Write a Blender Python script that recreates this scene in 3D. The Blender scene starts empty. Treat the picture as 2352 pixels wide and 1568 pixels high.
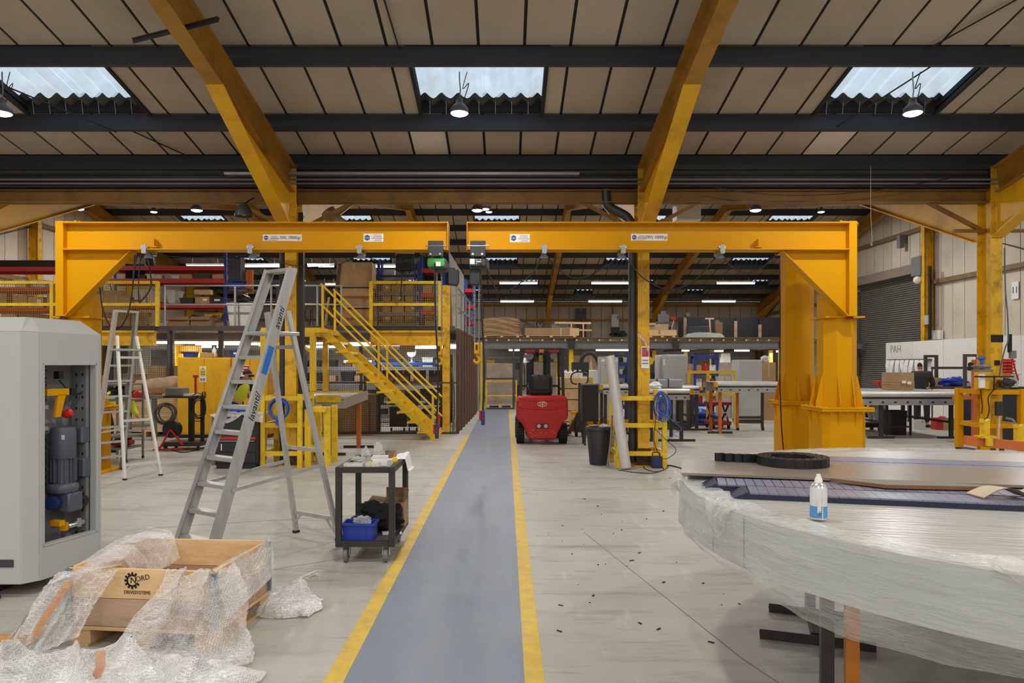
import bpy, bmesh, math, random
from mathutils import Vector, Matrix
random.seed(7)
S = bpy.context.scene
COL = S.collection
PI = math.pi
# ---- pinhole model of the photograph (2352 x 1568): focal 1650 px, vanishing point (1162, 837), eye 1.68 m
F, CX, CY, H = 1650.0, 1162.0, 837.0, 1.68
cam = bpy.data.cameras.new('camera'); camo = bpy.data.objects.new('camera', cam); COL.objects.link(camo)
camo.location = (0, 0, H); camo.rotation_euler = (PI/2, 0, 0)
cam.sensor_width = 36; cam.lens = F/2352*36; cam.shift_x = (1176-CX)/2352; cam.shift_y = (CY-784)/2352
cam.clip_start = .05; cam.clip_end = 200
S.camera = camo
W = bpy.data.worlds.new('overcast'); S.world = W; W.use_nodes = True
W.node_tree.nodes['Background'].inputs[0].default_value = (.72, .82, 1, 1)
W.node_tree.nodes['Background'].inputs[1].default_value = .6
S.view_settings.view_transform = 'Standard'; S.view_settings.look = 'None'
S.view_settings.exposure = 0.0; S.view_settings.gamma = 1; S.view_settings.use_curve_mapping = False
cy = S.cycles
cy.max_bounces = 7; cy.diffuse_bounces = 4; cy.glossy_bounces = 2; cy.transmission_bounces = 4; cy.transparent_max_bounces = 10
cy.caustics_reflective = False; cy.caustics_refractive = False; cy.sample_clamp_indirect = 4; cy.sample_clamp_direct = 0
LAMP_W, TUBE_W, SKY_E = 84.0, 24.0, .95
def area_light(name, loc, w, size, col=(1, .975, .935), shape='DISK', size_y=None, spread=PI, rot=(0, 0, 0)):
    l = bpy.data.lights.new(name, 'AREA'); l.energy = w; l.color = col; l.shape = shape; l.size = size
    if size_y: l.size_y = size_y
    l.spread = spread
    o = bpy.data.objects.new(name, l); o.location = loc; o.rotation_euler = rot; COL.objects.link(o)
    return o
def point_light(name, loc, w, r, col=(1, .975, .935)):
    l = bpy.data.lights.new(name, 'POINT'); l.energy = w; l.color = col; l.shadow_soft_size = r
    o = bpy.data.objects.new(name, l); o.location = loc; COL.objects.link(o)
    return o
def at(px, py, d): return Vector(((px-CX)/F*d, d, H-(py-CY)/F*d))
def gd(py): return F*H/(py-CY)
def ground(px, py): return at(px, py, gd(py))
def X(px, d): return (px-CX)/F*d
def Z(py, d): return H-(py-CY)/F*d
V3 = Vector
def lin(c):
    return tuple(((v/255)/12.92 if v/255 <= .04045 else ((v/255+.055)/1.055)**2.4) for v in c)
# ---------------------------------------------------------------- materials
MATS = {}
def nodes(name):
    m = bpy.data.materials.new(name); m.use_nodes = True
    nt = m.node_tree
    return m, nt, nt.nodes['Principled BSDF'], nt.nodes.new, nt.links.new
def mat(name, rgb, rough=.55, metal=0.0, var=.12, scale=4.0, bump=0.0, rand=0.0, dirt=None, dirt_scale=2.0, dirt_amt=.5, stretch=None, spec=None, bscale=None, coord='Object'):
    if name in MATS: return MATS[name]
    m, nt, p, N, L = nodes(name)
    c = lin(rgb)
    tc = N('ShaderNodeTexCoord'); src = tc.outputs[coord]
    if stretch:
        mp = N('ShaderNodeMapping'); mp.inputs['Scale'].default_value = stretch; L(src, mp.inputs['Vector']); src = mp.outputs[0]
    nz = N('ShaderNodeTexNoise'); nz.inputs['Scale'].default_value = scale; nz.inputs['Detail'].default_value = 5; nz.inputs['Roughness'].default_value = .6
    L(src, nz.inputs['Vector'])
    mx = N('ShaderNodeMix'); mx.data_type = 'RGBA'
    mr = N('ShaderNodeMapRange'); mr.inputs[1].default_value = .3; mr.inputs[2].default_value = .7
    L(nz.outputs['Fac'], mr.inputs[0]); L(mr.outputs[0], mx.inputs['Factor'])
    mx.inputs['A'].default_value = tuple(v*(1-var) for v in c)+(1,)
    mx.inputs['B'].default_value = tuple(min(1, v*(1+var)) for v in c)+(1,)
    out = mx.outputs['Result']
    if dirt:
        n2 = N('ShaderNodeTexNoise'); n2.inputs['Scale'].default_value = dirt_scale; n2.inputs['Detail'].default_value = 8; n2.inputs['Roughness'].default_value = .7
        L(src, n2.inputs['Vector'])
        r2 = N('ShaderNodeMapRange'); r2.inputs[1].default_value = .5; r2.inputs[2].default_value = .72; r2.inputs[4].default_value = dirt_amt
        L(n2.outputs['Fac'], r2.inputs[0])
        m2 = N('ShaderNodeMix'); m2.data_type = 'RGBA'; L(r2.outputs[0], m2.inputs['Factor']); L(out, m2.inputs['A'])
        m2.inputs['B'].default_value = lin(dirt)+(1,); out = m2.outputs['Result']
    if rand:
        oi = N('ShaderNodeObjectInfo'); r3 = N('ShaderNodeMapRange'); r3.inputs[3].default_value = 1-rand; r3.inputs[4].default_value = 1+rand*.6
        L(oi.outputs['Random'], r3.inputs[0])
        vm = N('ShaderNodeVectorMath'); vm.operation = 'SCALE'; L(out, vm.inputs[0]); L(r3.outputs[0], vm.inputs['Scale']); out = vm.outputs[0]
    L(out, p.inputs['Base Color'])
    p.inputs['Roughness'].default_value = rough; p.inputs['Metallic'].default_value = metal
    if spec is not None: p.inputs['Specular IOR Level'].default_value = spec
    if bump:
        b = N('ShaderNodeBump'); b.inputs['Strength'].default_value = bump; b.inputs['Distance'].default_value = .02
        if bscale:
            n3 = N('ShaderNodeTexNoise'); n3.inputs['Scale'].default_value = bscale; n3.inputs['Detail'].default_value = 4; L(src, n3.inputs['Vector']); L(n3.outputs['Fac'], b.inputs['Height'])
        else: L(nz.outputs['Fac'], b.inputs['Height'])
        L(b.outputs[0], p.inputs['Normal'])
    MATS[name] = m
    return m
def emit(name, rgb, s):
    if name in MATS: return MATS[name]
    m, nt, p, N, L = nodes(name)
    p.inputs['Base Color'].default_value = lin(rgb)+(1,)
    p.inputs['Emission Color'].default_value = lin(rgb)+(1,); p.inputs['Emission Strength'].default_value = s
    MATS[name] = m
    return m
def film(name, alpha=.35, rough=.12, rgb=(240, 240, 236), bump=.6, scale=9.0, bubbles=0.0, stretch=None):
    """clear plastic: transparent mixed with a glossy white coat, creased by noise; bubbles > 0 adds bubble-wrap cells"""
    if name in MATS: return MATS[name]
    m, nt, p, N, L = nodes(name)
    p.inputs['Base Color'].default_value = lin(rgb)+(1,); p.inputs['Roughness'].default_value = rough
    p.inputs['Specular IOR Level'].default_value = .8
    tr = N('ShaderNodeBsdfTransparent'); mx = N('ShaderNodeMixShader')
    tc = N('ShaderNodeTexCoord'); src = tc.outputs['Object']
    if stretch:
        mp = N('ShaderNodeMapping'); mp.inputs['Scale'].default_value = stretch; L(src, mp.inputs['Vector']); src = mp.outputs[0]
    nz = N('ShaderNodeTexNoise'); nz.inputs['Scale'].default_value = scale; nz.inputs['Detail'].default_value = 6; nz.inputs['Roughness'].default_value = .65; L(src, nz.inputs['Vector'])
    h = nz.outputs['Fac']
    b = N('ShaderNodeBump'); b.inputs['Strength'].default_value = bump; b.inputs['Distance'].default_value = .03
    if bubbles:
        vo = N('ShaderNodeTexVoronoi'); vo.inputs['Scale'].default_value = bubbles; vo.inputs['Randomness'].default_value = .35; L(tc.outputs['Object'], vo.inputs['Vector'])
        r1 = N('ShaderNodeMapRange'); r1.inputs[1].default_value = .15; r1.inputs[2].default_value = .55; r1.inputs[3].default_value = 1; r1.inputs[4].default_value = 0
        L(vo.outputs['Distance'], r1.inputs[0])
        b2 = N('ShaderNodeBump'); b2.inputs['Strength'].default_value = .9; b2.inputs['Distance'].default_value = .006; L(r1.outputs[0], b2.inputs['Height']); L(b2.outputs[0], b.inputs['Normal'])
    L(h, b.inputs['Height']); L(b.outputs[0], p.inputs['Normal'])
    lw = N('ShaderNodeLayerWeight'); lw.inputs[0].default_value = .35
    mr = N('ShaderNodeMapRange'); mr.inputs[1].default_value = .35; mr.inputs[2].default_value = .7; mr.inputs[3].default_value = alpha*.55; mr.inputs[4].default_value = min(1, alpha*1.5); L(h, mr.inputs[0])
    ad = N('ShaderNodeMath'); ad.operation = 'MULTIPLY_ADD'; L(lw.outputs['Facing'], ad.inputs[0]); ad.inputs[1].default_value = .45; L(mr.outputs[0], ad.inputs[2]); ad.use_clamp = True
    L(ad.outputs[0], mx.inputs[0]); L(tr.outputs[0], mx.inputs[1]); L(p.outputs[0], mx.inputs[2])
    L(mx.outputs[0], nt.nodes['Material Output'].inputs['Surface'])
    MATS[name] = m
    return m
# ---------------------------------------------------------------- mesh builder
JR = random.Random(11)
class MB:
    def __init__(s, o=(0, 0, 0)): s.v = []; s.f = []; s.sm = []; s.o = Vector(o)
    def add(s, vs, fs, smooth=False):
        n = len(s.v); s.v += [Vector(q)-s.o for q in vs]; s.f += [tuple(i+n for i in q) for q in fs]; s.sm += [smooth]*len(fs); return s
    def box(s, x0, y0, z0, x1, y1, z1):
        if x1 < x0: x0, x1 = x1, x0
        if y1 < y0: y0, y1 = y1, y0
        if z1 < z0: z0, z1 = z1, z0
        g = JR.uniform(0, min(.0006, .05*min(x1-x0, y1-y0, z1-z0))); x0 -= g; x1 += g; y0 -= g; y1 += g; z0 -= g; z1 += g   # never two coplanar faces
        return s.add([(x0, y0, z0), (x1, y0, z0), (x1, y1, z0), (x0, y1, z0), (x0, y0, z1), (x1, y0, z1), (x1, y1, z1), (x0, y1, z1)],
                     [(0, 3, 2, 1), (4, 5, 6, 7), (0, 1, 5, 4), (1, 2, 6, 5), (2, 3, 7, 6), (3, 0, 4, 7)])
    def cbox(s, c, sz, rz=0, M=None):
        hx, hy, hz = sz[0]/2, sz[1]/2, sz[2]/2; R = M if M is not None else Matrix.Rotation(rz, 3, 'Z'); c = Vector(c)
        vs = [c+R @ Vector(q) for q in ((-hx, -hy, -hz), (hx, -hy, -hz), (hx, hy, -hz), (-hx, hy, -hz), (-hx, -hy, hz), (hx, -hy, hz), (hx, hy, hz), (-hx, hy, hz))]
        return s.add(vs, [(0, 3, 2, 1), (4, 5, 6, 7), (0, 1, 5, 4), (1, 2, 6, 5), (2, 3, 7, 6), (3, 0, 4, 7)])
    def bar(s, p0, p1, w, h=None, up=(0, 0, 1)):
        h = h or w; g = JR.uniform(0, min(.0006, .05*min(w, h))); w += g; h += g; p0 = Vector(p0); p1 = Vector(p1); d = (p1-p0).normalized(); u = Vector(up)
        if abs(d.dot(u)) > .99: u = Vector((0, 1, 0))
        r = d.cross(u).normalized(); u = r.cross(d)
        a = [(-1, -1), (1, -1), (1, 1), (-1, 1)]
        vs = [p+r*(i*w/2)+u*(j*h/2) for p in (p0, p1) for i, j in a]
        return s.add(vs, [(0, 1, 2, 3), (7, 6, 5, 4), (0, 4, 5, 1), (1, 5, 6, 2), (2, 6, 7, 3), (3, 7, 4, 0)])
    def tube(s, pts, r, n=8, closed=False, cap=True):
        pts = [Vector(p) for p in pts]; k = len(pts); rs = r if isinstance(r, (list, tuple)) else [r]*k
        vs = []; u = None
        for i, p in enumerate(pts):
            if closed: d = pts[(i+1) % k]-pts[i-1]
            else: d = pts[min(i+1, k-1)]-pts[max(i-1, 0)]
            d = d.normalized() if d.length > 1e-9 else Vector((0, 0, 1))
            if u is None: u = Vector((0, 0, 1)) if abs(d.z) < .9 else Vector((1, 0, 0))
            u = (u-d*u.dot(d)); u = u.normalized() if u.length > 1e-6 else d.orthogonal().normalized()
            w = d.cross(u)
            vs += [p+(u*math.cos(2*PI*j/n)+w*math.sin(2*PI*j/n))*rs[i] for j in range(n)]
        fs = []
        for i in range(k if closed else k-1):
            a, b = i*n, ((i+1) % k)*n
            fs += [(a+j, a+(j+1) % n, b+(j+1) % n, b+j) for j in range(n)]
        s.add(vs, fs, n > 4)
        if cap and not closed:
            m = len(s.v)-k*n
            s.f.append(tuple(m+j for j in reversed(range(n)))); s.f.append(tuple(m+(k-1)*n+j for j in range(n))); s.sm += [False, False]
        return s
    def cyl(s, p0, p1, r, r2=None, n=16):
        return s.tube([p0, p1], [r, r2 if r2 is not None else r], n)
    def prism(s, poly, vec):
        v = Vector(vec); n = len(poly); a = [Vector(q) for q in poly]
        fs = [tuple(range(n-1, -1, -1)), tuple(range(n, 2*n))]+[(i, (i+1) % n, n+(i+1) % n, n+i) for i in range(n)]
        return s.add(a+[q+v for q in a], fs)
    def lathe(s, prof, c=(0, 0, 0), n=20, M=None):
        c = Vector(c); vs = []
        for r, z in prof:
            for j in range(n):
                q = Vector((r*math.cos(2*PI*j/n), r*math.sin(2*PI*j/n), z)); vs.append(c+(M @ q if M is not None else q))
        fs = [(i*n+j, i*n+(j+1) % n, (i+1)*n+(j+1) % n, (i+1)*n+j) for i in range(len(prof)-1) for j in range(n)]
        s.add(vs, fs, True); m = len(s.v)-len(prof)*n
        if prof[0][0] > 1e-5: s.f.append(tuple(m+j for j in reversed(range(n)))); s.sm.append(False)
        if prof[-1][0] > 1e-5: s.f.append(tuple(m+(len(prof)-1)*n+j for j in range(n))); s.sm.append(False)
        return s
    def grid(s, fn, nu, nv, smooth=True):
        vs = [fn(i/nu, j/nv) for j in range(nv+1) for i in range(nu+1)]; w = nu+1
        return s.add(vs, [(j*w+i, j*w+i+1, (j+1)*w+i+1, (j+1)*w+i) for j in range(nv) for i in range(nu)], smooth)
    def ball(s, c, r, n=10, jit=0, sq=(1, 1, 1)):
        c = Vector(c)
        def fn(u, v):
            a, b = 2*PI*u, PI*v; k = r*(1+random.uniform(-jit, jit)) if 0 < v < 1 and u < 1 else r
            return c+Vector((math.sin(b)*math.cos(a)*sq[0], math.sin(b)*math.sin(a)*sq[1], -math.cos(b)*sq[2]))*k
        return s.grid(fn, n, max(4, n//2))
    def ibeam(s, p0, p1, w, h, t=.012, up=(0, 0, 1), h2=None):
        """I-section from p0 to p1 (points on the section's centre line)"""
        p0 = Vector(p0); p1 = Vector(p1); d = (p1-p0).normalized(); u = Vector(up); r = d.cross(u).normalized(); u = r.cross(d)
        s.bar(p0, p1, t, h-2*t, up); s.bar(p0+u*(h/2-t/2), p1+u*(h/2-t/2), w, t, up); s.bar(p0-u*(h/2-t/2), p1-u*(h/2-t/2), w, t, up)
        return s
def meshdata(name, mb, m, bevel=0, seg=1, merge=False):
    me = bpy.data.meshes.new(name); me.from_pydata([tuple(v) for v in mb.v], [], mb.f)
    me.polygons.foreach_set('use_smooth', mb.sm)
    if bevel or merge:
        bm = bmesh.new(); bm.from_mesh(me)
        if merge: bmesh.ops.remove_doubles(bm, verts=bm.verts, dist=1e-4)
        if bevel:
            es = [e for e in bm.edges if len(e.link_faces) == 2 and e.calc_face_angle(0) > .6]
            bmesh.ops.bevel(bm, geom=es, offset=bevel, segments=seg, affect='EDGES', profile=.5, clamp_overlap=True)
        bm.to_mesh(me); bm.free()
    if any(mb.sm): me.set_sharp_from_angle(angle=math.radians(42))
    for q in (m if isinstance(m, (list, tuple)) else [m]): me.materials.append(q)
    me.update()
    return me
def tag(o, label=None, cat=None, group=None, kind=None):
    if label: o['label'] = label
    if cat: o['category'] = cat
    if group: o['group'] = group
    if kind: o['kind'] = kind
    return o
def thing(name, label, cat, loc=(0, 0, 0), rz=0, group=None):
    o = bpy.data.objects.new(name, None); COL.objects.link(o); o.location = loc; o.rotation_euler = (0, 0, rz); o.empty_display_size = .1
    return tag(o, label, cat, group)
def part(parent, name, mb, m, label=None, bevel=0, kind=None, seg=1, merge=False):
    o = bpy.data.objects.new(name, meshdata(name, mb, m, bevel, seg, merge)); COL.objects.link(o); o.parent = parent
    return tag(o, label, kind=kind)
def inst(parent, name, me, loc=(0, 0, 0), rot=(0, 0, 0), sc=(1, 1, 1)):
    o = bpy.data.objects.new(name, me); COL.objects.link(o); o.parent = parent; o.location = loc; o.rotation_euler = rot; o.scale = sc
    return o
def solo(name, label, cat, mb, m, group=None, bevel=0, kind=None, rz=0, merge=False):
    """a thing that is one mesh: builder holds world coordinates, the origin moves to the middle of its base"""
    xs = [v.x for v in mb.v]; ys = [v.y for v in mb.v]; zs = [v.z for v in mb.v]
    c = Vector(((min(xs)+max(xs))/2, (min(ys)+max(ys))/2, min(zs))); mb.v = [v-c for v in mb.v]
    o = bpy.data.objects.new(name, meshdata(name, mb, m, bevel, merge=merge)); COL.objects.link(o); o.location = c
    return tag(o, label, cat, group, kind)
def struct(name, label, mb, m, bevel=0):
    o = bpy.data.objects.new(name, meshdata(name, mb, m, bevel)); COL.objects.link(o)
    return tag(o, label, None, None, 'structure')
KIDS = {}
def copy_tree(o, loc=None, rz=None, label=None, group=None, parent=None):
    c = o.copy(); COL.objects.link(c)
    if parent is not None: c.parent = parent
    if loc is not None: c.location = loc
    if rz is not None: c.rotation_euler = (0, 0, rz)
    if label: c['label'] = label
    if group: c['group'] = group
    for ch in list(o.children): copy_tree(ch, parent=c)
    return c
def text(parent, name, body, size, loc, m, rot=(PI/2, 0, 0), ext=.001, align='CENTER', shear=0, sx=1.0, label=None):
    cu = bpy.data.curves.new(name, 'FONT'); cu.body = body; cu.size = size; cu.align_x = align; cu.align_y = 'CENTER'; cu.extrude = ext; cu.shear = shear
    cu.resolution_u = 3
    tmp = bpy.data.objects.new(name, cu); me = bpy.data.meshes.new_from_object(tmp); me.materials.clear(); me.materials.append(m)
    bpy.data.objects.remove(tmp); bpy.data.curves.remove(cu)
    o = bpy.data.objects.new(name, me); COL.objects.link(o); o.parent = parent; o.location = loc; o.rotation_euler = rot; o.scale = (sx, 1, 1)
    return tag(o, label)
def cat(p0, p1, sag, n=10):
    """points of a hanging cable"""
    p0 = Vector(p0); p1 = Vector(p1); return [p0.lerp(p1, i/n)-Vector((0, 0, sag*4*(i/n)*(1-i/n))) for i in range(n+1)]
def spline(pts, n=6):
    P = [Vector(p) for p in pts]; out = []
    for i in range(len(P)-1):
        a, b, c, d = P[max(i-1, 0)], P[i], P[i+1], P[min(i+2, len(P)-1)]
        for k in range(n):
            t = k/n; out.append(.5*((2*b)+(c-a)*t+(2*a-5*b+4*c-d)*t*t+(3*b-a-3*c+d)*t**3))
    return out+[P[-1]]
ORD = ['first', 'second', 'third', 'fourth', 'fifth', 'sixth', 'seventh', 'eighth', 'ninth', 'tenth', 'eleventh', 'twelfth', 'thirteenth', 'fourteenth', 'fifteenth', 'sixteenth', 'seventeenth', 'eighteenth', 'nineteenth', 'twentieth']
# ---------------------------------------------------------------- palette
YEL = mat('crane_yellow_paint', (216, 154, 0), .38, var=.03, scale=1.5, spec=.15)
YEL2 = mat('worn_yellow_steel', (224, 172, 22), .5, var=.14, scale=3, dirt=(86, 64, 22), dirt_scale=5, dirt_amt=.75)
YEL3 = mat('guard_yellow_paint', (232, 192, 30), .42, var=.08, scale=5, dirt=(120, 95, 30), dirt_scale=9, dirt_amt=.5)
OCH = mat('rafter_dimmed_yellow', (172, 126, 44), .6, var=.15, scale=1.6, dirt=(92, 64, 26), dirt_scale=1.4, dirt_amt=.7)  # yellow steel browned, the low light under the roof put into its colour
NAVY = mat('purlin_slate_steel', (50, 55, 64), .5, var=.15, scale=2)
DARK = mat('dark_joint', (44, 44, 46), .8)
BLK = mat('black_plastic', (24, 25, 27), .4, var=.2)
RUB = mat('black_rubber', (30, 30, 30), .75, var=.2, scale=12)
CABLE = mat('black_cable', (20, 20, 21), .5)
GREYP = mat('cabinet_grey_paint', (186, 188, 186), .4, var=.025, scale=1)
GREYD = mat('mid_grey_paint', (120, 124, 128), .45, var=.06)
ALU = mat('mill_aluminium', (196, 197, 196), .34, metal=.55, var=.12, scale=3, stretch=(6, 6, .6))
GALV = mat('galvanised_steel', (165, 168, 170), .42, metal=.6, var=.15, scale=6)
STEEL = mat('dark_welded_steel', (58, 56, 54), .48, metal=.3, var=.2, scale=6)
CHROME = mat('bright_steel', (205, 205, 205), .22, metal=.9, var=.05)
WHITE = mat('white_paint', (226, 224, 218), .55, var=.05, scale=2)
CARD = mat('cardboard', (178, 144, 106), .8, var=.1, scale=3, rand=.16)
CARDD = mat('cardboard_edge', (128, 100, 72), .85, var=.12)
WOOD = mat('pale_pine', (226, 190, 142), .6, var=.14, scale=2.2, stretch=(1, 8, 8), dirt=(178, 130, 82), dirt_scale=1.2, dirt_amt=.6, bump=.08)
WOODG = mat('weathered_pine', (186, 156, 130), .7, var=.14, scale=2.0, stretch=(1, 9, 9), dirt=(110, 84, 66), dirt_scale=1.5, dirt_amt=.6, bump=.1)
WOODP = mat('pallet_timber', (216, 180, 134), .75, var=.2, scale=4, rand=.12)
REDB = mat('rack_red_paint', (188, 48, 38), .45, var=.1)
BLUB = mat('rack_blue_paint', (28, 58, 140), .45, var=.12)
RED = mat('red_paint', (196, 34, 32), .4, var=.1)
ORG = mat('orange_paint', (206, 108, 44), .5, var=.12, dirt=(150, 60, 25), dirt_scale=4)
RUST = mat('rusty_sheet_steel', (104, 72, 54), .75, var=.3, scale=1.2, stretch=(4, 4, .5), dirt=(62, 44, 36), dirt_scale=1.5)
PAPER = mat('white_paper', (240, 240, 238), .7, var=.03)
INK = mat('black_ink', (22, 20, 20), .6)
INKB = mat('blue_print', (30, 70, 150), .5)
REDP = mat('red_print', (200, 44, 40), .5)
SKIN = mat('skin', (206, 152, 124), .5, var=.06)
FLUO = emit('fluorescent_tube', (255, 252, 244), 9)
LENS = emit('led_lens', (255, 250, 238), 14)
# ================================================================= LIGHTS + SHELL
BAY = 5.82; FX = [-15.19, -9.37, -3.55, 2.27, 8.09, 13.91]; XL, XR = -15.5, 14.2; YV, YB, YF = 12.0, 39.9, -15.9
def zr1(y): return 7.53-.2*y if y >= -2 else 7.93+.2*(y+2)
def zr2(y): return 5.13+.2*(y-12) if y < 26 else 13.13-.2*y
# ---- high-bay LED lamps hung on chains (rows and bays as in the photograph; the rows overhead and behind go on, the rear ones boosted for frontal light)
ROWS = [(9.27, 4.92, 'in front of the valley beam'), (15.1, 4.92, 'just behind the valley beam'), (20.9, 6.2, 'halfway up the far roof'), (25.3, 7.05, 'under the far ridge'), (3.6, 6.1, 'overhead'), (-1.6, 6.9, 'behind'), (-7.2, 6.1, 'further behind'), (-12.6, 4.92, 'at the near end')]
LX = [-12.4, -6.5, -.6, 5.25, 11.1]
lampb = MB().lathe([(.015, .2), (.04, .19), (.05, .13), (.08, .1), (.115, .06), (.12, 0)], n=20)
lens = MB().lathe([(.001, -.03), (.06, -.028), (.1, -.012), (.112, 0)], n=20)
lampme = meshdata('housing', lampb, mat('lamp_housing', (90, 92, 95), .4)); lensme = meshdata('lens', lens, LENS)
NEAR_W = {0: .85, 1: 1.0, 2: 1.3, 3: 1.4, 4: 1.1, 5: 1.6, 6: 2.2, 7: 2.2}
bayw = ['far left bay', 'left bay', 'middle bay', 'right bay', 'far right bay']
for ri, (y, z, where) in enumerate(ROWS):
    for bi, x in enumerate(LX):
        vis = ri < 4
        t = thing('high_bay_lamp', f'round white LED high-bay lamp {where}, {bayw[bi]}', 'lamp', (x, y, z), 0, 'high-bay lamps')
        inst(t, 'housing', lampme); inst(t, 'lens', lensme)
        zc = (zr1(y) if y < 12 else zr2(y))-.22-z
        part(t, 'chain', MB().tube([(0, 0, .19), (.012, 0, .3), (0, 0, .45), (0, 0, zc)], .009, 5), GALV)
        part(t, 'cable', MB().tube(spline([(.05, 0, .15), (.12, .03, .4), (.04, .02, zc*.6), (.1, 0, zc)], 4), .006, 4), CABLE)
        area_light('lamp_light', (x, y, z-.04), LAMP_W*NEAR_W[ri], .2)
# ---- floor
CONC, nt_, p_, N_, L_ = nodes('power_floated_concrete')
tc_ = N_('ShaderNodeTexCoord')
def fnoise(scale, stretch, lo, hi, det=8, rgh=.65):
    mp = N_('ShaderNodeMapping'); mp.inputs['Scale'].default_value = stretch; mp.inputs['Rotation'].default_value = (0, 0, scale*.37); L_(tc_.outputs['Object'], mp.inputs['Vector'])
    n = N_('ShaderNodeTexNoise'); n.inputs['Scale'].default_value = scale; n.inputs['Detail'].default_value = det; n.inputs['Roughness'].default_value = rgh; L_(mp.outputs[0], n.inputs['Vector'])
    r = N_('ShaderNodeMapRange'); r.inputs[1].default_value = lo; r.inputs[2].default_value = hi; L_(n.outputs['Fac'], r.inputs[0]); return r.outputs[0]
def fmix(fac, a, col, amt):
    m = N_('ShaderNodeMix'); m.data_type = 'RGBA'; k = N_('ShaderNodeMath'); k.operation = 'MULTIPLY'; k.inputs[1].default_value = amt; L_(fac, k.inputs[0]); L_(k.outputs[0], m.inputs['Factor'])
    if isinstance(a, tuple): m.inputs['A'].default_value = a
    else: L_(a, m.inputs['A'])
    m.inputs['B'].default_value = lin(col)+(1,); return m.outputs['Result']
c_ = fmix(fnoise(.45, (1, 1, 1), .35, .65), lin((186, 182, 173))+(1,), (164, 160, 151), .8)
c_ = fmix(fnoise(1.6, (.5, 2.2, 1), .52, .72), c_, (128, 124, 116), .7)
c_ = fmix(fnoise(4.5, (.35, 2.6, 1), .56, .74), c_, (108, 104, 97), .62)
c_ = fmix(fnoise(3.1, (2.4, .5, 1), .58, .76), c_, (212, 208, 200), .65)
c_ = fmix(fnoise(34, (1, 1, 1), .62, .75), c_, (110, 104, 96), .35)
L_(c_, p_.inputs['Base Color']); p_.inputs['Roughness'].default_value = .5
fl = struct('floor', 'worn pale grey concrete workshop floor', MB().box(XL-.3, YF-.3, -.25, XR+.3, YB+.3, 0), CONC)
WALK = mat('walkway_blue_grey_paint', (122, 131, 146), .5, var=.09, scale=1.6, dirt=(150, 148, 144), dirt_scale=1.7, dirt_amt=.55, stretch=(2.2, .5, 1), bump=.02, bscale=20)
LINE = mat('floor_line_yellow', (214, 178, 62), .55, var=.12, scale=6, dirt=(160, 150, 120), dirt_scale=7, dirt_amt=.75)
part(fl, 'walkway', MB().box(-.86, YF, 0, .1, 27.6, .0022), WALK, 'blue-grey painted walkway')
part(fl, 'painted_line', MB().box(-.965, YF, 0, -.86, 17.1, .003), LINE, 'yellow line along the left of the walkway')
part(fl, 'painted_line', MB().box(.1, YF, 0, .205, 26.2, .003), LINE, 'yellow line along the right of the walkway')
JT = mat('floor_joint', (138, 134, 126), .8)
for a, b in (((.78, 7.2), (1.35, 4.1)), ((1.35, 4.1), (1.9, 2.2)), ((-3.1, 5.1), (-1.0, 6.5)), ((-3.6, 7.4), (-1.05, 8.2)), ((.25, 9.6), (9, 9.9)), ((-7.5, 9.3), (-3.3, 11.0))):
    part(fl, 'saw_cut', MB().bar((a[0], a[1], .001), (b[0], b[1], .001), .008, .002), JT)
mb = MB()
for i in range(46):
    q = ground(random.uniform(1260, 1720), random.uniform(1180, 1480)) if i < 36 else ground(random.uniform(1300, 1800), random.uniform(1080, 1180))
    k = random.uniform(.004, .012); mb.cbox(q+V3((0, 0, k*.3)), (k*random.uniform(1, 4), k, k*.6), random.uniform(0, 3))
solo('floor_litter', 'dark specks of swarf scattered on the concrete right of the walkway', 'litter', mb, mat('swarf', (60, 50, 44), .8), kind='stuff')
# ---- roof
SHEET = mat('roof_sheet_dark', (40, 41, 43), .9, var=.1)
PAN = mat('roof_lining_board', (186, 175, 158), .85, var=.06, scale=.9, rand=.07, dirt=(150, 138, 120), dirt_scale=.8, dirt_amt=.5)
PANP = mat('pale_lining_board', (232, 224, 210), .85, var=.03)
SKYM, nt_, p_, N_, L_ = nodes('rooflight_sheet')
p_.inputs['Base Color'].default_value = (.25, .27, .28, 1); p_.inputs['Roughness'].default_value = .4
tc_ = N_('ShaderNodeTexCoord'); nz_ = N_('ShaderNodeTexNoise'); nz_.inputs['Scale'].default_value = 3.5; nz_.inputs['Detail'].default_value = 6
L_(tc_.outputs['Object'], nz_.inputs['Vector'])
mr_ = N_('ShaderNodeMapRange'); mr_.inputs[1].default_value = .25; mr_.inputs[2].default_value = .7; mr_.inputs[3].default_value = .62*SKY_E; mr_.inputs[4].default_value = .82*SKY_E
L_(nz_.outputs['Fac'], mr_.inputs[0]); L_(mr_.outputs[0], p_.inputs['Emission Strength']); p_.inputs['Emission Color'].default_value = (.70, .86, 1, 1)
CORR = mat('cement_sheet', (84, 84, 84), .9, var=.2)
def wave_sheet(x0, x1, y0, y1, z, n, amp, th=.012):
    k = int(abs(x1-x0)/.03); mb = MB()
    for dz in (0, th): mb.grid(lambda u, v: V3((x0+(x1-x0)*u, y0+(y1-y0)*v, z(y0+(y1-y0)*v)+amp*math.sin(2*PI*n*u)+dz)), k, 1)
    return mb
win_n = 0
def slab_row(mbs, x0, x1, y0, y1, zf, up, th):
    mbs.add([(x0, y0, zf(y0)+up), (x1, y0, zf(y0)+up), (x1, y1, zf(y1)+up), (x0, y1, zf(y1)+up), (x0, y0, zf(y0)+up+th), (x1, y0, zf(y0)+up+th), (x1, y1, zf(y1)+up+th), (x0, y1, zf(y1)+up+th)],
            [(0, 3, 2, 1), (4, 5, 6, 7), (0, 1, 5, 4), (1, 2, 6, 5), (2, 3, 7, 6), (3, 0, 4, 7)])
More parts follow.
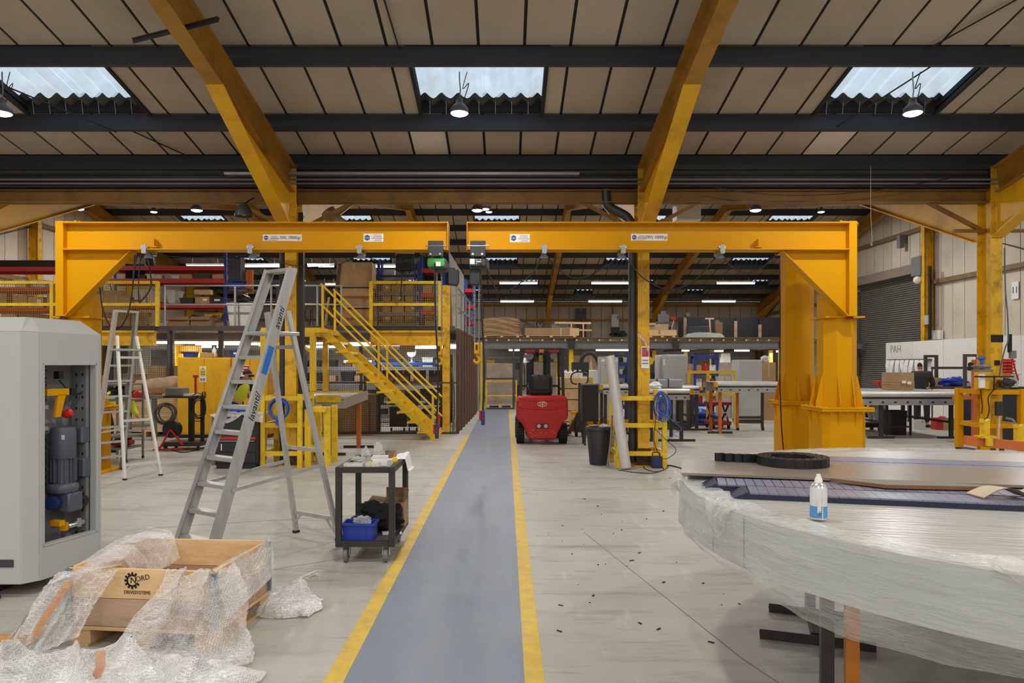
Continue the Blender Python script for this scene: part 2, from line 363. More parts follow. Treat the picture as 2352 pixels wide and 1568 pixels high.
PIT = .582; J0 = -.347
def roof(name, label, zf, rows, sky, single_rows, xlim, pale=()):
    """rows: purlin lines; sky: {row index: [(x0,x1)]}"""
    global win_n
    outer = MB(); rest = MB(); singles = []
    cols = [J0+PIT*k for k in range(-28, 28)]
    for r in range(len(rows)-1):
        y0, y1 = rows[r], rows[r+1]; holes = sorted(sky.get(r, []))
        edges = [XL]+[e for h in holes for e in h]+[XR]
        for i in range(0, len(edges), 2): slab_row(outer, edges[i], edges[i+1], y0, y1, zf, .024, .02)
        for x in cols:
            a, b = max(x+.02, XL), min(x+PIT-.02, XR)
            if b-a < .05: continue
            segs = [(a, b)]
            for h0, h1 in holes:
                segs = [q for s in segs for q in ((s[0], min(s[1], h0-.05)), (max(s[0], h1+.05), s[1])) if q[1]-q[0] > .06]
            for a2, b2 in segs:
                one = MB(); slab_row(one, a2, b2, y0+.02, y1-.02, zf, 0, .018)
                if r in single_rows and xlim[0] < (a2+b2)/2 < xlim[1]: singles.append((one, a2, b2, r))
                else: rest.add(one.v, one.f)
    c = struct(name, label, outer, SHEET)
    for one, a, b, r in singles:
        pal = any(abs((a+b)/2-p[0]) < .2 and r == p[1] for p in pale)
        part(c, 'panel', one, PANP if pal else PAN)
    if rest.v: part(c, 'panel', rest, PAN, kind='stuff')
    for r, hs in sky.items():
        y0, y1 = rows[r], rows[r+1]
        for h0, h1 in hs:
            win_n += 1
            k = (h1-h0)/1.75; zz = lambda y: zf(y)+.13
            fr = MB()
            for xx in (h0-.025, h1+.025): slab_row(fr, xx-.025, xx+.025, y0, y1, zf, -.03, .24)
            for yy in (y0+.03, y1-.04): slab_row(fr, h0, h1, yy-.03, yy+.03, zf, .0, .19)
            w = struct(f'window_{win_n}', 'corrugated translucent rooflight '+('with two sheets' if k > .9 else 'of one sheet'), fr, SHEET)
            xs = [h0, (h0+h1)/2, h1] if k > .9 else [h0, h1]
            for i in range(len(xs)-1):
                part(w, 'pane', wave_sheet(xs[i], xs[i+1]+.02, y0, y0+(y1-y0)*.84, lambda y, i=i: zz(y)+i*.006, (xs[i+1]-xs[i])/.24, .042), SKYM)
            part(w, 'corrugated_sheet', wave_sheet(h0-.02, h1+.02, y0+(y1-y0)*.84, y1+.06, zz, (h1-h0+.04)/.24, .042), CORR)
            hk = MB()
            for i in range(int(7*k)): hk.bar((h0+.12+.24*i, y1-.14, zf(y1)+.15), (h0+.12+.24*i, y1-.1, zf(y1)-.04), .008)
            part(w, 'hook_bolt', hk, GALV, kind='stuff')
    return c
SX = [-12.0, -6.18, -.36, 5.46, 11.28]
near_rows = [-15.9, -13, -10, -8, -6, -4, -2, -.4, 1.2, 2.8, 4.35, 5.95, 7.5, 9.09, 10.66, 11.9]
full = [(x-.875, x+.875) for x in SX]
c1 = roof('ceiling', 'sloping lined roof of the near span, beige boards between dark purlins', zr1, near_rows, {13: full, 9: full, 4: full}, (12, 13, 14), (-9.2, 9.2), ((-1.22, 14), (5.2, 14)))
far_rows = [26, 27.5, 29.05, 30.6, 32.15, 33.7, 35.25, 36.8, 38.35, 39.85]
c2 = roof('ceiling', 'sloping lined roof of the far span, beige boards between dark purlins', zr2, far_rows,
          {1: full, 4: full, 6: [(.75, 1.63), (6.57, 7.45), (12.39, 13.27), (-5.07, -4.19), (-10.89, -10.01)], 7: [(-2.2, -1.3), (3.65, 4.55), (9.5, 10.4), (-8.0, -7.1)]}, (0, 1, 2, 3, 4, 5), (-15.4, 14.2))
rise_rows = [12.2, 13.8, 15.4, 17, 18.6, 20.2, 21.8, 23.4, 26]
c3 = roof('ceiling', 'rising underside of the far span beyond the valley gutter', zr2, rise_rows, {2: full, 5: full}, (), (0, 0))
def purlins(c, ys, zf, skip=()):
    for y in ys:
        z = zf(y); mb = MB().box(XL, y, z-.24, XR, y+.012, z-.005).box(XL, y-.0, z-.24, XR, y+.075, z-.228).box(XL, y, z-.018, XR, y+.075, z-.005)
        part(c, 'purlin', mb, NAVY)
purlins(c1, near_rows[1:-1], zr1); purlins(c1, [11.9], zr1); purlins(c2, far_rows[1:-1], zr2); purlins(c3, rise_rows[1:-1], zr2)
def rafter(c, x, ya, yb, zf, pd=.24, h=.44, haunch=None):
    mb = MB().ibeam((x, ya, zf(ya)-pd-h/2), (x, yb, zf(yb)-pd-h/2), .2, h, .016)
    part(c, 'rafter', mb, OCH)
    if haunch:
        yc, ye, zc = haunch      # column side y, far end y, bottom z at the column
        ze = zf(ye)-pd-h
        w = MB().prism([(x-.008, yc, zf(yc)-pd-h), (x-.008, ye, ze), (x-.008, yc, zc)], (.016, 0, 0))
        w.bar((x, yc, zc), (x, ye, ze-.01), .22, .02)
        part(c, 'haunch', w, mat('haunch_yellow', (234, 178, 20), .5, var=.08, scale=2, dirt=(130, 94, 30), dirt_scale=2.2, dirt_amt=.4))  # brighter copy of the yellow that the rafters carry dimmed
for x in FX:
    rafter(c1, x, -2, 11.8, zr1, haunch=(11.82, 8.75, 3.78)); rafter(c1, x, -15.8, -2, zr1)
    rafter(c3, x, 12.3, 26, zr2, haunch=(12.32, 16.2, 3.78))
    rafter(c2, x, 26, 39.6, zr2, haunch=(39.6, 36.4, 4.0))
part(c1, 'angle_iron', MB().bar((-4.15, 8.0, 5.30), (-3.1, 7.75, 5.42), .05, .012).bar((-4.15, 8.0, 5.28), (-3.1, 7.75, 5.40), .012, .05), STEEL)
# diagonal cables and sag rods under the near lining
for a, b in (((-6.9, 9.12, 5.44), (-5.8, 10.7, 5.14)), ((-1.42, 7.6, 5.98), (-1.35, 9.1, 5.66)), ((-.93, 10.68, 5.36), (-.93, 11.9, 5.1)), ((5.45, 9.2, 5.5), (4.9, 10.7, 5.2)), ((6.25, 7.5, 6.0), (5.3, 9.1, 5.65)), ((-6.0, 10.7, 5.35), (-5.2, 11.9, 5.1))):
    part(c1, 'sag_rod', MB().tube([a, b], .011, 6), DARK)
# valley: gutter, dark eaves purlins, yellow eaves beam
val = MB().box(XL, 11.96, 4.86, XR, 12.34, 4.9).box(XL, 11.96, 4.86, XR, 11.98, 5.14).box(XL, 12.32, 4.86, XR, 12.34, 5.14)
part(c1, 'light_leak_cover', MB().box(XL, 11.86, 5.2, XR, 12.44, 5.24), SHEET)  # added cover that closes the gap where sky light leaked in
part(c1, 'valley_gutter', val, mat('gutter_grey', (92, 88, 82), .7, var=.2))
part(c1, 'eaves_purlin', MB().ibeam((XL, 11.93, 4.73), (XR, 11.93, 4.73), .12, .2, .012), NAVY)
part(c1, 'conduit', MB().tube([(XL, 11.8, 4.72), (XR, 11.8, 4.72)], .016, 6).tube([(XL, 11.8, 4.655), (XR, 11.8, 4.655)], .012, 6), GREYD)
part(c1, 'cable_tray', MB().box(-4.6, 11.72, 4.78, 1.2, 11.86, 4.785).box(-4.6, 11.72, 4.78, 1.2, 11.725, 4.82), GALV)
EAV = mat('eaves_beam_shaded_yellow', (138, 100, 42), .6, var=.2, scale=2, dirt=(86, 62, 34), dirt_scale=1.4, dirt_amt=.8)  # yellow steel painted brown, the valley shade put into the colour
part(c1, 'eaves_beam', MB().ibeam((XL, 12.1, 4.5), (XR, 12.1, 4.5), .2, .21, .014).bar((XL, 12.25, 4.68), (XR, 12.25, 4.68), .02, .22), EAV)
for x in FX[1:5]:
    part(c1, 'knee_brace', MB().bar((x-1.0, 12.1, 4.42), (x-.1, 12.1, 3.95), .06, .06).bar((x+.1, 12.1, 3.95), (x+1.0, 12.1, 4.42), .06, .06).bar((x-.55, 12.1, 3.93), (x+.75, 12.1, 3.93), .07, .05), EAV)
# ---- columns
def column(x, y, z1, label, m, w=.19, h=.36, face='y'):
    mb = MB()
    if face == 'y': mb.ibeam((x, y, 0), (x, y, z1), w, h, .016, up=(0, 1, 0))
    else: mb.ibeam((x, y, 0), (x, y, z1), w, h, .016, up=(1, 0, 0))
    mb.cbox((x, y, .012), (w+.14, h+.1, .024)) if face == 'y' else mb.cbox((x, y, .012), (h+.1, w+.14, .024))
    return struct('column', label, mb, m)
cl_ = ['left gable line', 'far left', 'left, beside the two guard frames', 'right, inside the guard frame with the silver tube', 'right edge, carrying tools', 'right gable line']
for i, x in enumerate(FX):
    c = column(x, 12.02, 4.95, f'worn yellow steel valley column, {cl_[i]}', YEL2)
    if i in (2, 3, 4): part(c, 'base_guard', MB().box(x-.12, 11.83, .02, x+.12, 11.84, .3), mat('kicked_black', (56, 46, 34), .8, dirt=(150, 110, 40), dirt_scale=9, dirt_amt=.6))
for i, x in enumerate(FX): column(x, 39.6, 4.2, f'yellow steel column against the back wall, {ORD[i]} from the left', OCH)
for i, y in enumerate((18.0, 23.8, 29.2, 34.6)): column(13.95, y, zr2(y)-.3, f'yellow gable column on the right wall, {ORD[i]} from the front', YEL2, face='x', w=.2, h=.3)
for i, y in enumerate((18.0, 23.2, 29.2, 34.6)): column(-15.2, y, zr2(y)-.3, f'yellow gable column on the left wall, {ORD[i]} from the front', YEL2, face='x', w=.2, h=.3)
# ---- walls
LINE_W = mat('wall_lining', (208, 198, 182), .75, var=.05, scale=1.0, rand=.05, dirt=(160, 146, 126), dirt_scale=.7, dirt_amt=.45)
BLOCK = mat('painted_block', (206, 204, 198), .8, var=.06, scale=3, bump=.1, dirt=(160, 156, 150), dirt_scale=1.2, dirt_amt=.5)
def gable(side, x, s):
    # s = +1 when the inside lies towards -x
    w = struct(f'wall_{side}', f'{side} gable wall lined with tall grey-white panels above painted blockwork', MB().add([(x, YF, 0), (x, YB, 0), (x, YB, 5.15), (x, 26, 7.95), (x, 12, 5.15), (x, -2, 7.95), (x, YF, 5.15), (x+s*.2, YF, 0), (x+s*.2, YB, 0), (x+s*.2, YB, 5.15), (x+s*.2, 26, 7.95), (x+s*.2, 12, 5.15), (x+s*.2, -2, 7.95), (x+s*.2, YF, 5.15)],
        [(0, 1, 2, 3, 4, 5, 6), (13, 12, 11, 10, 9, 8, 7)]+[(i, (i+1) % 7, (i+1) % 7+7, i+7) for i in range(7)]), DARK)
    n = int((YB-12.6)/.6); xi = x-s*.03
    for k in range(n):
        y0 = 12.6+k*.6; y1 = y0+.575; z0 = 2.5
        if side == 'right' and y0 > 24.0 and y1 < 29.0: z0 = 5.0
        pr = [(xi, y0, z0), (xi, y1, z0), (xi, y1, zr2(y1)-.02), (xi, y0, zr2(y0)-.02)]
        if y0 < 26 < y1: pr = pr[:3]+[(xi, 26, zr2(26)-.02)]+pr[3:]
        part(w, 'panel', MB().prism(pr, (s*.03, 0, 0)), LINE_W)
    segs = [(YF, 12), (12, 24.2), (28.7, YB)] if side == 'right' else [(YF, YB)]
    for a, b in segs: part(w, 'blockwork', MB().box(xi-s*.03, a, 0, xi+s*.03, b, 2.42).box(xi-s*.09, a, 2.42, xi+s*.03, b, 2.5), BLOCK)
    for z in (4.4, 6.3):
        for a, b in ([(12.6, 23.8), (29.5, YB-.3)] if z < 5 and side == 'right' else [(12.6, YB-.3)] if z < 5 else [(19.2, 32.8)]): part(w, 'sheeting_rail', MB().box(xi-s*.12, a, z-.07, xi, b, z+.07), mat('rail_brown', (128, 104, 72), .6, var=.2))
    for a, b in (((30.5, 5.0), (28.9, 6.2)), ((18.3, 4.4), (23.4, 6.2))):
        part(w, 'bracing_rod', MB().tube([(xi-s*.15, a[0], a[1]), (xi-s*.15, b[0], b[1])], .018, 6), STEEL)
    return w
wr = gable('right', XR, 1); wl = gable('left', XL, -1)
wb = struct('wall_back', 'back wall lined with beige panels above white blockwork', MB().box(XL, YB, 0, XR, YB+.2, 5.16), DARK)
for k in range(50):
    x0 = XL+.02+k*.594
    part(wb, 'panel', MB().box(x0, YB-.03, 2.45, x0+.568, YB, 5.1), LINE_W)
part(wb, 'blockwork', MB().box(XL, YB-.06, 0, XR, YB, 2.45), BLOCK)
for z, m in ((4.95, OCH), (4.15, OCH), (3.1, STEEL)): part(wb, 'sheeting_rail', MB().box(XL, YB-.16, z-.06, XR, YB-.03, z+.06), m)
for a, b in (((-1.6, 3.0), (.7, 4.1)), ((.9, 4.1), (3.2, 3.0))): part(wb, 'bracing_rod', MB().bar((a[0], YB-.2, a[1]), (b[0], YB-.2, b[1]), .06, .02), STEEL)
struct('wall_front', 'plain wall at the near end, behind the viewer', MB().box(XL, YF-.2, 0, XR, YF, 5.2), LINE_W)
# ---- roller shutter door in the right wall
d = struct('door_1', 'closed grey roller shutter door in the right wall', MB().box(14.08, 24.2, 0, 14.19, 28.7, .05).box(14.02, 24.2, 0, 14.19, 24.36, 4.9).box(14.02, 28.54, 0, 14.19, 28.7, 4.9), mat('door_guide', (84, 76, 70), .5))
sl = MB(); n = 62; zs = 4.75/n
for i in range(n):
    z = .04+i*zs
    sl.add([(14.16, 24.36, z), (14.10, 24.36, z+.012), (14.085, 24.36, z+zs*.5), (14.10, 24.36, z+zs-.012), (14.16, 24.36, z+zs-.002), (14.16, 28.54, z), (14.10, 28.54, z+.012), (14.085, 28.54, z+zs*.5), (14.10, 28.54, z+zs-.012), (14.16, 28.54, z+zs-.002)], [(j, j+1, j+6, j+5) for j in range(4)])
part(d, 'slat', sl, mat('shutter_slat', (128, 126, 122), .45, metal=.3, var=.1), kind='stuff')
part(d, 'shutter_hood', MB().prism([(13.82, 24.2, 4.78), (14.19, 24.2, 4.78), (14.19, 24.2, 5.12), (13.9, 24.2, 5.12), (13.82, 24.2, 5.0)], (0, 4.5, 0)), mat('shutter_hood_grey', (134, 124, 112), .5))
part(d, 'drive_box', MB().box(13.75, 23.85, 4.65, 14.15, 24.4, 5.3), GREYD, bevel=.02)
part(d, 'drive_box', MB().box(13.75, 28.5, 4.55, 14.15, 29.4, 5.0).cyl((13.8, 29.4, 4.8), (13.8, 29.9, 4.8), .12), GREYD)
# ---- white boarding in front of the shutter, with a printed corner label
brd = thing('partition_board', 'long white boarded partition in front of the grey shutter', 'partition', (13.35, 20.3, 0))
for i in range(6): part(brd, 'board', MB((13.35, 20.3, 0)).box(13.35, 15.3+i*1.66, .02, 13.38, 16.94+i*1.66, 2.44), mat('white_board', (232, 230, 224), .6, var=.03, rand=.03))
part(brd, 'stud', MB((13.35, 20.3, 0)).box(13.39, 15.4, .02, 13.45, 15.5, 2.36).box(13.39, 19.9, .02, 13.45, 20, 2.36).box(13.39, 25.1, .02, 13.45, 25.2, 2.36), WOOD)
text(brd, 'lettering', 'PAH', .36, (-.006, 4.3, 2.2), mat('pale_green_print', (150, 160, 140), .7), rot=(PI/2, 0, -PI/2))
n11 = solo('number_sign', 'small white sign with black number 11 on the right wall', 'sign', MB().box(14.12, 19.8, 3.5, 14.14, 20.06, 3.98), PAPER)
text(n11, 'lettering', '11', .26, (-.014, 0, .24), INK, rot=(PI/2, 0, -PI/2))
# ================================================================= JIB CRANES
def sticker(parent, x, z, y, w, h, swl):
    st = part(parent, 'sign_plate', MB().box(x-w/2, y-.003, z-h/2, x+w/2, y, z+h/2), PAPER, 'white rated-load sticker' if swl else 'white maker sticker')
    r = h*.36; cx = x-w/2+(h*.5 if swl else h*.46)
    part(st, 'emblem', MB().prism([(cx+r*math.cos(PI/6+PI/3*i), y-.005, z+r*math.sin(PI/6+PI/3*i)) for i in range(6)], (0, .002, 0)), INKB)
    text(st, 'lettering', 'ULS', r*.85, (cx, y-.0055, z), PAPER)
    if swl:
        text(st, 'lettering', 'ULTIMATE', h*.22, (x-w*.205, y-.004, z+h*.14), INKB, sx=.9)
        mb = MB().box(x-w*.32, y-.004, z-h*.1, x-w*.09, y-.003, z-h*.02).box(x-w*.32, y-.004, z-h*.24, x-w*.09, y-.003, z-h*.17)
        part(st, 'print_line', mb, mat('grey_print', (120, 126, 140), .6))
        part(st, 'red_print_line', MB().box(x-w*.45, y-.004, z-h*.42, x-w*.12, y-.003, z-h*.37), REDP)
        text(st, 'lettering', 'SWL 1000Kgs', h*.64, (x+w*.2, y-.004, z), mat('navy_print', (28, 34, 76), .5), sx=.86)
    else:
        text(st, 'lettering', 'ULTIMATE', h*.27, (x+w*.19, y-.004, z+h*.12), INKB, sx=.82)
        part(st, 'print_line', MB().box(x-w*.1, y-.004, z-h*.12, x+w*.47, y-.003, z-h*.05).box(x+.02, y-.004, z-h*.3, x+w*.4, y-.003, z-h*.25).box(x-w*.02, y-.004, z-h*.42, x+w*.42, y-.003, z-h*.38), mat('grey_print', (120, 126, 140), .6))
        part(st, 'red_print_line', MB().box(x+.0, y-.004, z+h*.33, x+w*.4, y-.003, z+h*.38), REDP)
def octo(cx, cy, r, z0, z1, k=.42):
    a = r; b = r*k
    pts = [(cx-b, cy-a), (cx+b, cy-a), (cx+a, cy-b), (cx+a, cy+b), (cx+b, cy+a), (cx-b, cy+a), (cx-a, cy+b), (cx-a, cy-b)]
    return [(p[0], p[1], z0) for p in pts]
def pedestal(t, x, y, o, flange_z=1.0, mast_top=2.4, pr=.335):
    part(t, 'base_plate', MB(o).cbox((x, y, .015), (1.0, 1.0, .03)), YEL)
    part(t, 'pedestal', MB(o).prism(octo(x, y, pr, .03, 0, .72), (0, 0, flange_z-.05)), YEL)
    for sx, sy in ((1, 0), (-1, 0), (0, 1), (0, -1)):
        for q in (-.13, .13):
            px, py = (x+q*sy, y+q*sx)
            v0 = V3((px+sx*pr, py+sy*pr, flange_z-.04)); 
            gs = MB(o).prism([v0, v0+V3((sx*.06, sy*.06, 0)), v0+V3((0, 0, -.22))], V3((abs(sy)*.012, abs(sx)*.012, 0)))
            part(t, 'lower_gusset', gs, YEL)
    fl = part(t, 'flange_plate', MB(o).cbox((x, y, flange_z-.022), (.8, .8, .03)).cbox((x, y, flange_z+.012), (.8, .8, .03)), YEL, bevel=.004)
    bt = MB(o)
    for i in range(12):
        a = 2*PI*i/12; q = (x+.37*max(-1, min(1, 1.3*math.cos(a))), y+.37*max(-1, min(1, 1.3*math.sin(a))))
        bt.cyl((q[0], q[1], flange_z-.07), (q[0], q[1], flange_z+.055), .014, n=6)
    part(fl, 'bolt', bt, YEL, kind='stuff')
    part(t, 'mast', MB(o).prism(octo(x, y, .26, flange_z, 0, .45), (0, 0, mast_top-flange_z)), YEL)
    for sx, sy in ((1, 0), (-1, 0), (0, 1), (0, -1)):
        for q in (-.11, .11):
            px, py = (x+q*sy, y+q*sx); g = MB(o)
            v = V3((px, py, flange_z+.025)); d = V3((sx, sy, 0)); th = V3((abs(sy), abs(sx), 0))*.014
            g.prism([v+d*.17, v+d*.37, v+d*.37+V3((0, 0, .06)), v+d*.275+V3((0, 0, .48)), v+d*.17+V3((0, 0, .48))], th)
            part(t, 'gusset_fin', g, YEL)
YA, ZT, ZB = 10.95, 3.827, 3.41
def jib(name, label, xm, xi, s, xh, ring_z):
    """xm mast centre, xi inner arm end, s +1 when the arm points to +x, xh: outer edge of the head plate"""
    o = V3((xm, 11.3, 0)); t = thing(name, label, 'crane', o)
    pedestal(t, xm, 11.3, o)
    part(t, 'top_plate', MB(o).cbox((xm, 11.3, 2.41), (.6, .6, .025)), YEL)
    part(t, 'turret', MB(o).prism(octo(xm, 11.3, .26, 2.425, 0, .45), (0, 0, .36)).prism(octo(xm, 11.3, .1, 2.78, 0, .5), (0, 0, 1.06)), YEL)
    hp = xh+s*.12
    part(t, 'arm', MB(o).box(min(hp, xi), YA-.006, ZB, max(hp, xi), YA+.006, ZT), YEL)
    for z in (ZT-.008, ZB+.008): part(t, 'arm_flange', MB(o).box(min(hp, xi), YA-.15, z-.008, max(hp, xi), YA+.15, z+.008), YEL)
    part(t, 'end_plate', MB(o).box(xi-.006, YA-.155, ZB-.01, xi+.006, YA+.155, ZT+.004), YEL, bevel=.002)
    part(t, 'head_plate', MB(o).box(min(xh, hp), YA-.11, 2.41, max(xh, hp), YA+.3, ZT+.02), YEL, bevel=.004)
    g0 = hp; g1 = hp+s*1.0
    part(t, 'gusset', MB(o).prism([(g0, YA-.008, ZB), (g1, YA-.008, ZB), (g0, YA-.008, 2.41)], (0, .016, 0)), YEL)
    part(t, 'gusset_flange', MB(o).bar((g0, YA, 2.415), (g1, YA, ZB-.005), .19, .014), YEL)
    part(t, 'pivot_cap', MB(o).lathe([(.25, 0), (.25, .03), (.2, .035)], (xm-s*.0, 11.15, ZT+.0), 20).cyl((xm, 11.15, ZT), (xm, 11.15, ZT+.09), .02, n=8).cyl((xm+.06, 11.15, ZT), (xm+.06, 11.15, ZT+.08), .015, n=8), YEL)
    part(t, 'lower_pivot', MB(o).cyl((xh+s*.06, YA, 2.37), (xh+s*.06, YA, 2.42), .05, n=12), mat('pivot_bronze', (120, 60, 30), .4, metal=.5))
    xs = g1+s*.36
    part(t, 'end_stop', MB(o).prism([(xs, YA-.02, 3.46), (xs, YA-.11, 3.46), (xs, YA-.11, 3.58), (xs, YA-.02, 3.58)], (s*.012, 0, 0)).box(xs-.05, YA-.11, 3.45, xs+.05, YA-.02, 3.465), YEL)
    return t, o
tl, ol = jib('jib_crane', 'yellow jib crane on the left with the green hoist under its arm', -6.68, X(1030, YA), 1, X(137, YA), 2.8)
tr, orr = jib('jib_crane', 'yellow jib crane on the right with the dark grey hoist under its arm', 5.2, X(1074, YA), -1, X(1961, YA), 2.4)
sticker(tl, X(649, YA)-ol.x, Z(546, YA), YA-.0065-ol.y, .595, .1, True)
sticker(tl, X(858, YA)-ol.x, Z(546, YA), YA-.0065-ol.y, .305, .125, False)
sticker(tr, X(1194, YA)-orr.x, Z(547, YA), YA-.0065-orr.y, .305, .125, False)
sticker(tr, X(1491, YA)-orr.x, Z(545, YA), YA-.0065-orr.y, .56, .105, True)
# second crane mast standing behind the right one
o = V3((5.33, 13.15, 0)); t = thing('jib_crane_mast', 'plain yellow crane mast standing behind the right jib crane', 'crane mast', o)
pedestal(t, 5.33, 13.15, o, 1.0, 3.72)
part(t, 'top_plate', MB(o).cbox((5.33, 13.15, 3.73), (.6, .6, .025)), YEL)
solo('mast_cable', 'black cable running down the rear crane mast to the floor', 'cable', MB().tube(spline([(X(1792, 12.6), 12.62, 3.5), (X(1793, 12.6), 12.62, 2.4), (X(1792, 12.6), 12.62, 1.4), (X(1793, 12.6), 12.6, 1.03), (X(1794, 12.6), 12.58, .6), (X(1799, 12.6), 12.55, .02)]), .012, 6), mat('dark_red_cable', (62, 24, 22), .5))
# ---- cable trolleys on the arms with the festoon cable between them
def trolley(px, lab, crane):
    x = X(px, YA-.1); o = V3((x, YA, 3.3)); t = thing('cable_trolley', lab, 'cable trolley', o, 0, 'cable trolleys on the crane arms')
    part(t, 'roller_plate', MB(o).box(x-.035, YA-.17, 3.36, x+.035, YA-.155, 3.48).box(x-.035, YA+.155, 3.36, x+.035, YA+.17, 3.48).box(x-.03, YA-.17, 3.35, x+.03, YA+.17, 3.365), GALV)
    part(t, 'roller', MB(o).cyl((x-.03, YA-.155, 3.448), (x-.03, YA-.06, 3.445), .022, n=10).cyl((x+.03, YA-.155, 3.448), (x+.03, YA-.06, 3.445), .022, n=10), CHROME)
    part(t, 'cable_clamp', MB(o).prism([(x-.07, YA-.04, 3.3), (x+.07, YA-.04, 3.3), (x+.03, YA-.04, 3.36), (x-.03, YA-.04, 3.36)], (0, .08, 0)), GREYD)
for i, px in enumerate((335, 577, 827)): trolley(px, f'small grey cable trolley on the left crane arm, {ORD[i]} from the left', tl)
for i, px in enumerate((1250, 1430, 1657)): trolley(px, f'small grey cable trolley on the right crane arm, {ORD[i]} from the left', tr)
def cable(name, label, pts, r=.009, m=None, spl=True, cat_='cable'):
    return solo(name, label, cat_, MB().tube(spline(pts, 5) if spl else pts, r, 6), m or CABLE)
p = lambda px, py, d=YA: at(px, py, d)
cable('festoon_cable', 'black festoon cable sagging under the right crane arm from the grey hoist', [p(1110, 600), p(1135, 655), p(1150, 672), p(1180, 660), p(1225, 625), p(1248, 588), p(1275, 610), p(1310, 636), p(1350, 634), p(1400, 606), p(1430, 588), p(1480, 640), p(1540, 665), p(1600, 640), p(1640, 595), p(1657, 588), p(1680, 612), p(1710, 626), p(1745, 618), p(1788, 580)])
cable('festoon_cable', 'black cable loops hanging from the left end of the left crane arm', [p(310, 585), p(303, 680), p(312, 690), p(330, 686), p(348, 650), p(335, 585), p(322, 600), p(318, 690), p(330, 683), p(346, 655), p(340, 583)])
cable('festoon_cable', 'long black cable hanging in a loop below the left crane bracket', [p(229, 660), p(234, 700), p(245, 735), p(258, 752), p(276, 752), p(292, 725), p(302, 680), p(310, 610), p(316, 582)], .011)
cable('festoon_cable', 'thin black cable sagging between the trolleys of the left crane arm', [p(340, 583), p(450, 592), p(577, 588), p(690, 612), p(780, 606), p(827, 588), p(900, 604), p(975, 588)], .006)
# ---- chain hoists
def chain(parent, o, x, y, z0, z1, m, n=None, r=.006):
    L = .034; n = int((z0-z1)/L); mb = MB(o)
    for i in range(n):
        z = z0-i*L; k = .5*L+.008; w = .009
        a = (1, 0) if i % 2 else (0, 1)
        mb.tube([(x-a[0]*w, y-a[1]*w, z), (x-a[0]*w, y-a[1]*w, z-k*1.5), (x+a[0]*w, y+a[1]*w, z-k*1.5), (x+a[0]*w, y+a[1]*w, z)], r, 4, closed=True)
    part(parent, 'chain', mb, m)
def hoist(label, px, body_m, dark, bagpx, hook, hook_lab, hz):
    x = X(px, YA-.1); y = YA; o = V3((x, y, 2.8)); t = thing('chain_hoist', label, 'hoist', o)
    part(t, 'trolley_plate', MB(o).box(x-.115, y+.165, 3.3, x+.115, y+.185, 3.535), mat('hoist_charcoal', (52, 54, 60), .45), bevel=.006); tp = part(t, 'trolley_plate', MB(o).box(x-.115, y-.185, 3.3, x+.115, y-.165, 3.535), mat('hoist_charcoal', (52, 54, 60), .45), bevel=.006)
    part(tp, 'bolt', MB(o).cyl((x-.075, y-.2, 3.335), (x-.075, y+.2, 3.335), .017, n=10).cyl((x+.065, y-.2, 3.335), (x+.065, y+.2, 3.335), .017, n=10), CHROME)
    part(tp, 'buffer', MB(o).cyl((x-.16, y-.175, 3.46), (x+.165, y-.175, 3.46), .012, n=8), CHROME)
    part(t, 'motor_body', MB(o).box(x-.13, y-.15, 3.15, x+.13, y+.3, 3.29), body_m, bevel=.03, seg=3)
    part(t, 'end_cover', MB(o).box(x-.1, y-.1, 3.12, x+.16, y+.33, 3.28), mat('hoist_grey', (70, 72, 76), .45), bevel=.03, seg=2)
    if not dark:
        lb = part(t, 'rating_label', MB(o).box(x+.0, y-.153, 3.16, x+.07, y-.15, 3.225), PAPER)
        part(t, 'print_line', MB(o).box(x-.115, y-.153, 3.255, x-.02, y-.15, 3.262).box(x-.115, y-.153, 3.238, x-.02, y-.15, 3.246).box(x-.115, y-.153, 3.212, x-.005, y-.15, 3.219).box(x-.115, y-.153, 3.195, x-.005, y-.15, 3.202).box(x-.115, y-.153, 3.178, x-.01, y-.15, 3.185), mat('dark_green_print', (40, 90, 40), .5))
    else:
        lb = part(t, 'rating_label', MB(o).box(x-.12, y-.153, 3.19, x-.05, y-.15, 3.27), PAPER)
        part(t, 'white_marking', MB(o).box(x-.03, y-.153, 3.22, x+.045, y-.15, 3.235).box(x-.03, y-.153, 3.25, x-.015, y-.15, 3.262).box(x+.03, y-.153, 3.25, x+.045, y-.15, 3.262).box(x-.03, y-.153, 3.19, x-.015, y-.15, 3.202).box(x+.03, y-.153, 3.19, x+.045, y-.15, 3.202), PAPER)
    xb = X(bagpx, YA)
    part(t, 'chain_bag', MB(o).prism([(xb-.08, y-.06, 2.9), (xb+.05, y-.06, 2.88), (xb+.08, y-.06, 2.95), (xb+.08, y-.06, 3.12), (xb-.08, y-.06, 3.13)], (0, .18, 0)), mat('chain_bag_fabric', (44, 47, 54), .6), bevel=.012)
    part(t, 'chain_guide', MB(o).box(min(x, xb)-.02, y-.05, 3.09, max(x, xb)+.02, y+.06, 3.15), BLK)
    xc = X(hook, YA)
    for dx in (-.035, .035): chain(t, o, xc+dx, y, 3.13, hz+.16, GALV)
    hb = part(t, 'hook_block', MB(o).box(xc-.04, y-.04, hz, xc+.04, y+.04, hz+.17), YEL, bevel=.012, seg=2)
    part(hb, 'block_label', MB(o).box(xc-.014, y-.043, hz+.06, xc+.014, y-.04, hz+.14), BLK)
    hk = [(xc, y, hz+.01), (xc, y, hz-.03)]+[(xc+.042*math.sin(a), y, hz-.085+.05*math.cos(a)) for a in [i*PI/7 for i in range(0, 12)]]
    part(hb, 'hook', MB(o).tube(hk, [.013, .014]+[.014+.008*math.sin(PI*i/11) for i in range(11)]+[.008], 8), YEL)
    return t
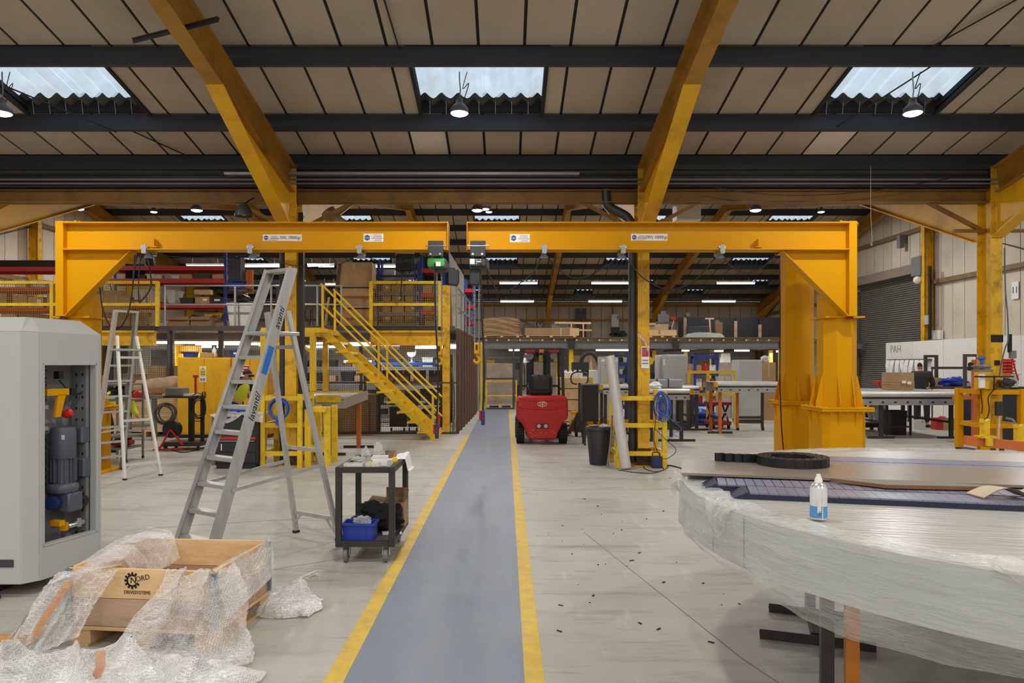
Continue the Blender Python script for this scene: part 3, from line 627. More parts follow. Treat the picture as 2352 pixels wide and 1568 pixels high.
hoist('green fronted chain hoist under the left crane arm', 1002, mat('hoist_green', (70, 168, 74), .45), False, 1042, 1009, '', 1.82)
hoist('dark grey chain hoist with white label under the right crane arm', 1098, mat('hoist_dark', (56, 58, 62), .4), True, 1091, 1095, '', 1.84)
def pendant(label, x, y, ztop, zb, red_left):
    o = V3((x, y, zb)); t = thing('pendant_control', label, 'hoist control', o)
    part(t, 'cable', MB(o).tube(spline([(x-.03, y, ztop+.08), (x-.02, y, (ztop+zb)/2+.6), (x+.02, y, (ztop+zb)/2-.3), (x, y, zb+.2)], 5), .013, 8), CABLE)
    part(t, 'handset', MB(o).box(x-.025, y-.025, zb, x+.03, y+.03, zb+.22), mat('handset_blue', (36, 52, 96), .45), bevel=.01)
    part(t, 'grip', MB(o).box(x-.055, y-.02, zb+.07, x-.026, y+.028, zb+.22), RED, bevel=.008)
    part(t, 'push_button', MB(o).cyl((x, y-.034, zb+.15), (x, y-.02, zb+.15), .011, n=8).cyl((x, y-.034, zb+.1), (x, y-.02, zb+.1), .011, n=8), RED)
pendant('red and blue pendant control hanging over the blue walkway', X(1109, YA-.165), YA-.165, 3.12, Z(976, YA-.165), True)
pendant('red and blue pendant control hanging beside the foot of the staircase', X(1003, YA-.15), YA-.15, 3.12, Z(1007, YA-.15), False)
# ================================================================= FOREGROUND: TURNTABLE
TA = math.radians(-14.5); TC = V3((2.87, 3.65, 0)); TR, TZ, TB = 1.92, 1.03, .80
tt = thing('turntable', 'large round grey turntable wrapped in clear plastic film', 'turntable', TC, TA)
TOPM = mat('turntable_top_wrap', (196, 194, 188), .22, var=.06, scale=1.6, stretch=(.7, 7, 1), bump=.55, bscale=7)
SIDE = mat('turntable_side', (186, 190, 188), .35, var=.03)
ring = [(TR*math.cos(2*PI*i/120), TR*math.sin(2*PI*i/120)) for i in range(120)]
part(tt, 'deck', MB().prism([(x*.997, y*.997, TZ-.03) for x, y in ring], (0, 0, .028)), TOPM)
sd = MB()
for i in range(120):
    (x0, y0), (x1, y1) = ring[i], ring[(i+1) % 120]
    sd.add([(x0, y0, TB), (x1, y1, TB), (x1, y1, TZ-.004), (x0, y0, TZ-.004), (x0*.99, y0*.99, TB), (x1*.99, y1*.99, TB)], [(0, 1, 2, 3), (5, 4, 0, 1)], True)
part(tt, 'side_band', sd, SIDE)
part(tt, 'underside', MB().prism([(x*.985, y*.985, TB+.01) for x, y in ring], (0, 0, .01)), GREYD)
for a in (203, 211):
    a = math.radians(a); part(tt, 'seam', MB().bar((TR*math.cos(a)*1.0005, TR*math.sin(a)*1.0005, TB+.005), (TR*math.cos(a)*1.0005, TR*math.sin(a)*1.0005, TZ-.008), .004, .003), GREYD)
wrap = film('stretch_wrap', .2, .06, (230, 234, 232), 1.3, 2.6, stretch=(1, 1, 6))
rnd = random.Random(3)
ph = [rnd.uniform(0, 6.3) for _ in range(8)]
def sk(u, v):
    a = 2*PI*u; w = .018*math.sin(9*a+ph[0])+.012*math.sin(23*a+ph[1]+4*v)+.007*math.sin(57*a+ph[2]+9*v)
    if v < .3:
        k = v/.3; r = TR-.16*(1-k)+.006; z = TZ+.004+.006*math.sin(31*a+ph[3])*(1-k)+.006*abs(math.sin(71*a+9*k))
        if k == 1: z = TZ+.004
    else:
        k = (v-.3)/.7; r = TR+.012+abs(w)*k*(1.1-k*.3)+.016*k*math.sin(14*a+ph[4]); z = TZ-.31*k-.05*k*math.sin(5*a+ph[5])*k
        if k > .85: r -= .06*(k-.85)/.15
    return V3((r*math.cos(a), r*math.sin(a), z))
part(tt, 'film_skirt', MB().grid(sk, 360, 14), wrap, 'clear stretch film hanging over the rim')
# loose bunched film on the rim near the viewer
def bunch(u, v, a0, a1, dr, dz, seed):
    a = a0+(a1-a0)*u; r0 = random.Random(seed)
    r = TR+.02+.05*math.sin(PI*v)+.02*math.sin(17*u+seed)*math.sin(PI*u); z = TZ+.02-dz*v*math.sin(PI*u)**.6+.015*math.sin(31*u+7*v+seed)
    return V3(((r-dr*(1-v))*math.cos(a), (r-dr*(1-v))*math.sin(a), z))
for (a0, a1, dr, dz, sd_) in ((4.2, 4.8, .12, .1, 1), (3.1, 3.22, .05, .1, 4), (3.55, 3.64, .05, .14, 5)):
    part(tt, 'film_bunch', MB().grid(lambda u, v: bunch(u, v, a0, a1, dr, dz, sd_), 40, 8), film('bunched_film', .26, .12, (236, 234, 228), 1.0, 14), 'crumpled film gathered over the rim')
# legs and T feet
for (px, py, m, d) in ((1899, 1500, STEEL, 3.35), (1956, 1500, mat('orange_leg', (206, 124, 34), .45, var=.15, scale=3, dirt=(150, 70, 20), dirt_scale=2), 3.3)):
    q = at(px, py, d)-TC; M = Matrix.Rotation(-TA, 3, 'Z'); q = M @ V3((q.x, q.y, 0))
    part(tt, 'leg', MB().box(q.x-.028, q.y-.028, 0, q.x+.028, q.y+.028, TB+.01), m)
def foot(px0, px1, py, name='foot_bar'):
    a, b = ground(px0, py), ground(px1, py+ (px1-px0)*.12); M = Matrix.Rotation(-TA, 3, 'Z')
    a, b = M @ (a-TC), M @ (b-TC)
    part(tt, name, MB().bar(a+V3((0, 0, .03)), b+V3((0, 0, .03)), .06, .006).bar(a+V3((0, -.03, .03)), b+V3((0, -.03, .03)), .006, .06), STEEL)
    return (a+b)/2
f1 = foot(1765, 1960, 1402); f2 = foot(1744, 2010, 1462)
part(tt, 'leg', MB().box(f1.x-.03, f1.y-.03, .0, f1.x+.03, f1.y+.03, TB+.01).bar((f1.x, f1.y, .04), (f2.x, f2.y, .04), .05, .05), STEEL)
for q in ((1.2, .6), (1.2, -.7), (-.2, 1.1)): part(tt, 'leg', MB().box(q[0]-.03, q[1]-.03, 0, q[0]+.03, q[1]+.03, TB+.01).box(q[0]-.4, q[1]-.03, 0, q[0]+.4, q[1]+.03, .05), STEEL)
part(tt, 'cross_brace', MB().bar((-.62, -.72, .22), (.1, -.55, .02), .045, .045), STEEL)
# slat-chain conveyors: four lanes, slats are pieces
SLAT = mat('conveyor_slat', (128, 130, 152), .32, var=.05, scale=3, rand=.1)
SLATD = mat('conveyor_edge_navy', (30, 36, 66), .4)
slme = meshdata('slat', MB().cbox((0, 0, 0), (.0425, 1, .008)), SLAT)
def lane(y0, y1, x0, x1):
    n = min(75, int((x1-x0)/.0445)); l = part(tt, 'slat_conveyor', MB().box(x0, y0+.004, TZ, x1, y1-.004, TZ+.022).prism([(x0, y0, TZ), (x0-.075, y0, TZ), (x0, y0, TZ+.034)], (0, y1-y0, 0)), SLATD, 'navy edged slat lane')
    for i in range(n): inst(l, 'slat', slme, (x0+.03+i*(x1-x0-.04)/n, (y0+y1)/2, TZ+.027), sc=(1, y1-y0-.012, 1))
def xr(y): return math.sqrt(TR*TR-y*y)
lane(-.60, -.39, -1.60, 1.75); lane(-.38, -.15, -1.74, 1.8); lane(.50, .74, -1.62, 1.72); lane(.75, 1.0, -1.42, 1.55)
bp = solo('steel_cover_plate', 'long brown-grey board lying between the conveyor lanes on the turntable', 'board', MB().box(-1.92, -.14, 0, 1.5, .47, .012), mat('cover_plate', (136, 126, 114), .28, var=.08, scale=2, dirt=(176, 148, 118), dirt_scale=1.3, dirt_amt=.5))
bp.location = TC+Matrix.Rotation(TA, 3, 'Z') @ V3((-.21, .165, TZ+.036)); bp.rotation_euler = (0, 0, TA)
# drag chain coil
dz0 = TZ+.05; c = V3((X(1822, 4.3), 4.33, dz0))
t = thing('drag_chain', 'black cable drag chain coiled on the turntable board', 'drag chain', c)
lk = MB(c)
lkme = meshdata('chain_link', MB().box(-.026, -.012, 0, .026, -.006, .05).box(-.026, .006, 0, .026, .012, .05).box(-.02, -.01, 0, .0, .01, .005).box(-.02, -.01, .045, .0, .01, .05), mat('drag_chain_black', (27, 28, 30), .38))
ang = 0; r = .118
while r < .205:
    inst(t, 'chain_link', lkme, (r*math.cos(ang)*1.0, r*math.sin(ang), 0), (0, 0, ang+PI/2)); ang += .05/r; r = .118+.028*ang/(2*PI)*.98
a0 = ang; tang = V3((-math.sin(a0), math.cos(a0), 0)); pe = V3((r*math.cos(a0), r*math.sin(a0), 0))
for i in range(5):
    q = V3((-.19-.05*i, .08+.004*i*i, 0)); inst(t, 'chain_link', lkme, q, (0, 0, .1))
# plywood sheet, bent card, spray can
q = at(2088, 1128, 3.6); q.z = TZ+.037
pl = thing('plywood_offcut', 'brown mesh-faced plywood offcut lying on the near conveyor lane', 'plywood', q, TA)
out = [(-.35, .08), (-.12, -.075), (.34, -.02), (.36, .03), (.1, .1)]
part(pl, 'face', MB().prism([(x, y, .016) for x, y in out], (0, 0, .003)), mat('phenolic_mesh', (128, 120, 106), .6, var=.25, scale=160))
part(pl, 'core', MB().prism([(x, y, 0) for x, y in out], (0, 0, .016)), mat('ply_core', (134, 92, 60), .7, var=.2, scale=8))
q = at(2310, 1135, 3.35); q.z = TZ+.038
solo('cardboard_scrap', 'pale creased cardboard scrap beside the plywood on the turntable', 'cardboard', MB().grid(lambda u, v: q+V3((-.14+.34*u, -.06+.13*v-.03*u, .045*abs(math.sin(PI*1.6*u))*(1-.2*v))), 16, 4, False).grid(lambda u, v: q+V3((-.14+.34*u, -.06+.13*v-.03*u, .003+.045*abs(math.sin(PI*1.6*u))*(1-.2*v))), 16, 4, False), mat('pale_card', (206, 190, 160), .75))
q = at(1880, 1194, 3.0); q.z = TZ+.008
sc = thing('spray_can', 'white and blue aerosol can standing on the turntable film', 'spray can', q)
part(sc, 'body', MB().lathe([(.031, 0), (.034, .004), (.034, .128), (.0335, .131)], n=28), mat('can_white', (226, 228, 230), .35, metal=.2), bevel=0)
part(sc, 'blue_band', MB().lathe([(.0343, .006), (.0343, .05), (.0342, .055)], n=28), mat('can_blue', (86, 148, 208), .35))
part(sc, 'shoulder', MB().lathe([(.0335, .131), (.028, .142), (.018, .15), (.016, .151)], n=28), mat('can_shoulder', (214, 214, 212), .25, metal=.6))
part(sc, 'nozzle_cap', MB().lathe([(.0165, .151), (.015, .165), (.0085, .178), (.0085, .185), (.001, .186)], n=20), mat('cap_white', (238, 238, 234), .4))
part(sc, 'label_text', MB().box(-.02, -.0355, .03, -.004, -.034, .075).box(.0, -.0358, .0, .0035, -.0338, .126), mat('can_label', (214, 216, 220), .5))
part(sc, 'barcode', MB().box(-.014, -.0365, .018, -.004, -.0352, .022).box(-.014, -.0365, .026, -.004, -.0352, .029).box(-.014, -.0365, .033, -.004, -.0352, .035), mat('barcode_grey', (96, 100, 108), .5))
# ================================================================= CRATE + BUBBLE WRAP
bl, br_, tr_, tl2 = V3((-2.60, 4.28, 0)), V3((-1.70, 4.18, 0)), V3((-1.63, 4.93, 0)), V3((-2.53, 5.0, 0))
cc = (bl+br_+tr_+tl2)/4
ct = thing('pallet_crate', 'open pine crate on a pallet draped with bubble wrap', 'crate', cc)
def side_board(a, b, z0, z1, m, lab=None, th=.02):
    d = (b-a).normalized(); n = V3((-d.y, d.x, 0)); mb = MB(cc)
    mb.prism([a+V3((0, 0, z0)), b+V3((0, 0, z0)), b+n*th+V3((0, 0, z0)), a+n*th+V3((0, 0, z0))], (0, 0, z1-z0))
    return part(ct, 'board', mb, m, lab, bevel=.002)
z0, z1, z2 = .13, .295, .475
corners = [bl, br_, tr_, tl2]
for i in range(4):
    a, b = corners[i], corners[(i+1) % 4]
    up = side_board(a, b, z1+.003, z2, WOOD); lo = side_board(a, b, z0, z1, WOODG, 'weathered greyer lower board')
    if i == 0: front = up
for q in corners:
    part(ct, 'hinge', MB(cc).cbox((q.x, q.y, .3), (.035, .035, .33)), mat('hinge_zinc', (128, 142, 156), .4, metal=.5))
fd = (br_-bl).normalized(); fa = math.atan2(fd.y, fd.x)
pal = MB(cc)
part(ct, 'deck_board', MB(cc).prism([q+V3((0, 0, .105)) for q in corners], (0, 0, .022)), WOODP)
for i in range(3):
    for j in range(3):
        q = bl.lerp(br_, [.07, .5, .93][i]).lerp(tl2.lerp(tr_, [.07, .5, .93][i]), [.09, .5, .91][j])
        part(ct, 'block', MB(cc).cbox((q.x, q.y, .062), (.12, .1, .085), fa), WOODP)
for i in range(3):
    a, b = bl.lerp(br_, [.07, .5, .93][i]), tl2.lerp(tr_, [.07, .5, .93][i])
    part(ct, 'runner', MB(cc).bar(a+V3((0, 0, .01)), b+V3((0, 0, .01)), .11, .018), WOODP)
# gear emblem and lettering on the front board
lm = bl.lerp(br_, .475)+V3((0, 0, .395)); M = Matrix.Rotation(fa, 3, 'Z'); nrm = M @ V3((0, -1, 0))
def onface(x, z, k=.0015): return lm+M @ V3((x, 0, 0))+V3((0, 0, z))+nrm*k
g = MB(cc); gc = (-.03, .012)
for i in range(12):
    a = 2*PI*i/12
    if -.15 < math.sin(a) < .75 and math.cos(a) > .3: continue
    ca, sa = math.cos(a), math.sin(a)
    g.prism([onface(gc[0]+r*ca-s*sa, gc[1]+r*sa+s*ca) for r, s in ((.03, -.0075), (.05, -.0055), (.05, .0055), (.03, .0075))], nrm*.0015)
ar = [math.radians(55+i*13) for i in range(22)]
for i in range(21):
    g.prism([onface(gc[0]+r*math.cos(a), gc[1]+r*math.sin(a)) for r, a in ((.027, ar[i]), (.036, ar[i]), (.036, ar[i+1]), (.027, ar[i+1]))], nrm*.0015)
part(front, 'gear_emblem', g, INK)
text(front, 'lettering', 'N', .05, onface(-.024, .012)-cc, INK, rot=(PI/2, 0, fa+.0), shear=0)
text(front, 'lettering', 'ORD', .044, onface(.035, .028)-cc, mat('worn_ink', (74, 62, 52), .7), rot=(PI/2, -.22, fa), sx=.95)
text(front, 'lettering', 'DRIVESYSTEMS', .029, onface(.0, -.058)-cc, mat('brown_ink', (58, 40, 26), .7), rot=(PI/2, 0, fa), sx=.88)
# ---- bubble wrap sheets
BW = film('bubble_wrap', .40, .2, (250, 249, 248), .35, 5.0, bubbles=95)
BWD = film('bubble_wrap_piled', .6, .2, (250, 249, 248), .4, 6.0, bubbles=95)
from mathutils import noise
def nz(x, y, z=0, s=1.0): return noise.noise(V3((x*s, y*s, z)))
def sheet(name, label, pathfn, nu, nv, m, amp=.02, seed=0, fs=3.0):
    def fn(u, v):
        q = pathfn(u, v)
        # long folds running down the sheet, creases between them, then small wrinkles
        k = nz(u*6+.8*nz(u*2, v*2, seed), v*1.3, seed); k2 = nz(u*13, v*2.6+seed, seed+9)
        fold = (abs(k)**.7*(1 if k > 0 else -1))*amp*1.25+k2*amp*.45
        n = V3((fold*.7, -abs(fold)*.8-fold*.3, fold*.55))
        n += V3((nz(u*21, v*18, seed+3), nz(u*21, v*18, seed+13), nz(u*21, v*18, seed+23)))*amp*.22
        q = q+n
        if q.z < .006: q.z = .006+abs(n.z)*.3
        return q
    return solo(name, label, 'bubble wrap', MB().grid(fn, nu, nv), m)
def bez(pts, t):
    pts = [V3(p) for p in pts]
    k = t*(len(pts)-1); i = min(int(k), len(pts)-2); f = k-i; f = f*f*(3-2*f)*.5+f*.5
    return pts[i].lerp(pts[i+1], f)
def loft(rows): return lambda u, v: bez([bez(r, u) for r in rows], v)
# left side: from inside the crate over the left board down to the floor at the front left
sheet('bubble_wrap', 'clear bubble wrap draped over the left end of the pine crate', loft([
    [(-2.22, 4.9, .36), (-2.25, 4.62, .34), (-2.3, 4.38, .40)],
    [(-2.35, 5.05, .50), (-2.40, 4.65, .52), (-2.28, 4.26, .50)],
    [(-2.52, 5.06, .53), (-2.60, 4.66, .50), (-2.42, 4.20, .485)],
    [(-2.70, 4.98, .44), (-2.74, 4.60, .40), (-2.66, 4.16, .40)],
    [(-2.80, 4.85, .24), (-2.86, 4.50, .20), (-2.76, 4.08, .20)],
    [(-2.88, 4.75, .03), (-2.96, 4.40, .03), (-2.86, 3.98, .02)]]), 46, 60, BW, .045, 3)
sheet('bubble_wrap', 'torn bubble wrap flap hanging over the front left corner of the crate', loft([
    [(-2.62, 4.22, .47), (-2.45, 4.20, .487), (-2.25, 4.18, .487)],
    [(-2.66, 4.15, .40), (-2.5, 4.15, .40), (-2.28, 4.17, .44)],
    [(-2.7, 4.05, .25), (-2.52, 4.08, .24), (-2.36, 4.12, .30)],
    [(-2.76, 3.96, .08), (-2.6, 4.0, .07), (-2.42, 4.06, .14)]]), 40, 40, BW, .04, 8)
# right corner: over the right side and down the front right corner
sheet('bubble_wrap', 'clear bubble wrap draped over the right side of the pine crate', loft([
    [(-1.85, 4.35, .36), (-1.78, 4.62, .34), (-1.7, 4.88, .40)],
    [(-1.72, 4.24, .487), (-1.66, 4.58, .492), (-1.625, 4.95, .487)],
    [(-1.66, 4.20, .38), (-1.62, 4.58, .36), (-1.6, 4.94, .38)],
    [(-1.62, 4.16, .2), (-1.58, 4.50, .24), (-1.585, 4.9, .24)]]), 40, 36, BW, .022, 15)
sheet('bubble_wrap', 'wide bubble wrap fall over the front right of the crate onto the floor', loft([
    [(-1.98, 4.20, .485), (-1.86, 4.2, .487), (-1.7, 4.16, .487), (-1.64, 4.36, .48)],
    [(-2.0, 4.15, .38), (-1.9, 4.1, .40), (-1.7, 4.05, .42), (-1.56, 4.3, .34)],
    [(-2.1, 4.10, .26), (-1.9, 4.03, .27), (-1.66, 3.97, .26), (-1.5, 4.2, .20)],
    [(-2.18, 4.02, .12), (-1.88, 3.95, .13), (-1.62, 3.9, .10), (-1.44, 4.12, .06)],
    [(-2.2, 3.93, .02), (-1.88, 3.86, .02), (-1.58, 3.84, .015), (-1.42, 4.02, .015)]]), 56, 60, BW, .055, 22)
# pile on the floor in front
def pile(x0, x1, y0, y1, hgt, seed):
    def f(u, v):
        x = x0+(x1-x0)*u; y = y0+(y1-y0)*v; e = (math.sin(PI*u)*math.sin(PI*v))**.5
        w = x*1.6+y*2.4+1.2*nz(x*1.5, y*1.5, seed); r1 = 1-abs(nz(w*1.4, y*.9, seed))*2.2; r2 = 1-abs(nz(x*3.2-y*1.8, w*1.2, seed+5))*2.4
        h = hgt*e*(.3+.55*max(0, r1)**1.5+.35*max(0, r2)**1.5)
        return V3((x+.07*nz(y*6, x*3, seed+1), y+.08*nz(x*5, y*3, seed+2), .008+h))
    return f
sheet('bubble_wrap', 'crumpled white bubble wrap heap on the floor before the crate', pile(-2.95, -1.75, 3.55, 4.12, .22, 31), 90, 50, BWD, .035, 33)
sheet('bubble_wrap', 'low crumpled bubble wrap at the bottom left corner of the picture', pile(-3.1, -2.25, 3.3, 3.85, .12, 51), 60, 40, BWD, .03, 52)
sheet('bubble_wrap', 'crumpled bubble wrap tail spreading towards the walkway', pile(-2.2, -1.32, 3.5, 3.95, .14, 61), 60, 36, BWD, .03, 62)
sheet('bubble_wrap', 'white bubble wrap bundle lying behind the right corner of the crate', pile(-1.74, -1.3, 4.75, 5.15, .2, 71), 40, 30, BWD, .03, 72)
sheet('bubble_wrap', 'twisted bubble wrap strip reaching up behind the right corner of the crate', loft([[(-1.66, 5.0, .06), (-1.62, 5.14, .05)], [(-1.5, 5.02, .17), (-1.48, 5.16, .12)], [(-1.33, 5.06, .24), (-1.36, 5.2, .15)], [(-1.29, 5.1, .22), (-1.34, 5.18, .12)]]), 24, 16, BWD, .03, 81)
TAPE = film('brown_parcel_tape', .85, .2, (188, 118, 40), .3, 8)
for i, pts in enumerate((([(-2.50, 4.12, .44), (-2.54, 4.08, .36), (-2.60, 4.03, .24), (-2.62, 4.0, .18)], 'brown parcel tape stuck to the wrap at the left of the crate'), ([(-2.1, 3.72, .2), (-2.08, 3.68, .13), (-2.1, 3.64, .05)], 'brown parcel tape strip in the heap of bubble wrap'), ([(-1.76, 3.62, .06), (-1.73, 3.58, .03), (-1.7, 3.55, .015)], 'small brown tape end at the front of the heap'))):
    P = spline(pts[0], 4); solo('parcel_tape', pts[1], 'tape', MB().add([q+V3((dx, 0, 0)) for q in P for dx in (-.025, .025)], [(2*k, 2*k+1, 2*k+3, 2*k+2) for k in range(len(P)-1)], True), TAPE)
solo('brown_paper', 'brown paper lying under the bubble wrap at the left edge', 'paper', MB().grid(lambda u, v: V3((-3.2+.35*u, 3.95+.5*v, .006+.05*abs(nz(u*4, v*4, 2)))), 12, 14), mat('kraft_brown', (196, 146, 86), .8))
# ================================================================= GREY MACHINE ENCLOSURE
A = math.radians(13.7); dv = V3((math.sin(A), math.cos(A), 0)); nv = V3((math.cos(A), -math.sin(A), 0))
P0 = V3((-3.41, 5.25, 0)); LEN = .575
en = thing('machine_enclosure', 'tall pale grey lift enclosure with open window showing its gear motor', 'enclosure', P0)
zb, zt, zc = .1, 1.92, 2.03
def ep(t, z, off=0): return P0+dv*t+nv*off+V3((0, 0, z))
c1p = V3((-3.485, 5.16, 0))
fl_ = V3((-4.6, 5.15, 0))
body = [fl_, c1p, P0, P0+dv*LEN]
o = P0
# front (frontal face), chamfer strip, right face with window opening
def wallq(a, b, z0, z1, name, m=GREYP, th=.02, lab=None, bevel=0):
    d = (b-a).normalized(); n = V3((-d.y, d.x, 0))
    return part(en, name, MB(o).prism([a+V3((0, 0, z0)), b+V3((0, 0, z0)), b+n*th+V3((0, 0, z0)), a+n*th+V3((0, 0, z0))], (0, 0, z1-z0)), m, lab, bevel=bevel)
fp = MB(o)
def slot_wall(a, b):
    wallq(a, b, zb, .33, 'front_panel'); wallq(a, b, .33, zt, 'front_panel')
wallq(fl_, c1p, zb+.0, zt, 'front_panel', bevel=.004)
part(en, 'slot', MB(o).box(c1p.x-.45, c1p.y-.006, .225, c1p.x-.05, c1p.y-.001, .28), mat('slot_dark', (70, 72, 76), .4, metal=.4), 'dark ventilation slot')
wallq(c1p, P0, zb, zt, 'corner_panel', bevel=.004)
w0, w1, h0, h1 = .03, .53, .34, 1.69
wallq(P0, P0+dv*w0, zb, zt, 'side_panel'); wallq(P0+dv*w1, P0+dv*LEN, zb, zt, 'side_panel')
wallq(P0+dv*w0, P0+dv*w1, zb, h0, 'side_panel'); wallq(P0+dv*w0, P0+dv*w1, h1, zt, 'side_panel')
for a, b, z_, zz in ((w0, w0+.012, h0, h1), (w1-.012, w1, h0, h1), (w0, w1, h0, h0+.014), (w0, w1, h1-.014, h1)):
    a_, b_ = P0+dv*a-nv*.05, P0+dv*b-nv*.05; part(en, 'window_reveal', MB(o).prism([a_+V3((0, 0, z_)), b_+V3((0, 0, z_)), b_+nv*.055+V3((0, 0, z_)), a_+nv*.055+V3((0, 0, z_))], (0, 0, zz-z_)), GREYP)
back = P0+dv*LEN; bl_ = V3((-4.6, back.y+.1, 0))
wallq(back, bl_, zb, zt, 'back_panel'); wallq(bl_, fl_, zb, zt, 'left_panel')
ins = .13; itop = [fl_+V3((0, ins, zc)), c1p+V3((-.05, ins, zc)), P0-nv*ins+dv*.06+V3((0, 0, zc)), back-nv*ins-dv*.08+V3((0, 0, zc)), bl_+V3((0, -.1, zc))]
otop = [fl_+V3((0, 0, zt)), c1p+V3((0, 0, zt)), P0+V3((0, 0, zt)), back+V3((0, 0, zt)), bl_+V3((0, 0, zt))]
part(en, 'roof_panel', MB(o).add(itop+otop, [(0, 1, 2, 3, 4), (5, 6, 1, 0), (6, 7, 2, 1), (7, 8, 3, 2), (8, 9, 4, 3), (9, 5, 0, 4)]), GREYP)
part(en, 'plinth', MB(o).box(-4.5, 5.3, 0, -3.75, 6.0, .1).bar((-4.4, 5.1, .02), (-3.62, 5.1, .02), .1, .03), STEEL)
# inside the window
IN = mat('inner_grey_panel', (160, 162, 164), .5)
ib = P0-nv*.3
part(en, 'inner_panel', MB(o).prism([ib+V3((0, 0, .12)), ib+dv*LEN+V3((0, 0, .12)), ib+dv*LEN-nv*.02+V3((0, 0, .12)), ib-nv*.02+V3((0, 0, .12))], (0, 0, 1.75)), IN)
part(en, 'perforated_channel', MB(o).prism([back-nv*.06-dv*.06+V3((0, 0, .2)), back-nv*.2-dv*.06+V3((0, 0, .2)), back-nv*.2-dv*.09+V3((0, 0, .2)), back-nv*.06-dv*.09+V3((0, 0, .2))], (0, 0, 1.55)), mat('channel_zinc', (142, 146, 150), .4, metal=.4))
pf = MB(o)
for i in range(16):
    for k in (.09, .15): q = back-nv*k-dv*.0925+V3((0, 0, .25+i*.09)); pf.cbox(q, (.012, .004, .022), -A)
part(en, 'slot_hole', pf, BLK, kind='stuff')
part(en, 'floor_tray', MB(o).prism([P0-nv*.02+V3((0, 0, .16)), back-nv*.02+V3((0, 0, .16)), back-nv*.5+V3((0, 0, .16)), P0-nv*.5+V3((0, 0, .16))], (0, 0, .02)), IN)
MOT = mat('motor_slate', (86, 92, 104), .4, var=.06)
def ip(t, k, z): return P0+dv*(t+.03)-nv*(k*.5+.005)+V3((0, 0, z))
gm = part(en, 'gear_motor', MB(o).lathe([(.085, .95), (.09, .96), (.09, 1.16), (.083, 1.19), (.03, 1.2)], ip(.31, .25, 0), 24), MOT, 'slate grey gear motor')
fin = MB(o); 
for i in range(14):
    a = 2*PI*i/14; q = ip(.31, .25, .86)+V3((.082*math.cos(a), .082*math.sin(a), 0)); fin.cbox(q, (.02, .006, .18), a)
fin.lathe([(.072, .76), (.072, .95)], ip(.31, .25, 0), 20)
part(gm, 'cooling_fin', fin, MOT)
part(gm, 'terminal_box', MB(o).cbox(ip(.46, .2, 1.12), (.1, .1, .13), -A), MOT, bevel=.01); part(gm, 'terminal_box', MB(o).cbox(ip(.47, .2, .86), (.12, .1, .15), -A), MOT, bevel=.01)
part(gm, 'gearbox', MB(o).lathe([(.1, .68), (.11, .72), (.1, .76)], ip(.31, .25, 0), 20).cbox(ip(.33, .22, .61), (.17, .14, .15), -A), MOT, bevel=.012)
part(gm, 'output_shaft', MB(o).cyl(ip(.42, .16, .6), ip(.42, .07, .6), .045, n=16).cyl(ip(.42, .08, .6), ip(.42, .04, .6), .018, n=12), STEEL)
part(gm, 'brake_cap', MB(o).lathe([(.05, -.05), (.055, 0), (.04, .04), (.01, .05)], ip(.22, .24, .62), 18, Matrix.Rotation(-PI/2, 3, 'X')), mat('motor_blue', (34, 48, 104), .4))
part(gm, 'warning_label', MB(o).cbox(ip(.26, .145, .70), (.06, .004, .03), -A), YEL)
part(gm, 'rating_plate', MB(o).cbox(ip(.24, .155, 1.12), (.06, .004, .035), -A), PAPER)
for k, (t_, z_a, z_b) in enumerate(((.12, 1.72, 1.36), (.135, 1.14, .72), (.05, 1.0, .8))):
    ch = MB(o); n = int((z_a-z_b)/.028)
    for i in range(n): ch.cbox(ip(t_, .22, z_a-i*.028), (.03 if i % 2 else .016, .02, .022), -A)
    part(en, 'lift_chain', ch, BLK)
part(en, 'chain_adjuster', MB(o).cyl(ip(.1, .2, 1.36), ip(.1, .2, 1.2), .013, n=10).cbox(ip(.1, .2, 1.36), (.05, .05, .03), -A).cbox(ip(.1, .2, 1.2), (.05, .05, .03), -A), GALV)
part(en, 'yellow_bracket', MB(o).cbox(ip(.2, .16, 1.47), (.2, .04, .05), -A+PI/2).prism([ip(.2, .16, 1.45), ip(.27, .16, 1.45), ip(.22, .16, 1.28), ip(.17, .16, 1.28)], nv*.02), YEL)
part(en, 'red_buffer', MB(o).lathe([(.015, -.04), (.03, -.025), (.035, 0), (.03, .03), (.012, .04)], ip(.3, .15, 1.3), 14, Matrix.Rotation(1.2, 3, 'Y')), RED)
part(en, 'sensor', MB(o).cbox(ip(.24, .2, 1.6), (.05, .04, .06), -A).cbox(ip(.36, .2, 1.47), (.05, .05, .05), -A), BLK)
part(en, 'wiring', MB(o).tube(spline([ip(.24, .19, 1.56), ip(.36, .17, 1.45), ip(.48, .18, 1.48), ip(.52, .17, 1.6), ip(.52, .17, 1.66)], 6), .006, 6).tube(spline([ip(.48, .17, 1.64), ip(.49, .17, 1.3), ip(.49, .17, .8), ip(.45, .15, .63)], 6), .008, 6), CABLE)
part(en, 'yellow_valve', MB(o).cbox(ip(.2, .14, .47), (.09, .05, .04), -A).cbox(ip(.26, .14, .43), (.05, .04, .06), -A+.4), YEL)
part(en, 'pipe_fitting', MB(o).cyl(ip(.3, .16, .42), ip(.44, .14, .43), .024, n=12).cyl(ip(.4, .14, .4), ip(.4, .14, .47), .022, n=10), CHROME)
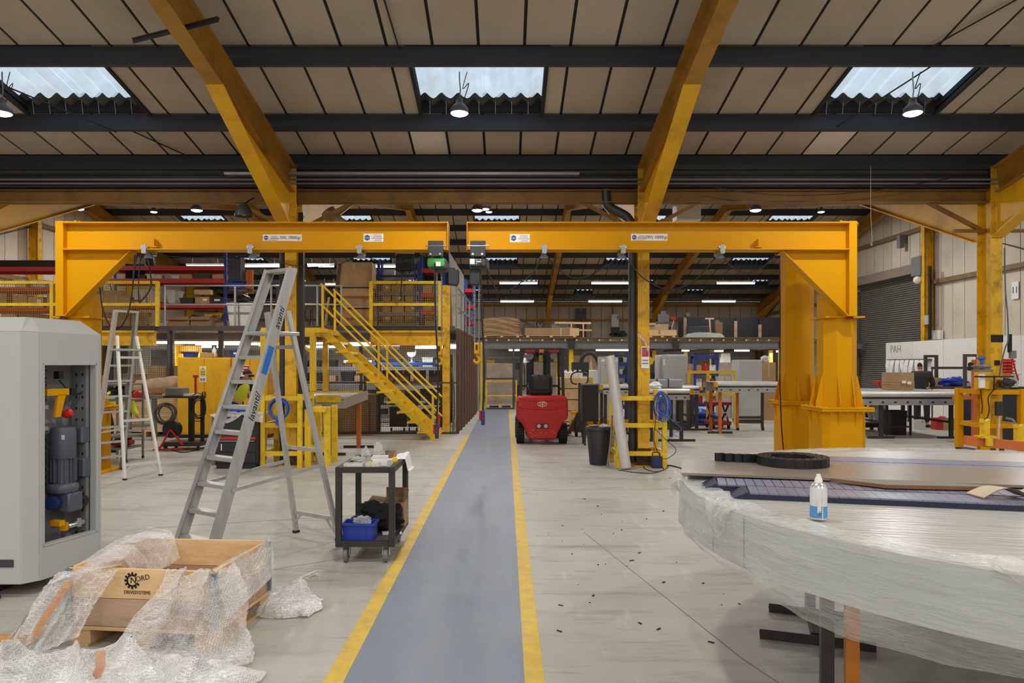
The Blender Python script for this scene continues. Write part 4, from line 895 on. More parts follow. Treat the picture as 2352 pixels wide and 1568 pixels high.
# ================================================================= LADDERS
def ladder(name, label, loc, rz, hw0, hw1, ztop, vtop, n, sp, rear_v, rear_hw, rear_m, letter=False, du=0):
    t = thing(name, label, 'ladder', loc, rz)
    def fr(z): k = z/ztop; return hw0+(hw1-hw0)*k, vtop*k
    dirv = V3((0, vtop, ztop)).normalized(); upn = dirv.cross(V3((1, 0, 0)))
    for s in (-1, 1):
        a = V3((s*hw0, 0, .02)); b = V3((s*hw1, vtop, ztop))
        mb = MB().bar(a, b, .008, .095, V3((0, 1, 0))).bar(a+V3((-s*.018, -.044, 0)), b+V3((-s*.018, -.044, 0)), .036, .007, V3((0, 1, 0))).bar(a+V3((-s*.018, .044, 0)), b+V3((-s*.018, .044, 0)), .036, .007, V3((0, 1, 0)))
        part(t, 'stile', mb, ALU)
        part(t, 'foot', MB().cbox((s*hw0, 0, .014), (.05, .1, .028)), RUB)
    for i in range(1, n+1):
        z = sp*i; w, v = fr(z)
        if i < n: part(t, 'tread', MB().box(-w+.006, v-.045, z-.012, w-.006, v+.05, z).box(-w+.006, v-.045, z-.032, w-.006, v-.038, z).box(-w+.006, v+.044, z-.03, w-.006, v+.05, z), ALU)
        else: part(t, 'platform', MB().box(-w+.006, v-.05, z-.03, w-.006, v+.28, z), ALU, bevel=.004)
    part(t, 'top_rail', MB().box(-hw1-.004, vtop-.048, ztop-.03, hw1+.004, vtop+.048, ztop+.005), ALU, bevel=.006)
    zp = sp*n; w, v = fr(zp)
    for s in (-1, 1):
        a = V3((s*(w-.03), v+.22, zp-.02)); top = V3((s*(w-.025), v+.06, zp+.28)); b = V3((s*rear_hw+du, rear_v, .02))
        part(t, 'rear_leg', MB().bar(a+(a-b).normalized()*.22, b, .032, .045, V3((0, 1, 0))), rear_m)
        part(t, 'foot', MB().cbox((s*rear_hw+du, rear_v, .012), (.045, .055, .024)), RUB)
        z1 = .62; w1, v1 = fr(z1); k = 1-(z1+.1)/(zp-.02)
        q = a.lerp(b, k)
        part(t, 'side_stay', MB().bar((s*(w1+.012), v1, z1), (q.x+s*.02, q.y, q.z), .008, .03), ALU)
    A_, B_ = V3((w-.03, v+.22, zp-.02)), V3((rear_hw, rear_v, .02)); zk = lambda z: du*(1-z/zp)
    for k in (.06, .56, .9):
        q = A_.lerp(B_, k); part(t, 'cross_bar', MB().bar((-q.x+zk(q.z), q.y, q.z), (q.x+zk(q.z), q.y, q.z), .022, .035), rear_m)
    q = A_.lerp(B_, .9)
    part(t, 'corner_brace', MB().bar((-q.x+zk(q.z), q.y, q.z-.12), (-q.x+.12+zk(q.z), q.y, q.z), .012, .02).bar((q.x+zk(q.z), q.y, q.z-.12), (q.x-.12+zk(q.z), q.y, q.z), .012, .02), rear_m)
    if letter:
        d = V3((hw1-hw0, vtop, ztop)).normalized(); nn = V3((1, 0, 0)); nn = (nn-d*nn.dot(d)).normalized(); M = Matrix((d, nn.cross(d), nn)).transposed()
        for z, s_, tx in ((2.1, .085, 'avanti'), (1.31, .085, 'lavanti/')):
            w, v = fr(z); text(t, 'lettering', tx, s_, V3((w+.0055, v, z)), INK, rot=M.to_euler(), shear=.25, sx=1.05)
        w, v = fr(1.72); b = MB(); c = V3((w+.005, v, 1.72)); b.prism([c+d*x+nn.cross(d)*y for x, y in ((-.13, -.03), (.13, -.03), (.13, .03), (-.13, .03))], nn*.002)
        part(t, 'sticker', b, mat('sticker_blue', (40, 110, 196), .4), 'blue sticker')
    return t
ladder('step_ladder', 'tall aluminium platform step ladder with lettering on its side', (-2.63, 5.98, 0), math.atan2(-.55, .835), .25, .175, 2.57, .93, 9, .22, 1.30, .30, ALU, True, .08)
ladder('step_ladder', 'smaller aluminium step ladder standing behind the grey enclosure', (-6.30, 11.35, 0), math.atan2(-.8, -.6), .24, .17, 2.5, .62, 8, .24, 1.14, .265, mat('bright_aluminium', (226, 226, 220), .35, metal=.25, var=.08), False)
# ================================================================= TOOL TROLLEY
cx0, cx1, cy0, cy1, ct_, cb = -1.44, -.94, 6.06, 6.92, .815, .14
co = V3(((cx0+cx1)/2, (cy0+cy1)/2, 0)); tc = thing('tool_trolley', 'dark steel two-shelf tool trolley with grey castors beside the walkway', 'trolley', co)
for x in (cx0, cx1-.05):
    for y in (cy0, cy1-.05): part(tc, 'leg', MB(co).box(x, y, cb, x+.05, y+.05, ct_), STEEL, bevel=.004)
for z in (ct_-.05, cb):
    part(tc, 'frame_rail', MB(co).box(cx0+.05, cy0+.004, z, cx1-.05, cy0+.046, z+.048).box(cx0+.05, cy1-.046, z, cx1-.05, cy1-.004, z+.048).box(cx0+.004, cy0+.05, z, cx0+.046, cy1-.05, z+.048).box(cx1-.046, cy0+.05, z, cx1-.004, cy1-.05, z+.048), STEEL)
part(tc, 'shelf', MB(co).box(cx0+.045, cy0+.045, ct_-.03, cx1-.045, cy1-.045, ct_-.022), mat('trolley_top', (112, 112, 110), .45, metal=.3, var=.15), 'grey top shelf')
part(tc, 'shelf', MB(co).box(cx0+.045, cy0+.045, cb+.02, cx1-.045, cy1-.045, cb+.03), mat('trolley_base', (92, 84, 76), .6, var=.15), 'worn brown-grey bottom shelf')
for i, (x, y) in enumerate(((cx0+.08, cy0+.08), (cx1-.08, cy0+.08), (cx0+.08, cy1-.08), (cx1-.08, cy1-.08))):
    a = (-.5, .35, .2, .9)[i]; ca = part(tc, 'castor', MB(co).cbox((x, y, cb-.006), (.08, .08, .012)).bar((x-.028, y, cb-.01), (x-.028, y-.02, .06), .006, .045, (0, 1, 0)).bar((x+.028, y, cb-.01), (x+.028, y-.02, .06), .006, .045, (0, 1, 0)), GALV)
    w = MB(co).cyl((x-.018, y-.02, .062), (x+.018, y-.02, .062), .062, n=24); w2 = part(ca, 'wheel', w, mat('castor_grey', (120, 118, 116), .5), bevel=.006)
def on(name, label, cat_, mb, m, **k): return solo(name, label, cat_, mb, m, **k)
zt_ = ct_-.022
CLEAR = film('clear_bag', .35, .1, (245, 245, 245), 1.0, 22)
def crumple(c, rx, ry, rz, seed, n=20):
    c = V3(c)
    def fn(u, v):
        a, b = 2*PI*u, PI*v; d = V3((math.sin(b)*math.cos(a), math.sin(b)*math.sin(a), -math.cos(b)))
        k = 1+.45*nz(d.x*1.8+seed, d.y*1.8, d.z*1.8)+.2*nz(d.x*5+seed, d.y*5, d.z*5)
        return c+V3((d.x*rx*k, d.y*ry*k, max(-rz*.98, d.z*rz*k)))
    return MB().grid(fn, n, n)
on('plastic_bag', 'tall clear plastic bag of parts at the left of the trolley top', 'bag', crumple((-1.26, 6.46, zt_+.07), .045, .035, .07, 1), CLEAR)
on('plastic_bag', 'clear plastic bag standing at the back of the trolley top', 'bag', crumple((-1.2, 6.78, zt_+.075), .04, .03, .075, 5), CLEAR)
on('plastic_bag', 'flat clear bag of white fittings at the back left of the trolley top', 'bag', crumple((-1.35, 6.55, zt_+.025), .06, .09, .025, 9), CLEAR)
on('parts_tray', 'clear shallow tray at the front left of the trolley top', 'tray', MB().box(-1.38, 6.11, zt_, -1.22, 6.11+.09, zt_+.004).box(-1.38, 6.11, zt_, -1.375, 6.2, zt_+.045).box(-1.225, 6.11, zt_, -1.22, 6.2, zt_+.045).box(-1.38, 6.11, zt_, -1.22, 6.115, zt_+.045).box(-1.38, 6.195, zt_, -1.22, 6.2, zt_+.045), film('clear_tray', .45, .1, (236, 234, 226), .2, 20))
on('parts_tray', 'clear shallow tray beside the white box on the trolley top', 'tray', MB().box(-1.2, 6.12, zt_, -1.08, 6.22, zt_+.004).box(-1.2, 6.12, zt_, -1.195, 6.22, zt_+.05).box(-1.085, 6.12, zt_, -1.08, 6.22, zt_+.05).box(-1.2, 6.12, zt_, -1.08, 6.125, zt_+.05).box(-1.2, 6.215, zt_, -1.08, 6.22, zt_+.05), film('clear_tray', .45))
wb_ = thing('small_box', 'small white box standing at the front of the trolley top', 'box', (-1.1, 6.3, zt_))
part(wb_, 'body', MB().box(-.065, -.03, 0, .065, .03, .088), PAPER, bevel=.002); part(wb_, 'lid', MB().box(-.067, -.032, .07, .067, .032, .09), WHITE)
wb_ = thing('small_box', 'ribbed white plastic block beside the white box on the trolley top', 'box', (-1.01, 6.26, zt_))
part(wb_, 'body', MB().box(-.02, -.03, 0, .02, .03, .066), PAPER); part(wb_, 'rib', MB().box(-.015, -.032, .005, -.01, -.03, .06).box(-.002, -.032, .005, .003, -.03, .06).box(.01, -.032, .005, .015, -.03, .06), GREYD)
on('instruction_booklet', 'white booklet lying behind the white box on the trolley top', 'booklet', MB().cbox((-1.19, 6.66, zt_+.012), (.13, .09, .024), .05), PAPER, bevel=.004)
fb = thing('filter_pad', 'small brown ribbed filter block leaning upright on the trolley top', 'filter', (-1.07, 6.68, zt_))
part(fb, 'frame', MB().box(-.05, -.012, 0, .05, .012, .09), CARDD); r_ = MB()
for i in range(7): r_.bar((-.05+i*.014, -.014, .004), (-.05+min(.1, i*.014+.045), -.014, .086), .006, .004, (0, 1, 0))
part(fb, 'rib', r_, CARD, kind='stuff')
on('yellow_connectors', 'bunch of yellow plastic connectors on the trolley top', 'connectors', crumple((-.985, 6.34, zt_+.035), .03, .03, .035, 14, 14), mat('connector_yellow', (246, 200, 40), .4))
on('yellow_connectors', 'single small yellow connector in the tray on the trolley top', 'connectors', crumple((-1.17, 6.17, zt_+.045), .016, .014, .014, 17, 10), mat('connector_yellow', (246, 200, 40), .4))
def cl(u, v):
    x = -1.04+.25*u; y = 6.86-.28*v+.04*u; z = zt_+.012+.035*abs(nz(u*4, v*4, 3))+.02*math.sin(PI*u)*(1-v)+.02*math.sin(PI*u)*(1-v)
    e = x-(-.925)
    if e > 0: z = max(z-e*1.6, zt_-.09); x = -.925+e*.35
    return V3((x, y, max(z, zt_+.004) if e <= 0 else z))
on('white_cloth', 'white cloth draped over the back right corner of the trolley top', 'cloth', MB().grid(cl, 24, 18), mat('white_fabric', (238, 238, 238), .8, var=.03))
# bottom shelf
zb_ = cb+.03
bc = thing('storage_crate', 'blue plastic crate on the bottom shelf of the tool trolley', 'crate', (-1.26, 6.22, zb_))
BLUC = mat('crate_blue', (34, 62, 160), .4, var=.06)
def tub(parent, w, d, h, m, tap=.92, th=.004, rim=.012, name='body'):
    mb = MB(); a, b = w/2*tap, d/2*tap; A_, B_ = w/2, d/2
    mb.add([(-a, -b, 0), (a, -b, 0), (a, b, 0), (-a, b, 0), (-A_, -B_, h), (A_, -B_, h), (A_, B_, h), (-A_, B_, h), (-a+th, -b+th, th), (a-th, -b+th, th), (a-th, b-th, th), (-a+th, b-th, th), (-A_+th, -B_+th, h), (A_-th, -B_+th, h), (A_-th, B_-th, h), (-A_+th, B_-th, h)],
           [(3, 2, 1, 0), (0, 1, 5, 4), (1, 2, 6, 5), (2, 3, 7, 6), (3, 0, 4, 7), (8, 9, 10, 11), (9, 8, 12, 13), (10, 9, 13, 14), (11, 10, 14, 15), (8, 11, 15, 12), (4, 5, 13, 12), (5, 6, 14, 13), (6, 7, 15, 14), (7, 4, 12, 15)])
    p_ = part(parent, name, mb, m)
    if rim: part(parent, 'rim', MB().box(-A_-rim, -B_-rim, h-.02, A_+rim, -B_, h).box(-A_-rim, B_, h-.02, A_+rim, B_+rim, h).box(-A_-rim, -B_, h-.02, -A_, B_, h).box(A_, -B_, h-.02, A_+rim, B_, h), m)
    return p_
tub(bc, .27, .19, .155, BLUC, .96); part(bc, 'rib', MB().box(.06, -.098, .0, .066, -.09, .14).box(-.12, -.098, .0, -.114, -.09, .14).box(.12, -.098, 0, .126, -.09, .14), BLUC)
on('plastic_bag', 'clear plastic bag of fittings lying in the blue crate on the trolley', 'bag', crumple((-1.25, 6.24, zb_+.15), .075, .05, .045, 21), CLEAR)
on('black_jacket', 'black jacket heaped on the bottom shelf of the tool trolley', 'jacket', crumple((-1.16, 6.55, zb_+.13), .2, .16, .13, 24, 36), mat('black_fabric', (20, 21, 24), .9, var=.3, scale=8))
ob = thing('cardboard_box', 'open cardboard box with raised flaps on the bottom shelf of the trolley', 'box', (-1.03, 6.74, zb_+.02), -.12)
M_ = Matrix.Rotation(.2, 3, 'X')
mb = MB(); w, d_, h_ = .2, .14, .24
for a, b in (((-w/2, -d_/2), (w/2, -d_/2)), ((w/2, -d_/2), (w/2, d_/2)), ((w/2, d_/2), (-w/2, d_/2)), ((-w/2, d_/2), (-w/2, -d_/2))): mb.bar(V3((a[0], a[1], h_/2)), V3((b[0], b[1], h_/2)), .004, h_)
mb.box(-w/2, -d_/2, 0, w/2, d_/2, .004); mb.v = [M_ @ v for v in mb.v]
part(ob, 'body', mb, CARD)
for fl2 in (MB().cbox((-.17, 0, h_+.0), (.13, .13, .004), M=Matrix.Rotation(.1, 3, 'Y')), MB().cbox((0, .08, h_+.04), (.2, .004, .09), M=Matrix.Rotation(-.2, 3, 'X')), MB().cbox((.11, 0, h_+.03), (.004, .13, .1), M=Matrix.Rotation(.25, 3, 'Y'))):
    fl2.v = [M_ @ v for v in fl2.v]; part(ob, 'flap', fl2, CARDD)
on('paper_sheets', 'white folded papers on the bottom shelf of the trolley', 'paper', MB().cbox((-1.02, 6.42, zb_+.008), (.17, .1, .016), .25), PAPER, bevel=.004)
# ================================================================= FORKLIFT
fo = V3((.765, 15.1, 0)); fk = thing('forklift', 'red counterbalance forklift truck seen from behind beside the walkway', 'forklift', fo)
FRED = mat('forklift_red', (200, 34, 36), .32, var=.05, scale=3, dirt=(120, 40, 34), dirt_scale=7, dirt_amt=.35)
ol2 = [(-.5, 1.02), (.5, 1.02), (.54, .93), (.545, .56), (.43, .44), (.33, .24), (.29, .1), (-.29, .1), (-.33, .24), (-.43, .44), (-.545, .56), (-.54, .93)]
cwb = part(fk, 'counterweight', MB().prism([(x, 0, z) for x, z in ol2], (0, .55, 0)), FRED, bevel=.045, seg=3)
part(fk, 'counterweight_ridge', MB().tube(spline([(-.52, .01, .80), (-.3, -.012, .765), (0, -.018, .755), (.3, -.012, .765), (.52, .01, .80)], 5), .02, 8), FRED)
part(fk, 'counterweight_ridge', MB().tube(spline([(-.5, .02, .965), (-.25, -.004, .93), (0, -.01, .925), (.25, -.004, .93), (.5, .02, .965)], 5), .016, 8), FRED)
part(cwb, 'lamp_recess', MB().box(-.135, -.004, .33, .135, .01, .445), mat('recess_dark_red', (110, 22, 24), .5), bevel=.0)
for x in (-.072, .072): part(cwb, 'reversing_lamp', MB().cyl((x, -.02, .39), (x, .0, .39), .04, n=18), mat('lamp_glass', (206, 206, 206), .2))
lg = MB(); el = [(.095*math.cos(a), .05*math.sin(a)) for a in [2*PI*i/28 for i in range(28)]]
lg.tube([(x, -.004, .85+z) for x, z in el], .0065, 5, closed=True)
lg.box(-.06, -.008, .846, .0, -.001, .856).box(-.005, -.008, .78, .007, -.001, .895)
lg.box(-.065, -.008, .872, -.02, -.001, .881).box(-.065, -.008, .819, -.02, -.001, .828)
lg.tube([(.0, -.004, .885), (.045, -.004, .882), (.06, -.004, .86), (.045, -.004, .838), (.0, -.004, .834)], .006, 5)
part(cwb, 'oval_emblem', lg, mat('emblem_white', (240, 236, 230), .5))
part(cwb, 'paint_chip', (lambda m: [m.cbox((random.choice((-1, 1))*random.uniform(.3, .5), -.002, random.uniform(.48, .9)), (.02*random.random()+.004, .004, .012*random.random()+.003)) for _ in range(22)] and [m.cbox((random.uniform(-.27, .27), -.002, random.uniform(.16, .3)), (.03*random.random()+.004, .004, .012*random.random()+.003)) for _ in range(26)] and m)(MB()), mat('chip_pale', (226, 150, 130), .7), kind='stuff')
part(fk, 'chassis', MB().box(-.5, .5, .32, .5, 1.55, .72).box(-.48, .5, .72, .48, 1.0, .98), mat('chassis_dark', (40, 40, 42), .5), bevel=.03)
part(fk, 'rear_axle', MB().box(-.3, .15, .14, .3, .35, .3), BLK)
def tyre(x, y, r, w):
    mb = MB().lathe([(r*.45, -w/2), (r*.9, -w/2), (r, -w*.3), (r, w*.3), (r*.9, w/2), (r*.45, w/2)], (x, y, r), 28, Matrix.Rotation(PI/2, 3, 'Y'))
    wh = part(fk, 'tyre', mb, RUB)
    tr_b = MB()
    for i in range(22):
        a = 2*PI*i/22; tr_b.cbox((x, y+math.cos(a)*r, r+math.sin(a)*r), (w*.9, .05, .018), M=Matrix.Rotation(a+PI/2, 3, 'X'))
    part(wh, 'tread_lug', tr_b, RUB, kind='stuff')
    part(wh, 'rim', MB().cyl((x-w*.4, y, r), (x+w*.4, y, r), r*.5, n=18), GREYD)
for s in (-1, 1): tyre(s*.455, .3, .21, .17); tyre(s*.46, 1.5, .25, .18)
GB = mat('guard_black', (28, 29, 32), .4)
for s in (-1, 1):
    part(fk, 'guard_pillar', MB().bar((s*.45, .12, 1.0), (s*.43, .18, 1.98), .06, .08, (0, 1, 0)), GB)
    part(fk, 'guard_pillar', MB().bar((s*.45, 1.3, .9), (s*.42, 1.15, 1.98), .05, .06, (0, 1, 0)), GB)
    part(fk, 'grab_handle', MB().tube(spline([(s*.41, .1, 1.15), (s*.37, .08, 1.22), (s*.37, .1, 1.6), (s*.4, .13, 1.68)], 4), .012, 6), GB)
    part(fk, 'rear_light', MB().box(s*.25-.11, .1, 1.93, s*.25+.11, .16, 1.99), mat('lamp_red', (150, 26, 22), .3), bevel=.01)
    part(fk, 'work_lamp', MB().lathe([(.02, -.03), (.07, .01), (.075, .03)], (s*.25, .2, 1.86), 16, Matrix.Rotation(PI/2, 3, 'X')), GREYD)
part(fk, 'overhead_guard', MB().box(-.46, .12, 1.96, .46, .19, 2.03).box(-.46, 1.1, 1.96, .46, 1.17, 2.03).box(-.46, .12, 1.96, -.39, 1.17, 2.03).box(.39, .12, 1.96, .46, 1.17, 2.03), GB)
gbars = [part(fk, 'guard_bar', MB().box(x-.015, .19, 1.98, x+.015, 1.1, 2.01), GB) for x in (-.26, -.13, 0, .13, .26)]
part(fk, 'beacon', MB().box(-.06, .1, 1.93, .04, .16, 2.0), mat('beacon_amber', (222, 110, 40), .3), bevel=.012)
part(fk, 'mirror', MB().lathe([(.001, -.01), (.1, -.005), (.1, .01), (.001, .02)], (-.16, .3, 1.85), 16, Matrix.Rotation(1.2, 3, 'X')), BLK)
part(fk, 'mirror', MB().lathe([(.001, -.01), (.11, -.005), (.11, .01), (.001, .02)], (-.33, .5, 1.82), 16, Matrix.Rotation(1.4, 3, 'X')), CHROME)
part(fk, 'side_mirror', MB().box(-.56, .2, 1.58, -.46, .22, 1.74), BLK, bevel=.01)
part(fk, 'mast', MB().box(-.28, 1.75, .1, -.17, 1.9, 2.0).box(.17, 1.75, .1, .28, 1.9, 2.0).box(-.28, 1.75, 1.9, .28, 1.9, 1.97).box(-.28, 1.75, 1.0, .28, 1.88, 1.06), GB)
part(fk, 'mast_inner', MB().box(-.165, 1.78, .1, -.11, 1.86, 2.0).box(.11, 1.78, .1, .165, 1.86, 2.0), STEEL)
part(fk, 'tilt_chain', MB().tube([(-.13, 1.74, .6), (-.13, 1.74, 1.9)], .014, 6).tube([(.13, 1.74, .6), (.13, 1.74, 1.9)], .014, 6), BLK)
part(fk, 'seat_back', MB().box(-.25, .45, 1.0, .25, .6, 1.46), mat('seat_vinyl', (24, 25, 28), .5), bevel=.07, seg=3)
part(fk, 'seat_cushion', MB().box(-.24, .55, .98, .24, .98, 1.1), mat('seat_vinyl', (24, 25, 28), .5), bevel=.04, seg=2)
part(fk, 'seat_pad', MB().box(-.17, .435, 1.12, .17, .46, 1.38), BLK, bevel=.02)
part(fk, 'steering_wheel', MB().tube([(.17*math.cos(a)-.1, 1.15+.08*math.sin(a), 1.2+.15*math.sin(a)) for a in [2*PI*i/20 for i in range(20)]], .016, 6, closed=True), BLK)
part(fk, 'fork', MB().box(-.3, 1.92, .04, -.2, 3.0, .08).box(-.3, 1.9, .04, -.2, 1.95, .55), STEEL); part(fk, 'fork', MB().box(.2, 1.92, .04, .3, 3.0, .08).box(.2, 1.9, .04, .3, 1.95, .55), STEEL)
part(fk, 'load_backrest', MB().box(-.5, 1.92, .5, .5, 1.96, .56).box(-.5, 1.92, 1.15, .5, 1.95, 1.2).box(-.5, 1.92, .5, -.46, 1.96, 1.2).box(.46, 1.92, .5, .5, 1.96, 1.2).box(-.2, 1.92, .5, -.17, 1.95, 1.2).box(.17, 1.92, .5, .2, 1.95, 1.2), GB)
# ================================================================= BIN, GUARDS AND COLUMN CLUTTER
bo = ground(1376, 1066); t = thing('waste_bin', 'tall black plastic waste bin by the right guard frame', 'bin', bo)
part(t, 'body', MB().lathe([(.14, 0), (.16, .004), (.215, .6), (.21, .61), (.19, .605), (.15, .02)], n=28), mat('bin_black', (36, 37, 40), .45))
part(t, 'rim', MB().lathe([(.205, .57), (.228, .575), (.23, .63), (.222, .64), (.21, .63)], n=28), mat('bin_black', (36, 37, 40), .45))
solo('bin_rubbish', 'cardboard and film rubbish sticking out of the black waste bin', 'rubbish', MB().cbox(bo+V3((-.05, .02, .62)), (.24, .1, .05), .4, Matrix.Rotation(.15, 3, 'Y')).cbox(bo+V3((-.08, -.03, .66)), (.2, .12, .01), .8), CARD)
solo('bin_film', 'crumpled clear film in the top of the black waste bin', 'rubbish', crumple(bo+V3((.09, -.03, .63)), .11, .09, .05, 44), CLEAR)
def guard(label, x0, x1, y0, y1, h, w=.075, rails=(1.13, .69, .23), m=None):
    o = V3(((x0+x1)/2, (y0+y1)/2, 0)); t = thing('column_guard', label, 'guard frame', o); m = m or YEL3
    for x in (x0, x1):
        for y in (y0, y1):
            p_ = part(t, 'post', MB(o).box(x-w/2, y-w/2, 0, x+w/2, y+w/2, h), m, bevel=.004)
    for z in rails:
        for y in (y0, y1): part(t, 'rail', MB(o).box(x0, y-.03, z-.035, x1, y+.03, z+.035), m)
        for x in (x0, x1): part(t, 'rail', MB(o).box(x-.03, y0, z-.035, x+.03, y1, z+.035), m)
    return t
guard('yellow box guard frame around the right column with the silver tube', 1.83, 2.585, 11.72, 12.4, 1.25)
guard('yellow box guard frame around the left column with the blue cable coil', -3.96, -3.36, 11.72, 12.4, 1.2)
g3 = guard('yellow guard frame carrying tools around the far right column', 7.82, 8.42, 11.72, 12.4, 1.28, .1, (1.23, .68, .07), YEL)
solo('extraction_tube', 'long silver foil tube leaning in the right guard frame', 'tube', MB().tube([(X(1438, 11.5), 11.5, .03), (X(1424, 11.53), 11.53, .66), (X(1408, 11.57), 11.57, 1.5), (X(1400, 11.58), 11.585, 1.82)], [.085, .088, .088, .084], 20), mat('silver_tube', (206, 204, 200), .28, metal=.35, var=.1, scale=1.5, stretch=(8, 8, .6)))
dp = thing('downpipe', 'dark grey rainwater downpipe beside the right valley column', 'pipe', (2.11, 11.98, 0))
part(dp, 'pipe', MB().cyl((0, 0, .05), (0, 0, 4.0), .07, n=18), mat('downpipe_grey', (56, 60, 64), .45)); part(dp, 'joint', MB().cyl((0, 0, 1.45), (0, 0, 1.6), .08, n=18).cyl((0, 0, .3), (0, 0, .4), .078, n=18), mat('downpipe_grey', (56, 60, 64), .45))
part(dp, 'bend', MB().tube(spline([(0, 0, 3.95), (-.08, .05, 4.15), (-.35, .1, 4.32), (-.42, .1, 4.45), (-.42, .1, 4.86)], 5), .075, 14), mat('downpipe_grey', (56, 60, 64), .45))
dp = thing('downpipe', 'dark grey rainwater downpipe beside the left valley column', 'pipe', (-3.72, 11.98, 0))
part(dp, 'pipe', MB().cyl((0, 0, .05), (0, 0, 4.9), .055, n=18), mat('downpipe_grey', (56, 60, 64), .45)); part(dp, 'joint', MB().cyl((0, 0, 1.2), (0, 0, 1.32), .063, n=18), mat('downpipe_grey', (56, 60, 64), .45))
solo('trunking', 'black trunking running up the right side of the left column', 'trunking', MB().box(-3.44, 11.9, .5, -3.36, 12.0, 4.2), BLK)
solo('vent_duct', 'foil wrapped duct stub behind the left column head', 'duct', MB().cyl((-3.1, 12.5, 4.35), (-2.75, 12.5, 3.9), .13, n=16), mat('foil_duct', (166, 150, 130), .4, metal=.4, var=.2, scale=9))
hl = thing('bell_lamp', 'old grey bell-shaped lamp, switched off, left of the left column', 'lamp', at(560, 497, 11.5))
part(hl, 'shade', MB().lathe([(.03, .22), (.05, .2), (.1, .15), (.135, .06), (.14, 0), (.13, .005), (.09, .13)], n=24), mat('bell_grey', (70, 72, 74), .4))
part(hl, 'stem', MB().cyl((0, 0, .2), (0, .45, .4), .012, n=8), STEEL); part(hl, 'bulb', MB().ball((0, 0, .06), .05, 12), mat('bulb_glass', (190, 180, 160), .2))
# stickers on the right column
cs = solo('fire_notice', 'small red and white fire action notice on the right column', 'notice', MB().box(2.23, 11.828, 1.62, 2.36, 11.834, 1.98), PAPER)
part(cs, 'red_panel', MB().box(-.055, -.0055, .19, .055, -.0035, .34), REDP); part(cs, 'print_line', MB().box(-.05, -.0055, .12, .05, -.0035, .14).box(-.05, -.0055, .07, .05, -.0035, .09).box(-.045, -.007, .22, -.03, -.005, .32).box(-.01, -.007, .22, .005, -.005, .32), mat('grey_print', (120, 126, 140), .6))
solo('warning_tape', 'torn red and white tape tied round the right column', 'tape', MB().prism([(2.17, 11.83, 2.2), (2.3, 11.83, 2.1), (2.3, 11.83, 2.04), (2.17, 11.83, 2.14)], (0, .004, 0)).prism([(2.3, 11.83, 2.1), (2.36, 11.82, 1.9), (2.33, 11.82, 1.9), (2.27, 11.83, 2.05)], (0, .004, 0)), mat('faded_red_tape', (214, 170, 160), .6, var=.3, scale=30))
solo('rubbish_pole', 'thin grey pole leaning between the waste bin and the guard frame', 'pole', MB().tube([(X(1393, 11.8), 11.72, .02), (X(1404, 11.6), 11.66, .42), (X(1407, 11.6), 11.66, .86)], .016, 8), GREYD)
BCAB = mat('blue_hose', (44, 92, 190), .4)
def coil(name, label, c, r, n, th, m, axis='y', wob=.25, seed=0, sq=1.0, cat_='cable'):
    rr = random.Random(seed); mb = MB(); c = V3(c)
    for k in range(n):
        r1 = r*(1+rr.uniform(-wob, wob)); off = V3((rr.uniform(-1, 1)*r*wob*.6, rr.uniform(-.05, .05), rr.uniform(-1, .3)*r*wob)); til = rr.uniform(-.3, .3)
        pts = []
        for i in range(26):
            a = 2*PI*i/26
            if axis == 'y': q = V3((r1*math.cos(a), til*.2*math.sin(a)*r1, r1*sq*math.sin(a)))
            else: q = V3((r1*math.cos(a), r1*math.sin(a), .01*k+.01*math.sin(3*a)))
            pts.append(c+off*(1 if axis == 'y' else .3)+q)
        mb.tube(pts, th, 5, closed=True)
    return solo(name, label, cat_, mb, m)
coil('cable_coil', 'blue hose coils hanging from the right guard frame', (X(1520, 11.62), 11.62, 1.02), .085, 14, .007, BCAB, seed=3, sq=1.9, wob=.5)
coil('cable_coil', 'coils of blue hose hanging on the left guard frame', (X(640, 11.6), 11.62, .97), .15, 12, .01, BCAB, seed=5, sq=1.0, wob=.12)
coil('cable_coil', 'clear plastic bag of blue fittings under the left hose coils', (X(643, 11.6), 11.6, .75), .05, 6, .012, BCAB, seed=15, sq=.8)
cable('loose_cable', 'blue cables trailing from the guard frame to the floor on the right', [p(1522, 950, 11.6), p(1540, 962, 11.6), p(1565, 985, 11.6), p(1545, 995, 11.6), p(1558, 1003, 11.6)], .006, BCAB)
cable('loose_cable', 'black cable loop hanging below the hose coils on the right guard frame', [p(1500, 920, 11.6), p(1506, 960, 11.6), p(1502, 1010, 11.6), p(1520, 1052, 11.55), p(1545, 1045, 11.5), p(1552, 1030, 11.5), p(1530, 1010, 11.5), p(1505, 985, 11.55)], .006)
rl = ground(1507, 1074); t = thing('extension_reel', 'small blue and black cable reel on the floor by the right guard frame', 'cable reel', rl)
part(t, 'housing', MB().box(-.085, -.06, 0, .085, .06, .2), mat('reel_slate', (48, 54, 68), .5), bevel=.02); part(t, 'drum', MB().cyl((.0, -.075, .09), (.0, .0, .09), .065, n=16), mat('reel_blue', (34, 44, 110), .4)); part(t, 'handle', MB().tube(spline([(-.06, 0, .2), (-.05, 0, .25), (.05, 0, .25), (.06, 0, .2)], 4), .012, 6), BLK)
def gp(px, py, z=.008): q = ground(px, py); q.z = z; return q
cable('floor_cable', 'black cable looping on the floor round the blue cable reel', [gp(1420, 1080), gp(1460, 1086), gp(1500, 1087), gp(1525, 1078), gp(1500, 1068), gp(1478, 1074), gp(1505, 1084), gp(1535, 1074), gp(1520, 1068)], .006)
cable('floor_cable', 'black cable running from the reel towards the turntable', [gp(1520, 1069), gp(1550, 1072), gp(1590, 1086), gp(1640, 1104)], .012)
